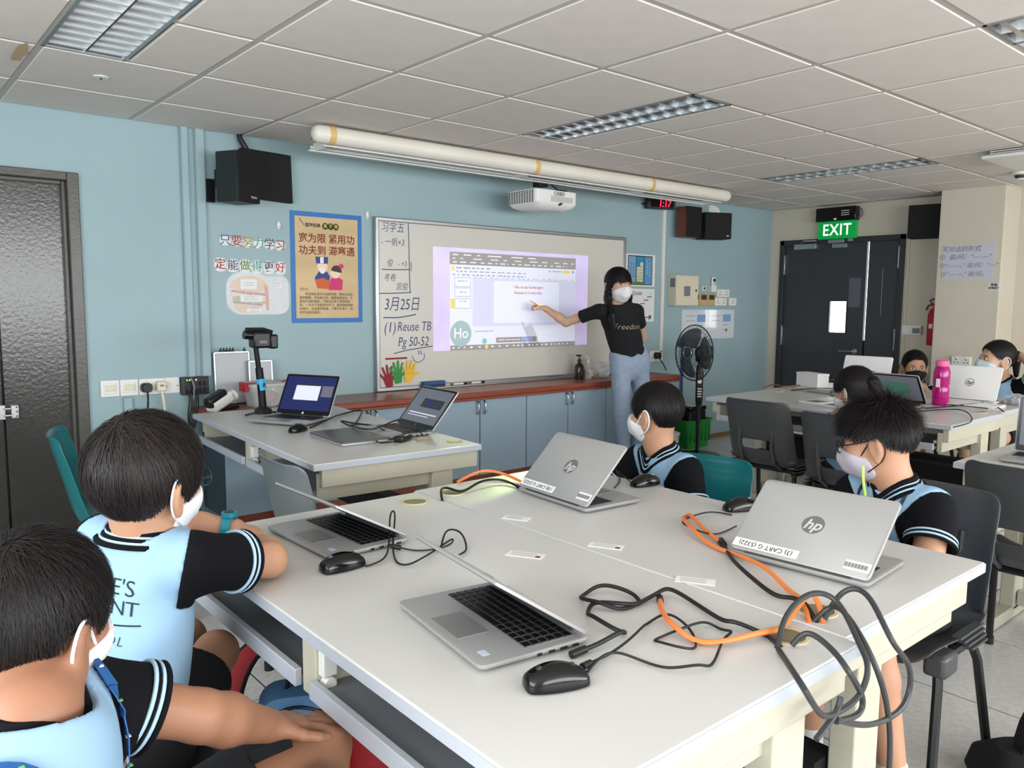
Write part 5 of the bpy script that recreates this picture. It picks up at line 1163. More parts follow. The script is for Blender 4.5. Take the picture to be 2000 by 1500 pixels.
MB().loft([[(p[0]-.004, p[1]-.035, p[2]), (p[0]+.004, p[1]-.035, p[2]), (p[0]+.004, p[1]+.035, p[2]), (p[0]-.004, p[1]+.035, p[2])] for p in spline(stp, 5)]).build('shoulder_strap', 'backpack_red', t)
MB().tube(spline([(a, b+.04, c) for a, b, c in stp], 5), .006).tube(spline([(a, b-.04, c) for a, b, c in stp], 5), .006).build('strap_edge', 'black_matt', t)
t = thing('pencil_pouch', 'blue zip pouch bag hanging at the knee of the nearest boy', 'pouch', (.72, 1.60, .27), R(-25))
MB().loft([[(x, y, z) for x, z in rrect(.16*s, .2*s, .05*s, c=(0, .1))] for y, s in ((-.06, .8), (-.045, 1), (.045, 1), (.06, .8))]).build('body', 'pouch_blue', t) if mat('pouch_blue', (84, 130, 176), .6, bump=.15, bsc=150) else 0
MB().loft([[(x, y, z) for x, z in rrect(.11*s, .12*s, .03*s, c=(0, .08))] for y, s in ((-.075, .85), (-.06, 1))]).build('pocket', 'pouch_dark', t) if mat('pouch_dark', (26, 84, 120), .5) else 0
part('patch', 'ink_black', t, (-.03, -.078, .09), (.03, -.075, .12)); MB().tube(spline([(-.07, -.055, .16), (0, -.062, .185), (.07, -.055, .16)], 5), .004).build('zip', 'black_plastic', t)
MB().tube(spline([(-.02, 0, .19), (0, 0, .26), (.04, 0, .34), (.06, 0, .36)], 5), .005).build('hanging_loop', 'black_rubber', t)
t = thing('black_bag', 'black bag with an arched handle at the bottom right corner', 'bag', (2.47, .585, 0), R(-40))
MB().loft([crr(.40, .2, 0, .05), crr(.44, .24, .04, .06), crr(.42, .22, .09, .06), crr(.34, .12, .13, .05)]).build('body', 'black_matt', t); MB().loft([[(.13*math.cos(a), -.01+dy, .10+.20*math.sin(a)+dz) for dy, dz in ((-.022, 0), (.022, 0), (.022, .016), (-.022, .016))] for a in [PI*k/14 for k in range(15)]]).build('handle', 'black_matt', t)
t = thing('waste_bin', 'white waste bin beside the teacher and the cabinets', 'bin', (4.93, 3.95, 0)); MB().lathe([(0, 0), (.09, 0), (.11, .30), (.115, .30), (.11, .305), (.104, .30), (.085, .01), (0, .01)], 28).build('bucket', 'white_plastic', t); MB().lathe([(.108, .29), (.116, .29), (.116, .302), (.108, .302)], 28).build('rim', 'white_plastic', t)
t = thing('plastic_carrier_bag', 'white and green plastic carrier bag under the far desk', 'bag', (4.75, 2.35, 0)); crumple((0, 0, .11), (.12, .14, .12), amp=.3, seed=12).build('bag', 'paper', t, smooth=False); crumple((-.05, .05, .2), (.03, .06, .1), amp=.4, seed=5).build('green_top', 'lime', t, smooth=False) if mat('lime', (150, 200, 70), .5) else 0
t = thing('floor_tape', 'strip of black tape on the floor under the front desk', 'tape', (.99, 2.43, .0006), R(6)); part('strip', 'black_matt', t, (-.12, -.016, 0), (.14, .016, .0015)); part('torn_end', 'black_matt', t, (.14, -.01, 0), (.16, .008, .0015))
# ------------------------------------------------------------------ people: smooth blended volumes turned into one skin
V3 = lambda *a: np.array(a if len(a) == 3 else a[0], dtype=np.float64)
def nrm(v): v = np.array(v, float); return v/np.linalg.norm(v)
class Field:
    def __init__(s, lo, hi, h):
        s.lo = np.array(lo, float); s.h = h; s.n = np.ceil((np.array(hi, float)-s.lo)/h).astype(int)+1
        s.ax = [np.float32(s.lo[i])+np.arange(s.n[i], dtype=np.float32)*np.float32(h) for i in range(3)]
        s.F = np.full(tuple(s.n), .2, np.float32)
    def op(s, fn, lo, hi, k, mode='add'):
        m = k+2*s.h
        a = np.clip(np.floor((np.array(lo)-m-s.lo)/s.h).astype(int), 0, s.n); b = np.clip(np.ceil((np.array(hi)+m-s.lo)/s.h).astype(int)+1, 0, s.n)
        if np.any(b <= a): return s
        sl = tuple(slice(a[i], b[i]) for i in range(3))
        x = s.ax[0][sl[0]][:, None, None]; y = s.ax[1][sl[1]][None, :, None]; z = s.ax[2][sl[2]][None, None, :]
        d = fn(x, y, z).astype(np.float32); f = s.F[sl]
        if mode == 'add':
            q = np.maximum(k-np.abs(f-d), 0)/max(k, 1e-6); s.F[sl] = np.minimum(f, d)-q*q*(k*.25)
        elif mode == 'cut':
            d = -d; q = np.maximum(k-np.abs(f-d), 0)/max(k, 1e-6); s.F[sl] = np.maximum(f, d)+q*q*(k*.25)
        elif mode == 'and': s.F[sl] = np.maximum(f, d)
        return s
    def cone(s, a, b, ra, rb, k=.02, ax=None, fac=1., mode='add'):
        a, b = np.array(a, float), np.array(b, float); ba = b-a; L2 = max(float(ba@ba), 1e-9); R_ = max(ra, rb)/min(1, fac) if fac > 1 else max(ra, rb)
        def fn(x, y, z):
            px, py, pz = x-a[0], y-a[1], z-a[2]
            t = np.clip((px*ba[0]+py*ba[1]+pz*ba[2])/L2, 0, 1)
            qx, qy, qz = px-t*ba[0], py-t*ba[1], pz-t*ba[2]
            if ax is not None:
                c = (qx*ax[0]+qy*ax[1]+qz*ax[2])*(1/fac-1); qx, qy, qz = qx+c*ax[0], qy+c*ax[1], qz+c*ax[2]
            return (np.sqrt(qx*qx+qy*qy+qz*qz)-(ra+(rb-ra)*t))*(fac if ax is not None and fac < 1 else 1.)
        return s.op(fn, np.minimum(a, b)-R_, np.maximum(a, b)+R_, k, mode)
    def ell(s, c, r, M=None, k=.02, mode='add'):
        c = np.array(c, float); r = np.array(r, float); M = np.eye(3) if M is None else M; R_ = r.max()
        def fn(x, y, z):
            px, py, pz = x-c[0], y-c[1], z-c[2]
            l = [(px*M[0, i]+py*M[1, i]+pz*M[2, i]) for i in range(3)]
            k0 = np.sqrt(sum((l[i]/r[i])**2 for i in range(3))); k1 = np.sqrt(sum((l[i]/r[i]**2)**2 for i in range(3)))
            return k0*(k0-1)/np.maximum(k1, 1e-5)
        return s.op(fn, c-R_, c+R_, k, mode)
    def plane(s, p, n, mode='and'):
        """keep the side opposite to n"""
        p = np.array(p, float); n = nrm(n)
        return s.op(lambda x, y, z: (x-p[0])*n[0]+(y-p[1])*n[1]+(z-p[2])*n[2], s.lo, s.lo+s.n*s.h, 0, mode)
    def wrinkle(s, amp, f=38., seed=0.):
        x = s.ax[0][:, None, None]; y = s.ax[1][None, :, None]; z = s.ax[2][None, None, :]
        s.F += np.float32(amp)*(np.sin(f*x+seed+3*np.sin(f*.35*z+seed))*np.sin(f*.8*y+1.3*seed+2*np.sin(f*.3*x))*np.cos(f*.55*z+seed)).astype(np.float32)
        return s
    def mesh(s, name):
        F = s.F; n = s.n; S = F < 0
        C = np.zeros(tuple(n-1), np.int8)
        for i in (0, 1):
            for j in (0, 1):
                for k in (0, 1): C += S[i:n[0]-1+i, j:n[1]-1+j, k:n[2]-1+k]
        act = np.argwhere((C > 0) & (C < 8))
        idx = -np.ones(tuple(n-1), np.int32); idx[act[:, 0], act[:, 1], act[:, 2]] = np.arange(len(act))
        acc = np.zeros((len(act), 3)); cnt = np.zeros(len(act))
        cor = [(i, j, k) for i in (0, 1) for j in (0, 1) for k in (0, 1)]
        val = {c: F[act[:, 0]+c[0], act[:, 1]+c[1], act[:, 2]+c[2]].astype(np.float64) for c in cor}
        for c in cor:
            for d in range(3):
                if c[d]: continue
                e = list(c); e[d] = 1; e = tuple(e); a, b = val[c], val[e]; m = (a < 0) != (b < 0)
                t = np.where(m, a/np.where(m, a-b, 1), 0)
                p = np.array(c, float)[None, :].repeat(len(act), 0); p[:, d] += t
                acc[m] += p[m]; cnt[m] += 1
        V = s.lo+(act+acc/np.maximum(cnt, 1)[:, None])*s.h
        faces = []
        for d in range(3):
            u, v = (d+1) % 3, (d+2) % 3
            sl0 = [slice(None)]*3; sl1 = [slice(None)]*3; sl0[d] = slice(0, n[d]-1); sl1[d] = slice(1, n[d])
            a, b = S[tuple(sl0)], S[tuple(sl1)]
            for flip, m in ((False, a & ~b), (True, ~a & b)):
                e = np.argwhere(m); e = e[(e[:, u] > 0) & (e[:, v] > 0) & (e[:, u] < n[u]-1) & (e[:, v] < n[v]-1)]
                q = []
                for du, dv in ((1, 1), (0, 1), (0, 0), (1, 0)):
                    c = e.copy(); c[:, u] -= du; c[:, v] -= dv; q.append(idx[c[:, 0], c[:, 1], c[:, 2]])
                q = np.stack(q if not flip else q[::-1], 1); faces.append(q)
        Q = np.concatenate(faces); Q = Q[(Q >= 0).all(1)]
        me = bpy.data.meshes.new(name); me.vertices.add(len(V)); me.vertices.foreach_set('co', V.astype(np.float32).ravel())
        me.loops.add(len(Q)*4); me.loops.foreach_set('vertex_index', Q.astype(np.int32).ravel())
        me.polygons.add(len(Q)); me.polygons.foreach_set('loop_start', np.arange(0, len(Q)*4, 4, dtype=np.int32))
        me.update(calc_edges=True); me.validate()
        return me
def fpart(F, name, material, parent): return mk(name, F.mesh(name), material, parent, smooth='all')
def frame(fwd, up=(0, 0, 1)):
    f = nrm(fwd); r = nrm(np.cross(f, up)); u = np.cross(r, f)
    return np.stack([r, f, u], 1)       # columns: right, forward, up
def hand(F, w, d, n, side, s=1., curl=(.25, .3, .3, .35), spread=.0, thumb=(.6, .25)):
    """w wrist, d finger direction, n the way the palm faces, side +1: thumb on cross(n, d)"""
    d = nrm(d); n = nrm(np.array(n)-d*np.dot(n, d)); l = np.cross(n, d)*side
    w = np.array(w, float)
    for i in range(4):
        o = (1.5-i)*.0155*s
        kn = w+d*(.068-.006*abs(i-1))*s+l*o
        F.cone(w+l*o*.6+d*.008*s, kn, .0125*s, .0105*s, .012)
        dir_ = nrm(d+l*spread*(1.5-i)); p = kn; ln = (.036, .040, .037, .029)[i]*s; c = curl[i]; ang = 0
        for q in range(3):
            ang += c*(1.0, 1.2, .9)[q]
            dd = nrm(dir_*math.cos(ang)+n*math.sin(ang)); e = p+dd*ln*(1, .68, .55)[q]
            F.cone(p, e, (.0076, .0070, .0064)[q]*s, (.0070, .0064, .0054)[q]*s, .002); p = e
    b = w+l*.020*s+d*.014*s; t1 = b+nrm(d*.6+l*thumb[0]+n*thumb[1])*.036*s; t2 = t1+nrm(d*.85+l*thumb[0]*.55+n*thumb[1])*.028*s; t3 = t2+nrm(d+l*thumb[0]*.2+n*thumb[1])*.022*s
    F.cone(w+d*.01*s+l*.008*s, t1, .014*s, .0098*s, .014); F.cone(t1, t2, .0096*s, .0084*s, .004); F.cone(t2, t3, .0084*s, .0064*s, .004)
mat('skin_a', (190, 144, 116), .5, var=.06, vsc=12); mat('skin_b', (158, 112, 86), .5, var=.06, vsc=12); mat('skin_c', (208, 166, 138), .5, var=.05, vsc=12)
for nm in ('skin_a', 'skin_b', 'skin_c'):
    b_ = MATS[nm].node_tree.nodes['Principled BSDF']; b_.inputs['Subsurface Weight'].default_value = .12; b_.inputs['Subsurface Radius'].default_value = (.012, .005, .003)
mat('hair_black', (15, 12, 12), .5, spec=.32, var=.3, vsc=40); mat('hair_brown', (24, 18, 17), .48, spec=.36, var=.3, vsc=40)
mat('shirt_blue', (146, 181, 210), .85, bump=.08, bsc=400); mat('knit_black', (13, 14, 19), .9, spec=.2, bump=.1, bsc=500)
mat('stripe_pale', (176, 208, 230), .8); mat('mask_white', (226, 228, 230), .8, bump=.05, bsc=300); mat('mask_black', (18, 18, 20), .8); mat('mask_blue', (196, 212, 222), .8); mat('mask_lilac', (188, 182, 192), .8)
mat('denim', (140, 156, 176), .8, var=.08, vsc=30, bump=.12, bsc=500); mat('tee_black', (13, 14, 19), .9); mat('eye_white', (226, 222, 216), .3); mat('eye_dark', (30, 20, 16), .2); mat('shorts_black', (22, 23, 27), .85); mat('sock', (214, 214, 212), .9); mat('shoe_black', (18, 18, 19), .5); mat('shoe_white', (216, 214, 210), .6); mat('gold_print', (206, 192, 150), .6); mat('print_navy', (34, 40, 52), .8)
for nm in ('hair_black', 'hair_brown'):
    src = MATS[nm]; m_ = src.copy(); m_.name = nm+'_strand'; MATS[nm+'_strand'] = m_; nt_ = m_.node_tree; b_ = nt_.nodes['Principled BSDF']
    for l_ in list(b_.inputs['Base Color'].links): nt_.links.remove(l_)
    ge = nt_.nodes.new('ShaderNodeNewGeometry'); rp = nt_.nodes.new('ShaderNodeValToRGB'); c0 = lin((15, 12, 12) if nm == 'hair_black' else (22, 17, 16))
    rp.color_ramp.elements[0].color = (*[x*.35 for x in c0], 1); rp.color_ramp.elements[1].color = (*[x*3.4 for x in c0], 1); rp.color_ramp.elements[1].position = 1.0
    nt_.links.new(ge.outputs['Random Per Island'], rp.inputs[0]); nt_.links.new(rp.outputs[0], b_.inputs['Base Color'])
def wrap_text(name, body, size, material, parent, target, org, right, up, d, sx=1., off=0., space=1., shear=0., bend=0., lift=.0012):
    v, f = text_geo(body, size, 'CENTER', off, 0., shear, space)
    bvh = BVHTree.FromPolygons([x.co for x in target.vertices], [tuple(p.vertices) for p in target.polygons])
    org, right, up, d = Vector(org), Vector(right), Vector(up), Vector(nrm(d)); out = []
    for x, y, z in v:
        p = org+right*(x*sx)+up*(y+bend*x*x)
        hit = bvh.ray_cast(p-d*.3, d, .6)[0]
        out.append(tuple((hit if hit else p)-d*lift))
    m = MB().add(out, f); return m.build(name, material, parent, smooth=False)
def hair_strands(name, material, parent, H, hc, c, r, zl, crown, n=2200, ln=.045, lift=.006, spike=.0, grav=.35, width=.0022, seg=4, over=.01, seed=1, s=1., zmin=-9):
    g = np.random.default_rng(seed); d = g.normal(size=(n*2, 3)); d /= np.linalg.norm(d, axis=1)[:, None]
    r = np.array(r); c = np.array(c); P = c+d*r
    keep = P[:, 2] > np.interp(P[:, 1], zl[0], zl[1])+.004; P = P[keep][:n]; d = d[keep][:n]; m = len(P)
    cr = np.array(crown); rows = []; N0 = d/r; N0 /= np.linalg.norm(N0, axis=1)[:, None]
    Lr = ln*(.6+.8*g.random(m)); rnd = g.normal(size=(m, 3))*.25; sp = spike*(.4+1.2*g.random(m))*np.clip(d[:, 2], 0, 1)**.8; cur = P.copy(); lf = np.full(m, .0008)
    for q in range(seg+1):
        k = (cur-c)/r; k /= np.linalg.norm(k, axis=1)[:, None]; surf = c+k*r; N = k/r; N /= np.linalg.norm(N, axis=1)[:, None]
        rows.append((surf+N*lf[:, None], N))
        t = (surf-cr)+rnd*.03; t /= np.linalg.norm(t, axis=1)[:, None]+1e-6; t[:, 2] -= grav; t += rnd*.35
        t -= N*(t*N).sum(1)[:, None]; t /= np.linalg.norm(t, axis=1)[:, None]+1e-6
        st = Lr/seg; stop = surf[:, 2] < np.interp(surf[:, 1], zl[0], zl[1])-over; st = np.where(stop, 0.0005, st)
        cur = surf+t*st[:, None]; lf = lf+(lift/seg)*(.4+g.random(m))+sp/seg
    vs_ = np.zeros((m, seg+1, 2, 3))
    for q in range(seg+1):
        p, N = rows[q]; a = rows[max(q-1, 0)][0]; b = rows[min(q+1, seg)][0]; t = b-a; t /= np.linalg.norm(t, axis=1)[:, None]+1e-9
        w = np.cross(t, N); w /= np.linalg.norm(w, axis=1)[:, None]+1e-9; ww = width*(1-.85*q/seg)/2
        vs_[:, q, 0] = p-w*ww; vs_[:, q, 1] = p+w*ww
    W_ = (vs_.reshape(-1, 3)*s) @ H.T+np.array(hc); per = (seg+1)*2
    base = (np.arange(m)*per)[:, None, None]; q = np.arange(seg)[None, :, None]*2; quad = np.array([0, 1, 3, 2])[None, None, :]
    Q = (base+q+quad).reshape(-1, 4)
    me = bpy.data.meshes.new(name); me.from_pydata(W_.tolist(), [], Q.tolist()); me.update()
    return mk(name, me, material, parent, smooth='all')
def person(label, J, o):
    hip = V3(J['hip']); base = V3(hip[0], hip[1], 0)
    t = thing('person', label, 'person', tuple(base), group=o.get('group'))
    L = {k: (V3(v)-base if k not in ('hf', 'hu', 'handR', 'handL', 'palmR', 'palmL', 'face') else V3(v)) for k, v in J.items()}
    s = o.get('s', 1.); af = o.get('arm', 1.); h = o.get('h', .005); adult = o.get('adult', 0)
    H = frame(L['hf'], L.get('hu', (0, 0, 1))); hc = L['head']
    def hp(x, y, z): return hc+H @ (np.array((x, y, z))*s)
    pts = np.array([v for k, v in L.items() if k not in ('hf', 'hu', 'handR', 'handL', 'palmR', 'palmL', 'face')])
    lo, hi = pts.min(0)-.17, pts.max(0)+.17; lo[2] = max(lo[2], -.01)
    F = Field(lo, hi, h); e3 = lambda *r: np.array(r)*s
    # head
    def headprims(F, ears=True):
        F.ell(hp(0, -.012, .028), e3(.073, .090, .083), H, .01); F.ell(hp(0, .018, -.025), e3(.060, .068, .080), H, .03*s); F.ell(hp(0, .030, -.066), e3(.044, .048, .040), H, .03*s)
        for sx in (-1, 1):
            F.ell(hp(sx*.034, .055, -.033), e3(.028, .028, .03), H, .02*s)
            if not ears: continue
            F.ell(hp(sx*.031, .094, .005), e3(.017, .014, .011), H, .012*s, 'cut')
            a = .5; Er = H @ np.array([[math.cos(a*sx), -math.sin(a*sx), 0], [math.sin(a*sx), math.cos(a*sx), 0], [0, 0, 1]])
            F.ell(hp(sx*.081, -.010, -.014), e3(.011, .024, .036), Er, .006*s); F.ell(hp(sx*.092, -.004, -.012), e3(.007, .013, .022), Er, .006*s, 'cut')
            F.ell(hp(sx*.080, -.006, -.045), e3(.008, .010, .012), Er, .008*s)
        F.cone(hp(0, .084, .0), hp(0, .100, -.033), .0075*s, .0125*s, .012*s); F.ell(hp(0, .086, -.062), e3(.022, .012, .009), H, .012*s)
    headprims(F)
    nb = L['neck']; F.cone(hp(0, -.022, -.045), nb, o.get('nr', .047)*s, o.get('nr', .047)*s*1.12, .03); 
    # trunk core
    sR, sL = L['sR'], L['sL']; sc = (sR+sL)/2; rt = nrm(sR-sL); up = nrm(nb-L['hip']); fw = nrm(np.cross(up, rt)); bw = np.linalg.norm(sR-sL)/2
    F.cone(nb-up*.03, L['hip'], .06, .08, .03, fw, .7); F.cone(sR, sL, .035, .035, .03)
    ar = (.042*af, .036*af, .0265*af)
    for sd in 'RL':
        S_, E_, W_ = L['s'+sd], L['e'+sd], L['w'+sd]
        F.cone(S_, E_, ar[0], ar[1], .02); m_ = E_+(W_-E_)*.35; F.cone(E_, m_, ar[1], ar[1]*1.02, .015); F.cone(m_, W_, ar[1]*1.0, ar[2], .02)
        if 'hand'+sd in L: hand(F, W_, L['hand'+sd], L['palm'+sd], (-1 if sd == 'R' else 1), o.get('hs', .86), **o.get('hand'+sd, {}))
    lr = o.get('leg', (.068, .050, .046, .032)); hw = o.get('hw', .075)
    hipR, hipL = L['hip']+rt*hw, L['hip']-rt*hw
    if 'kR' in L:
        for a, k_, b in ((hipR, L['kR'], L['aR']), (hipL, L['kL'], L['aL'])):
            F.cone(a, k_, lr[0], lr[1], .02); c = k_+(b-k_)*.35; F.cone(k_, c, lr[1]*.97, lr[2], .015); F.cone(c, b, lr[2], lr[3], .02)
    body = fpart(F, 'body', o['skin'], t)
    # shirt
    slim = o.get('slim', 1.); G = Field(lo, hi, h); wr = bw*slim
    chest = sc-up*.06; hem = L['hip']+up*o.get('hem', -.01)
    if o.get('hemv') is not None: hem = V3(o['hemv'])-base
    wa = L['hip']+(sc-L['hip'])*o.get('wa', .45)+fw*o.get('belly', .0)
    G.cone(chest, wa, wr*.98, wr*o.get('ww', .95), .04, fw, .70); G.cone(wa, hem, wr*o.get('ww', .95), wr*o.get('hwid', 1.05), .04, fw, .74)
    G.cone(sR-rt*.02, sL+rt*.02, .050, .050, .045); G.cone(sc+up*.02, nb-up*.005, .068, .056, .035)
    se = o.get('sleeve', .62); scol = o.get('sleeve_mat', 'knit_black'); arms_ = {}
    for sd in 'RL':
        S_, E_ = L['s'+sd], L['e'+sd]; d = E_-S_; u_ = nrm(d); c = S_+d*se; r0, r1 = (.052 if adult else .054)*af, (.054 if adult else .060)*af
        G.cone(S_, S_+d*(se+.12), r0, r1, .035); arms_[sd] = (S_, d, u_, c, r0, r1)
    G.cone(nb-up*.012, hp(0, -.0, -.06), .05*s*1.1, .057*s, .006, mode='cut'); G.cone(nb+up*.03, nb+up*.2, .075, .1, .004, mode='cut')
    G.wrinkle(o.get('wrk', .0035), o.get('wf', 34.), o.get('seed', 1.))
    SL = {}
    for sd in 'RL':
        S_, d, u_, c, r0, r1 = arms_[sd]; out = rt if sd == 'R' else -rt
        pn = nrm(out*.75+u_*.8); pp = S_-out*.022+u_*.004
        a, b = S_-u_*.01, S_+d*(se+.3); ba = b-a; L2 = float(ba@ba)
        lo_ = np.minimum(S_, c)-.13; hi_ = np.maximum(S_, c)+.13
        ia = np.clip(np.floor((lo_-G.lo)/h).astype(int), 0, G.n); ib = np.clip(np.ceil((hi_-G.lo)/h).astype(int), 0, G.n); slc = tuple(slice(ia[i], ib[i]) for i in range(3))
        x = G.ax[0][slc[0]][:, None, None]; y = G.ax[1][slc[1]][None, :, None]; z = G.ax[2][slc[2]][None, None, :]
        px, py, pz = x-a[0], y-a[1], z-a[2]; tt_ = np.clip((px*ba[0]+py*ba[1]+pz*ba[2])/L2, 0, 1)
        cap = np.sqrt((px-tt_*ba[0])**2+(py-tt_*ba[1])**2+(pz-tt_*ba[2])**2)-(r1+.03)
        reg = np.maximum(cap, -((x-pp[0])*pn[0]+(y-pp[1])*pn[1]+(z-pp[2])*pn[2]))
        K = Field.__new__(Field); K.h = h; K.lo = G.lo+ia*h; K.n = ib-ia; K.ax = [G.ax[i][slc[i]] for i in range(3)]
        K.F = np.maximum(G.F[slc], reg).astype(np.float32); G.F[slc] = np.maximum(G.F[slc], -reg)
        K.plane(c, u_); K.ell(c+u_*.014, (r1*.90,)*3, None, .003, 'cut'); SL[sd] = K
    G.plane(hem-up*.03, -up)
    shirt = fpart(G, 'shirt', o['shirt'], t)
    for sd in 'RL':
        S_, d, u_, c, r0, r1 = arms_[sd]
        sl = fpart(SL[sd], 'sleeve', scol, t)
        if not adult:
            q = Vector(tuple(u_)); a_ = q.orthogonal().normalized(); b_ = q.cross(a_)
            for off_, m_, rr in ((-.003, 'knit_black', .0045), (-.011, 'stripe_pale', .0032), (-.017, 'knit_black', .003), (-.0225, 'stripe_pale', .0032)):
                rad = r1+.001
                MB().tube([tuple(Vector(tuple(c+u_*off_))+(a_*math.cos(2*PI*k/32)+b_*math.sin(2*PI*k/32))*rad) for k in range(32)], rr, 6, True).build('cuff_band' if m_ == 'knit_black' else 'cuff_stripe', m_, sl)
    # collar
    if not adult:
        for rr, dz, m_, tr_, vd in ((.0, .004, 'knit_black', .0085, .05), (.006, -.003, 'stripe_pale', .0032, .052), (.0105, -.0075, 'knit_black', .0045, .054), (.0155, -.0125, 'stripe_pale', .0030, .056), (.022, -.0185, 'knit_black', .006, .06)):
            P_ = []
            for k in range(36):
                a = 2*PI*k/36; f_ = max(0, math.cos(a))**4
                P_.append(tuple(nb+up*(dz+.010-vd*f_*.9)+rt*math.sin(a)*(.060*s+rr)*o.get('col', 1.)*(1-.45*f_)+fw*math.cos(a)*((.052*s+rr)*o.get('col', 1.)+.018*f_)))
            MB().tube(P_, tr_, 6, True).build('collar_band' if m_ == 'knit_black' else 'collar_stripe', m_, shirt)
    if not adult:
        bvh_ = BVHTree.FromPolygons([x.co for x in shirt.data.vertices], [tuple(p.vertices) for p in shirt.data.polygons]); Fm = Matrix(np.stack([rt, fw, up], 1).tolist()).to_4x4()
        for nm_, p_, dim, m_ in (('button', nb+fw*.3-up*.085, (.009, .006, .009), 'black_plastic'), ('name_tag', nb+fw*.3-up*.115-rt*.055, (.042, .003, .016), 'label_white'), ('school_print', nb+fw*.3-up*.115-rt*.055, (.034, .0042, .006), 'ink_blue')):
            h_ = bvh_.ray_cast(Vector(tuple(p_)), Vector(tuple(-fw)), .6)[0]
            if h_: (MB().ell((0, 0, 0), tuple(x/2 for x in dim)) if nm_ == 'button' else MB().box((0, 0, 0), dim)).build(nm_, m_, shirt, M=Matrix.Translation(h_) @ Fm)
    if 'kR' in L:
        K = Field(np.minimum(lo, lo), hi, h); lw = o.get('trouser', .72)
        K.cone(hipR, hipL, .085, .085, .03, fw, .9) if not adult else K.cone(L['hip']+up*.06, L['hip']-up*.02, hw+.062, hw+.074, .03, fw, .68)
        for a, k_, b in ((hipR, L['kR'], L['aR']), (hipL, L['kL'], L['aL'])):
            if adult: K.cone(a, k_, .082, .060, .03); c = k_+(b-k_)*.3; K.cone(k_, c, .062, .058, .02); K.cone(c, b+(k_-b)*.06, .058, .043, .02)
            else: K.cone(a, a+(k_-a)*lw, lr[0]+.016, lr[1]+.026, .03)
        if not adult:
            for a, k_ in ((hipR, L['kR']), (hipL, L['kL'])):
                e = a+(k_-a)*lw; u_ = nrm(k_-a); K.op(lambda x, y, z, e=e, u_=u_, a=a: np.maximum((x-e[0])*u_[0]+(y-e[1])*u_[1]+(z-e[2])*u_[2], np.sqrt((x-e[0])**2+(y-e[1])**2+(z-e[2])**2)-.13) if False else (x-e[0])*u_[0]+(y-e[1])*u_[1]+(z-e[2])*u_[2], e-.1, e+.1, 0, 'and')
        K.wrinkle(.003, 42, o.get('seed', 1.)+5)
        fpart(K, 'trousers' if adult else 'shorts', o.get('bottom', 'shorts_black'), t)
        if o.get('shoes'):
            for b, k_ in ((L['aR'], L['kR']), (L['aL'], L['kL'])):
                ff = L.get('face', fw); ff = nrm((ff[0], ff[1], 0)); K = Field(b-.26, b+.26, h); z0 = .032
                g0 = np.array((b[0], b[1], z0)); K.cone(g0-ff*.035, g0+ff*.12, .034, .03, .02); K.cone(g0, np.array((b[0], b[1], .07)), .036, .038, .02); K.plane((0, 0, .002), (0, 0, -1)); fpart(K, 'shoe', o['shoes'], t)
                if o.get('socks'): K = Field(b-.2, b+.2, h); u_ = nrm(k_-b); K.cone(b-u_*.03, b+u_*.05, .038, .038, .01); fpart(K, 'sock', 'sock', t)
    # face things
    if o.get('eyes'):
        for sx in (-1, 1):
            ew = MB().ell((0, 0, 0), (.0125*s, .006*s, .0062*s)).build('eye', 'eye_white', body, M=Matrix.Translation(Vector(hp(sx*.031, .0805, .004))) @ Matrix(H.tolist()).to_4x4())
            MB().ell((0, .003*s, 0), (.0058*s, .0045*s, .0058*s)).build('iris', 'eye_dark', ew)
            MB().tube([tuple(hp(sx*(.018+.007*q), .0865-.0022*q*q, .020+.003*q-.0012*q*q)) for q in range(4)], .0022*s, 6).build('eyebrow', o['hair'], body)
            MB().tube([tuple(hp(sx*(.019+.006*q), .0862-.0014*q*q, .0085+.003*math.sin(q*1.0))) for q in range(5)], .0013*s, 5).build('eyelid', o['hair'], body)
    if o.get('mask'):
        K = Field(hc-.16*s, hc+.16*s, min(h, .0045)); headprims(K, False); K.ell(hp(0, .082, -.040), e3(.030, .026, .036), H, .03*s); K.F -= np.float32(.0045*s)
        K.plane(hp(0, .095, o.get('masktop', -.006)), H @ nrm((0, -.45, 1))); K.plane(hp(0, .05, -.108), H @ np.array((0, -.25, -1.))); K.plane(hp(0, .032, 0), H @ nrm((0, -1, .25)))
        mk_ = fpart(K, 'face_mask', o['mask'], t)
        for sx in (-1, 1):
            MB().tube(spline([tuple(hp(sx*a, b, c)) for a, b, c in ((.062, .038, -.030), (.074, .012, -.002), (.086, -.012, .020), (.094, -.032, .010), (.093, -.036, -.02), (.083, -.018, -.050), (.060, .030, -.078))], 5), o.get('loop', .0019), 6).build('ear_loop', o.get('loopm', o['mask']), mk_)
    if o.get('glasses'):
        gl = MB()
        for sx in (-1, 1):
            gl.tube([tuple(hp(sx*.034+.023*math.cos(a)*1.0, .103-.012*abs(math.cos(a)*.5+sx*0), .002+.017*math.sin(a))) for a in [2*PI*k/20 for k in range(20)]], .0018, 6, True)
            gl.tube([tuple(hp(sx*.057, .096, .006)), tuple(hp(sx*.074, .05, .008)), tuple(hp(sx*.083, -.008, .012)), tuple(hp(sx*.083, -.026, -.004))], .0018, 6)
        gl.tube([tuple(hp(-.011, .104, .004)), tuple(hp(.011, .104, .004))], .0018, 6); gl.build('glasses', o['glasses'], t)
    # hair
    hr = o['hairdo']; tt = hr.get('t', .014); zl = hr['zl']; K = Field(hc-.2*s, hc+.2*s, min(h, .0055))
    c_, r_ = (0, -.014, .030), (.074+tt, .092+tt, .084+tt)
    K.ell(hp(*c_), e3(*r_), H, .01)
    if hr.get('bulk'): K.ell(hp(*hr['bulk'][0]), e3(*hr['bulk'][1]), H, .03)
    Hi = H.T
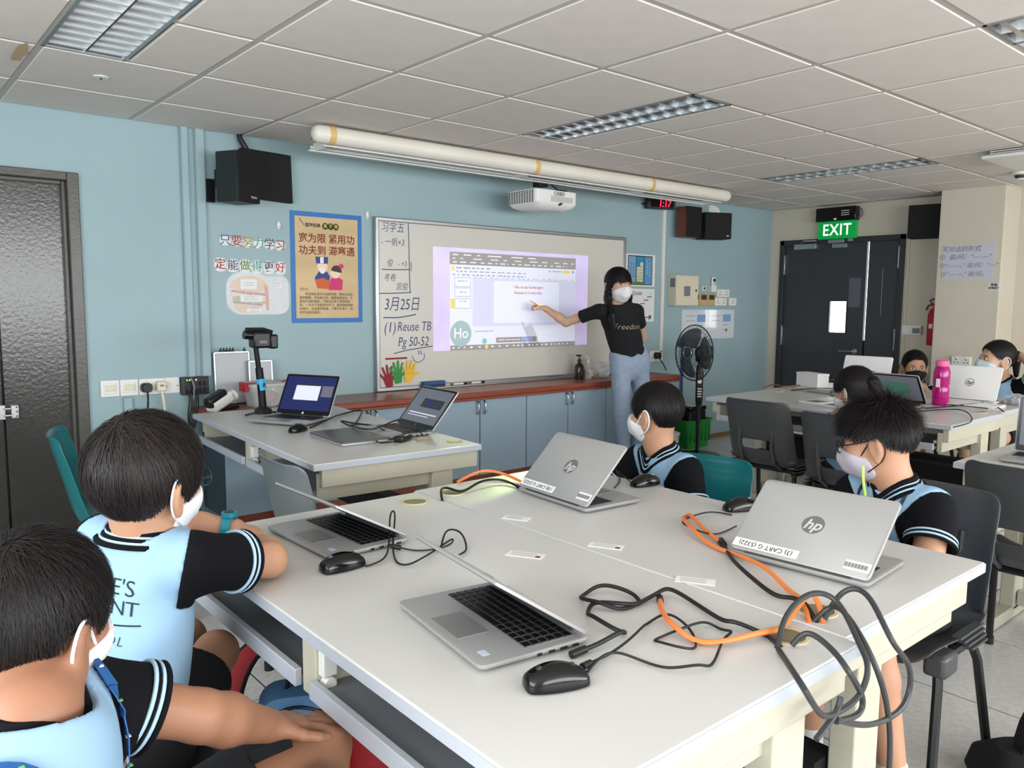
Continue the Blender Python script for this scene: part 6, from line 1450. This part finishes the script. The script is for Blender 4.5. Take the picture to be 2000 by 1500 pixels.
    def cutf(x, y, z):
        px, py, pz = x-hc[0], y-hc[1], z-hc[2]
        ly = (px*H[0, 1]+py*H[1, 1]+pz*H[2, 1])/s; lz = (px*H[0, 2]+py*H[1, 2]+pz*H[2, 2])/s; lx = (px*H[0, 0]+py*H[1, 0]+pz*H[2, 0])/s
        zz = np.interp(ly.ravel(), zl[0], zl[1]).reshape(ly.shape)+.004*np.sin(lx*130)+.003*np.sin(ly*170)
        return (zz-lz)*.8*s
    K.op(cutf, hc-.2*s, hc+.2*s, 0, 'and'); hm = fpart(K, 'hair', o['hair'], t)
    hair_strands('hair_strands', o['hair']+'_strand', hm, H, hc, c_, r_, zl, hr.get('crown', (0, -.055, .11)), n=hr.get('n', 2200), ln=hr.get('ln', .05), lift=hr.get('lift', .005), spike=hr.get('spike', 0.), grav=hr.get('grav', .35), width=hr.get('w', .0022), seed=int(o.get('seed', 1)*10)+3, s=s, over=hr.get('over', .008))
    return t, dict(L=L, H=H, hc=hc, hp=hp, rt=rt, up=up, fw=fw, shirt=shirt, body=body, base=base, hairm=hm, nb=nb, sc=sc)
BOWL = ([-.12, -.09, -.06, -.035, .0, .03, .06, .10], [-.080, -.078, -.055, -.004, .004, -.012, .012, .022])
SHORT = ([-.12, -.08, -.045, -.01, .02, .045, .07, .10], [-.06, -.055, -.035, .012, .0, .0, .055, .062])
SCH = 'pupils in pale blue shirts'
mat('dark_frame', (26, 58, 60), .3)
# boy with the teal watch
t, q = person('boy with bowl-cut hair and teal watch, arms folded on the front desk', dict(
    hip=(.365, 1.64, .455), head=(.437, 1.622, .978), hf=(.88, .47, -.10), hu=(.1, 0, 1), neck=(.425, 1.635, .868),
    sR=(.482, 1.522, .828), sL=(.378, 1.745, .838), eR=(.665, 1.59, .778), wR=(.705, 1.735, .766), handR=(.25, .95, -.05), palmR=(0, 0, -1),
    eL=(.60, 1.965, .775), wL=(.70, 1.88, .772), handL=(.45, -.85, -.02), palmL=(0, 0, -1), kR=(.625, 1.82, .50), aR=(.50, 1.93, .08), kL=(.60, 1.97, .49), aL=(.56, 2.02, .08)),
    dict(s=1.07, h=.0045, skin='skin_a', shirt='shirt_blue', hair='hair_brown', mask='mask_white', glasses='dark_frame', seed=1., arm=1.0, ww=.98, hwid=1.08, hem=-.0, shoes='shoe_black', socks=1, group=SCH,
         hairdo=dict(t=.0155, zl=BOWL, n=7500, ln=.085, lift=.007, w=.0024, grav=.5, crown=(.0, -.07, .10))))
L = q['L']; sm = q['shirt'].data; dB = nrm(-q['fw']*-1)
for body_, sz, dz, bd, sp_ in (("ONE'S", .044, .335, -.6, 1.0), ('TALENT', .040, .297, -.6, .92), ('SCHOOL', .024, .237, -.4, 1.25)):
    wrap_text('back_print', body_, sz, 'print_navy', q['shirt'], sm, L['hip']+q['up']*dz+q['rt']*.012, q['rt'], q['up'], q['fw'], bend=bd, space=sp_, off=-.0003)
v_ = []
bv = BVHTree.FromPolygons([x.co for x in sm.vertices], [tuple(p.vertices) for p in sm.polygons])
for k in range(13):
    a = -.075+.15*k/12; p = Vector(tuple(L['hip']+q['up']*(.264+1.2*a*a*.5)+q['rt']*(.012+a))); h_ = bv.ray_cast(p-Vector(tuple(q['fw']))*.3, Vector(tuple(q['fw'])), .6)[0]
    if h_: v_.append(tuple(h_-Vector(tuple(q['fw']))*.001))
MB().tube(v_, .0015, 5).build('back_print', 'print_navy', q['shirt'])
# watch on the left wrist
w = thing('wrist_watch', 'teal plastic watch on the wrist of the boy with bowl-cut hair', 'watch', (0, 0, 0))
wc = V3(.69, 1.888, .7725); wd = nrm(V3(.70, 1.88, .772)-V3(.60, 1.965, .775)); qa = Vector(tuple(wd)); a_ = Vector((0, 0, 1)); a_ = (a_-qa*a_.dot(qa)).normalized(); b_ = qa.cross(a_)
mat('watch_teal', (22, 140, 160), .4)
w.location = tuple(wc)
MB().loft([[tuple(qa*o_+(a_*math.cos(2*PI*k/24)+b_*math.sin(2*PI*k/24))*r) for k in range(24)] for o_, r in ((-.011, .030), (-.011, .034), (.011, .034), (.011, .030))], closed=True).build('strap', 'watch_teal', w)
MB().cyl(tuple(a_*.032), tuple(a_*.043), .019, n=10).build('case', 'watch_teal', w); MB().cyl(tuple(a_*.043), tuple(a_*.0445), .012, n=16).build('dial', 'dark_grey', w)

# boy nearest the camera
t, q = person('boy nearest the camera with short hair and blue lanyard, hand on his knee', dict(
    hip=(.10, 1.12, .45), head=(.172, 1.190, .902), hf=(.80, .58, -.12), hu=(.12, 0, 1), neck=(.150, 1.095, .825),
    sR=(.080, .960, .755), sL=(.218, 1.190, .780), eL=(.380, 1.180, .700), wL=(.502, 1.222, .622), handL=(.90, .30, -.30), palmL=(-.3, 0, -1),
    eR=(.20, .90, .60), wR=(.33, 1.02, .555), handR=(.9, .3, -.1), palmR=(0, 0, -1), kR=(.56, 1.12, .50), aR=(.60, 1.12, .08), kL=(.615, 1.265, .525), aL=(.61, 1.27, .08)),
    dict(s=1.02, h=.0045, skin='skin_b', shirt='shirt_blue', hair='hair_black', mask='mask_white', seed=2., arm=1.04, sleeve=.56, slim=1.02, ww=1.06, hwid=1.12, hem=.0, leg=(.075, .056, .05, .034), hs=1.0, shoes='shoe_black', socks=1, trouser=.86, group=SCH, loop=.0024, handL=dict(curl=(.10, .10, .12, .14), spread=.16, thumb=(.95, .05)),
         hairdo=dict(t=.011, zl=([-.12, -.08, -.055, -.036, -.012, .012, .030, .045, .07, .10], [-0.055, -0.05, -0.036, .020, .026, .022, .0, .004, .058, .064]), n=6500, ln=.05, lift=.006, w=.0024, crown=(0, -.06, .11))))
L = q['L']; nb = q['nb']
mat('lanyard', (38, 96, 160), .6); mat('lanyard_print', (120, 190, 90), .6)
bv = BVHTree.FromPolygons([x.co for x in q['shirt'].data.vertices], [tuple(p.vertices) for p in q['shirt'].data.polygons])
def ribbon(pts, wd_, name, material, parent, bvh, off=.004):
    P = spline(pts, 8); out = []
    for p in P:
        h_ = bvh.find_nearest(Vector(p)); out.append((h_[0]+h_[1]*off, h_[1]) if h_[0] is not None else (Vector(p), Vector((0, 0, 1))))
    rings = []
    for i in range(len(out)):
        tt = (out[min(i+1, len(out)-1)][0]-out[max(i-1, 0)][0]); tt = tt.normalized() if tt.length > 1e-8 else Vector((1, 0, 0)); n_ = out[i][1]; w_ = tt.cross(n_).normalized()*wd_/2
        p = out[i][0]; rings.append([p-w_-n_*.0008, p+w_-n_*.0008, p+w_+n_*.0008, p-w_+n_*.0008])
    return MB().loft(rings).build(name, material, parent), out
rt, up, fw = q['rt'], q['up'], q['fw']
for sg in (1, -1):
    pts = [nb-fw*.16+up*.03, nb-fw*.08+rt*.13*sg+up*.05, nb+fw*.06+rt*.13*sg+up*.03, nb+fw*.2+rt*.11*sg-up*.05, nb+fw*.26+rt*.07*sg-up*.18, nb+fw*.26+rt*.01*sg-up*.32]
    ly, out = ribbon(pts, .019, 'lanyard', 'lanyard', t, bv, .007)
    for k in range(6, len(out)-2, 3): MB().box(tuple(out[k][0]+out[k][1]*.0012), (.006, .006, .0016)).build('lanyard_print', 'lanyard_print' if k % 2 else 'label_white', ly)
mat('tag_white', (226, 230, 238), .5)
p_ = bv.ray_cast(Vector(tuple(nb+fw*.3+rt*.075-up*.10)), Vector(tuple(-fw)), .6)[0]
if p_: MB().box((0, 0, 0), (.012, .003, .026)).build('name_tag', 'tag_white', t, M=Matrix.Translation(p_) @ Matrix(np.stack([rt, fw, up], 1).tolist()).to_4x4())

# boy beside laptop (18)
person('boy in front of the standing fan with short hair, turned to the whiteboard', dict(
    hip=(2.36, 1.85, .43), head=(2.262, 1.862, .924), hf=(-.10, .99, -.08), neck=(2.262, 1.84, .80),
    sR=(2.285, 1.955, .735), sL=(2.268, 1.715, .735), eR=(2.17, 2.03, .58), wR=(2.09, 1.92, .56), handR=(-1, -.1, 0), palmR=(0, 0, -1), eL=(2.205, 1.63, .56), wL=(2.09, 1.72, .545), handL=(-1, .1, 0), palmL=(0, 0, -1),
    kR=(2.07, 1.95, .50), aR=(2.06, 1.95, .08), kL=(2.07, 1.76, .50), aL=(2.07, 1.76, .08)),
    dict(s=.99, h=.0055, skin='skin_a', shirt='shirt_blue', hair='hair_black', mask='mask_white', seed=3., loop=.0028, group=SCH, shoes='shoe_black',
         hairdo=dict(t=.009, zl=([-.12, -.08, -.055, -.036, -.012, .012, .030, .045, .07, .10], [-0.068, -0.062, -0.05, .020, .026, .022, .0, .004, .058, .064]), n=4200, ln=.04, lift=.004, w=.0026)))
# boy with lanyard at laptop (3)
t, q = person('spiky-haired boy with lilac mask looking down at the right of the front desks', dict(
    hip=(2.33, 1.0, .44), head=(2.250, 1.035, .942), hf=(-.22, .93, -.26), neck=(2.268, .992, .83),
    sR=(2.30, 1.115, .765), sL=(2.258, .872, .77), eR=(2.19, 1.17, .60), wR=(2.08, 1.08, .57), handR=(-1, -.1, 0), palmR=(0, 0, -1), eL=(2.142, .838, .635), wL=(2.06, .94, .57), handL=(-1, .2, 0), palmL=(0, 0, -1),
    kR=(2.02, 1.08, .52), aR=(2.03, 1.08, .08), kL=(1.98, .90, .52), aL=(1.99, .82, .10)),
    dict(s=1.0, h=.005, skin='skin_a', shirt='shirt_blue', hair='hair_black', mask='mask_lilac', loopm='black_rubber', glasses='black_plastic', seed=4., group=SCH, shoes='shoe_black', socks=1, arm=1.05,
         hairdo=dict(t=.011, zl=([-.12, -.08, -.045, -.01, .02, .045, .07, .10], [-.030, -.026, -.005, .03, .026, .03, .052, .056]), n=5600, ln=.040, lift=.006, spike=.034, w=.0024, grav=.0, crown=(0, -.05, .115), bulk=((0, .01, .080), (.072, .09, .045)))))
bv = BVHTree.FromPolygons([x.co for x in q['shirt'].data.vertices], [tuple(p.vertices) for p in q['shirt'].data.polygons])
mat('lime_tag', (176, 214, 96), .5); mat('cord_dark', (40, 46, 58), .6)
nb, rt, up, fw = q['nb'], q['rt'], q['up'], q['fw']
for sg in (1, -1): ribbon([nb-fw*.05+up*.01, nb+rt*.06*sg, nb+fw*.06+rt*.06*sg-up*.05, nb+fw*.11+rt*.04*sg-up*.13, nb+fw*.12+rt*.02*sg-up*.22], .009, 'lanyard', 'cord_dark', t, bv)
p0 = V3(2.158, 1.0, .895)-q['base']
MB().tube(spline([tuple(p0+V3(-.02, .02, -.01)), tuple(p0+V3(-.03, .01, -.06)), tuple(p0+V3(-.02, -.0, -.13)), tuple(p0+V3(-.0, 0, -.19))], 5), .004, 6).build('mask_strap', 'lime_tag', t)
# girl seen from behind
t, q = person('girl with dark ponytail seen from behind at the far desk', dict(
    hip=(3.91, 1.93, .44), head=(3.925, 1.94, .885), hf=(.25, .96, -.2), neck=(3.915, 1.935, .765),
    sR=(3.955, 1.83, .70), sL=(3.925, 2.055, .70), eR=(4.10, 1.80, .62), wR=(4.22, 1.90, .775), handR=(1, .2, -.1), palmR=(0, 0, -1), eL=(4.03, 2.16, .62), wL=(4.21, 2.12, .775), handL=(1, 0, -.1), palmL=(0, 0, -1),
    kR=(4.2, 1.85, .46), aR=(4.15, 1.85, .08), kL=(4.2, 2.02, .46), aL=(4.15, 2.03, .08)),
    dict(s=1.02, h=.0065, skin='skin_a', shirt='shirt_blue', hair='hair_black', mask='mask_white', glasses='black_plastic', seed=5., group=SCH, shoes='shoe_black',
         hairdo=dict(t=.014, zl=([-.12, -.08, -.045, -.01, .02, .045, .07, .10], [-.07, -.065, -.04, .02, .01, .02, .06, .066]), n=2400, ln=.07, lift=.006, w=.003, grav=.2, crown=(0, -.1, .04))))
hp = q['hp']; K = Field(q['hc']-.3, q['hc']+.3, .006); a = hp(0, -.11, .035); K.ell(a, (.03, .03, .03), None, .01); K.cone(hp(0, -.125, .03), hp(.01, -.155, -.05), .032, .03, .02); K.cone(hp(.01, -.155, -.05), hp(.015, -.14, -.15), .03, .012, .02); K.wrinkle(.004, 90, 2.)
fpart(K, 'ponytail', 'hair_black', t)
# boy in the black mask
person('small boy with black mask half hidden behind a white laptop', dict(
    hip=(5.95, 2.45, .40), head=(5.83, 2.447, .885), hf=(-.80, -.58, -.10), neck=(5.86, 2.45, .765),
    sR=(5.87, 2.57, .70), sL=(5.87, 2.335, .70), eR=(5.74, 2.62, .62), wR=(5.60, 2.50, .775), handR=(-.9, -.4, -.1), palmR=(0, 0, -1), eL=(5.76, 2.28, .65), wL=(5.60, 2.30, .775), handL=(-.95, .2, -.1), palmL=(0, 0, -1), kR=(5.66, 2.54, .47), aR=(5.70, 2.54, .08), kL=(5.66, 2.36, .47), aL=(5.70, 2.36, .08)),
    dict(s=1.0, h=.007, skin='skin_a', shirt='shirt_blue', hair='hair_black', mask='mask_black', masktop=-.01, seed=6., eyes=1, shoes='shoe_black', group=SCH,
         hairdo=dict(t=.008, zl=([-.12, -.08, -.045, -.01, .02, .045, .06, .07, .10], [-.06, -.055, -.035, .012, .0, .02, .06, .072, .076]), n=2200, ln=.025, lift=.004, w=.003)))
# girl with the raised arm
t, q = person('girl with pale mask and one arm raised behind her head at the right edge', dict(
    hip=(5.98, 1.92, .42), head=(5.80, 1.918, .972), hf=(-.72, .68, .04), neck=(5.85, 1.90, .84),
    sR=(5.86, 2.02, .775), sL=(5.85, 1.78, .785), eR=(5.73, 2.1, .64), wR=(5.60, 2.0, .775), handR=(-.9, -.3, -.1), palmR=(0, 0, -1), eL=(5.77, 1.64, .90), wL=(5.88, 1.79, .995), handL=(.15, 1., .05), palmL=(-.9, .1, 0), kR=(5.68, 2.02, .48), aR=(5.74, 2.02, .08), kL=(5.68, 1.84, .48), aL=(5.74, 1.84, .08)),
    dict(s=1.07, h=.007, skin='skin_c', shirt='shirt_blue', hair='hair_black', mask='mask_blue', loopm='mask_white', loop=.003, seed=7., eyes=1, shoes='shoe_black', group=SCH,
         hairdo=dict(t=.009, zl=([-.12, -.08, -.045, -.01, .02, .045, .07, .10], [-.065, -.06, -.03, .02, .015, .03, .07, .078]), n=2200, ln=.07, lift=.002, w=.003, grav=0., crown=(0, .07, .10))))
hp = q['hp']; K = Field(q['hc']-.25, q['hc']+.25, .007); K.ell(hp(0, -.115, .03), (.035, .035, .035), None, .01); K.cone(hp(0, -.12, .02), hp(0, -.13, -.09), .03, .016, .02); fpart(K, 'ponytail', 'hair_black', t)
# teacher
t, q = person('masked woman in black T-shirt and pale jeans pointing at the whiteboard', dict(
    hip=(4.565, 4.02, .90), head=(4.415, 4.01, 1.452), hf=(-.34, -.94, .0), hu=(-.06, 0, 1), neck=(4.418, 4.03, 1.325), face=(-.1, -1, 0),
    sR=(4.262, 4.075, 1.262), sL=(4.602, 3.985, 1.262), eR=(4.165, 4.31, 1.175), wR=(4.085, 4.45, 1.275), handR=(-.70, .55, .55), palmR=(-.2, .5, -.8), eL=(4.80, 4.10, 1.06), wL=(4.77, 4.19, .90), handL=(-.6, .2, -.7), palmL=(.2, .9, 0),
    kR=(4.445, 3.98, .50), aR=(4.50, 3.99, .085), kL=(4.745, 4.03, .49), aL=(4.69, 4.06, .085)),
    dict(s=1.13, h=.006, adult=1, skin='skin_c', shirt='tee_black', sleeve_mat='tee_black', sleeve=.52, hair='hair_black', mask='mask_white', masktop=-.012, eyes=1, seed=8., nr=.040, arm=.92, slim=.86, ww=.84, hwid=.92, wa=.5, hem=.055, hs=.98, hw=.082, leg=(.07, .05, .048, .036), bottom='denim', shoes='shoe_white', wrk=.003, wf=26.,
         handR=dict(curl=(.05, .75, .8, .85), thumb=(.5, .4)),
         hairdo=dict(t=.010, zl=([-.12, -.08, -.045, -.01, .02, .045, .06, .07, .10], [-.10, -.10, -.09, -.08, -.05, .030, .042, .046, .046]), n=3600, ln=.09, lift=.003, w=.003, grav=.6, crown=(0, -.03, .12))))
hp = q['hp']; K = Field(q['hc']-V3(.3, .3, .45), q['hc']+V3(.3, .3, .2), .006)
fx = q['H'][:, 0]
K.cone(hp(.070, -.02, .03), hp(.082, -.008, -.08), .030, .036, .02, fx, .62); K.cone(hp(.082, -.008, -.08), hp(.088, .045, -.19), .036, .036, .02, fx, .62); K.cone(hp(.088, .045, -.19), hp(.078, .075, -.285), .036, .014, .02, fx, .7)
K.cone(hp(-.070, -.02, .03), hp(-.080, -.02, -.08), .030, .036, .02, fx, .62); K.cone(hp(-.080, -.02, -.08), hp(-.092, -.03, -.16), .034, .02, .02, fx, .62)
K.cone(hp(0, -.085, .0), hp(0, -.09, -.14), .06, .05, .03); K.cone(hp(0, -.09, -.14), hp(0, -.085, -.2), .05, .03, .03)
x_ = None; K.wrinkle(.0025, 110, 3.)
fpart(K, 'long_hair', 'hair_black', t)
sm = q['shirt'].data
wrap_text('chest_print', 'Freedom', .062, 'gold_print', q['shirt'], sm, q['sc']-q['up']*.115+q['rt']*.0, -q['rt'], q['up'], -q['fw'], shear=.4, off=-.0012, sx=1.1)
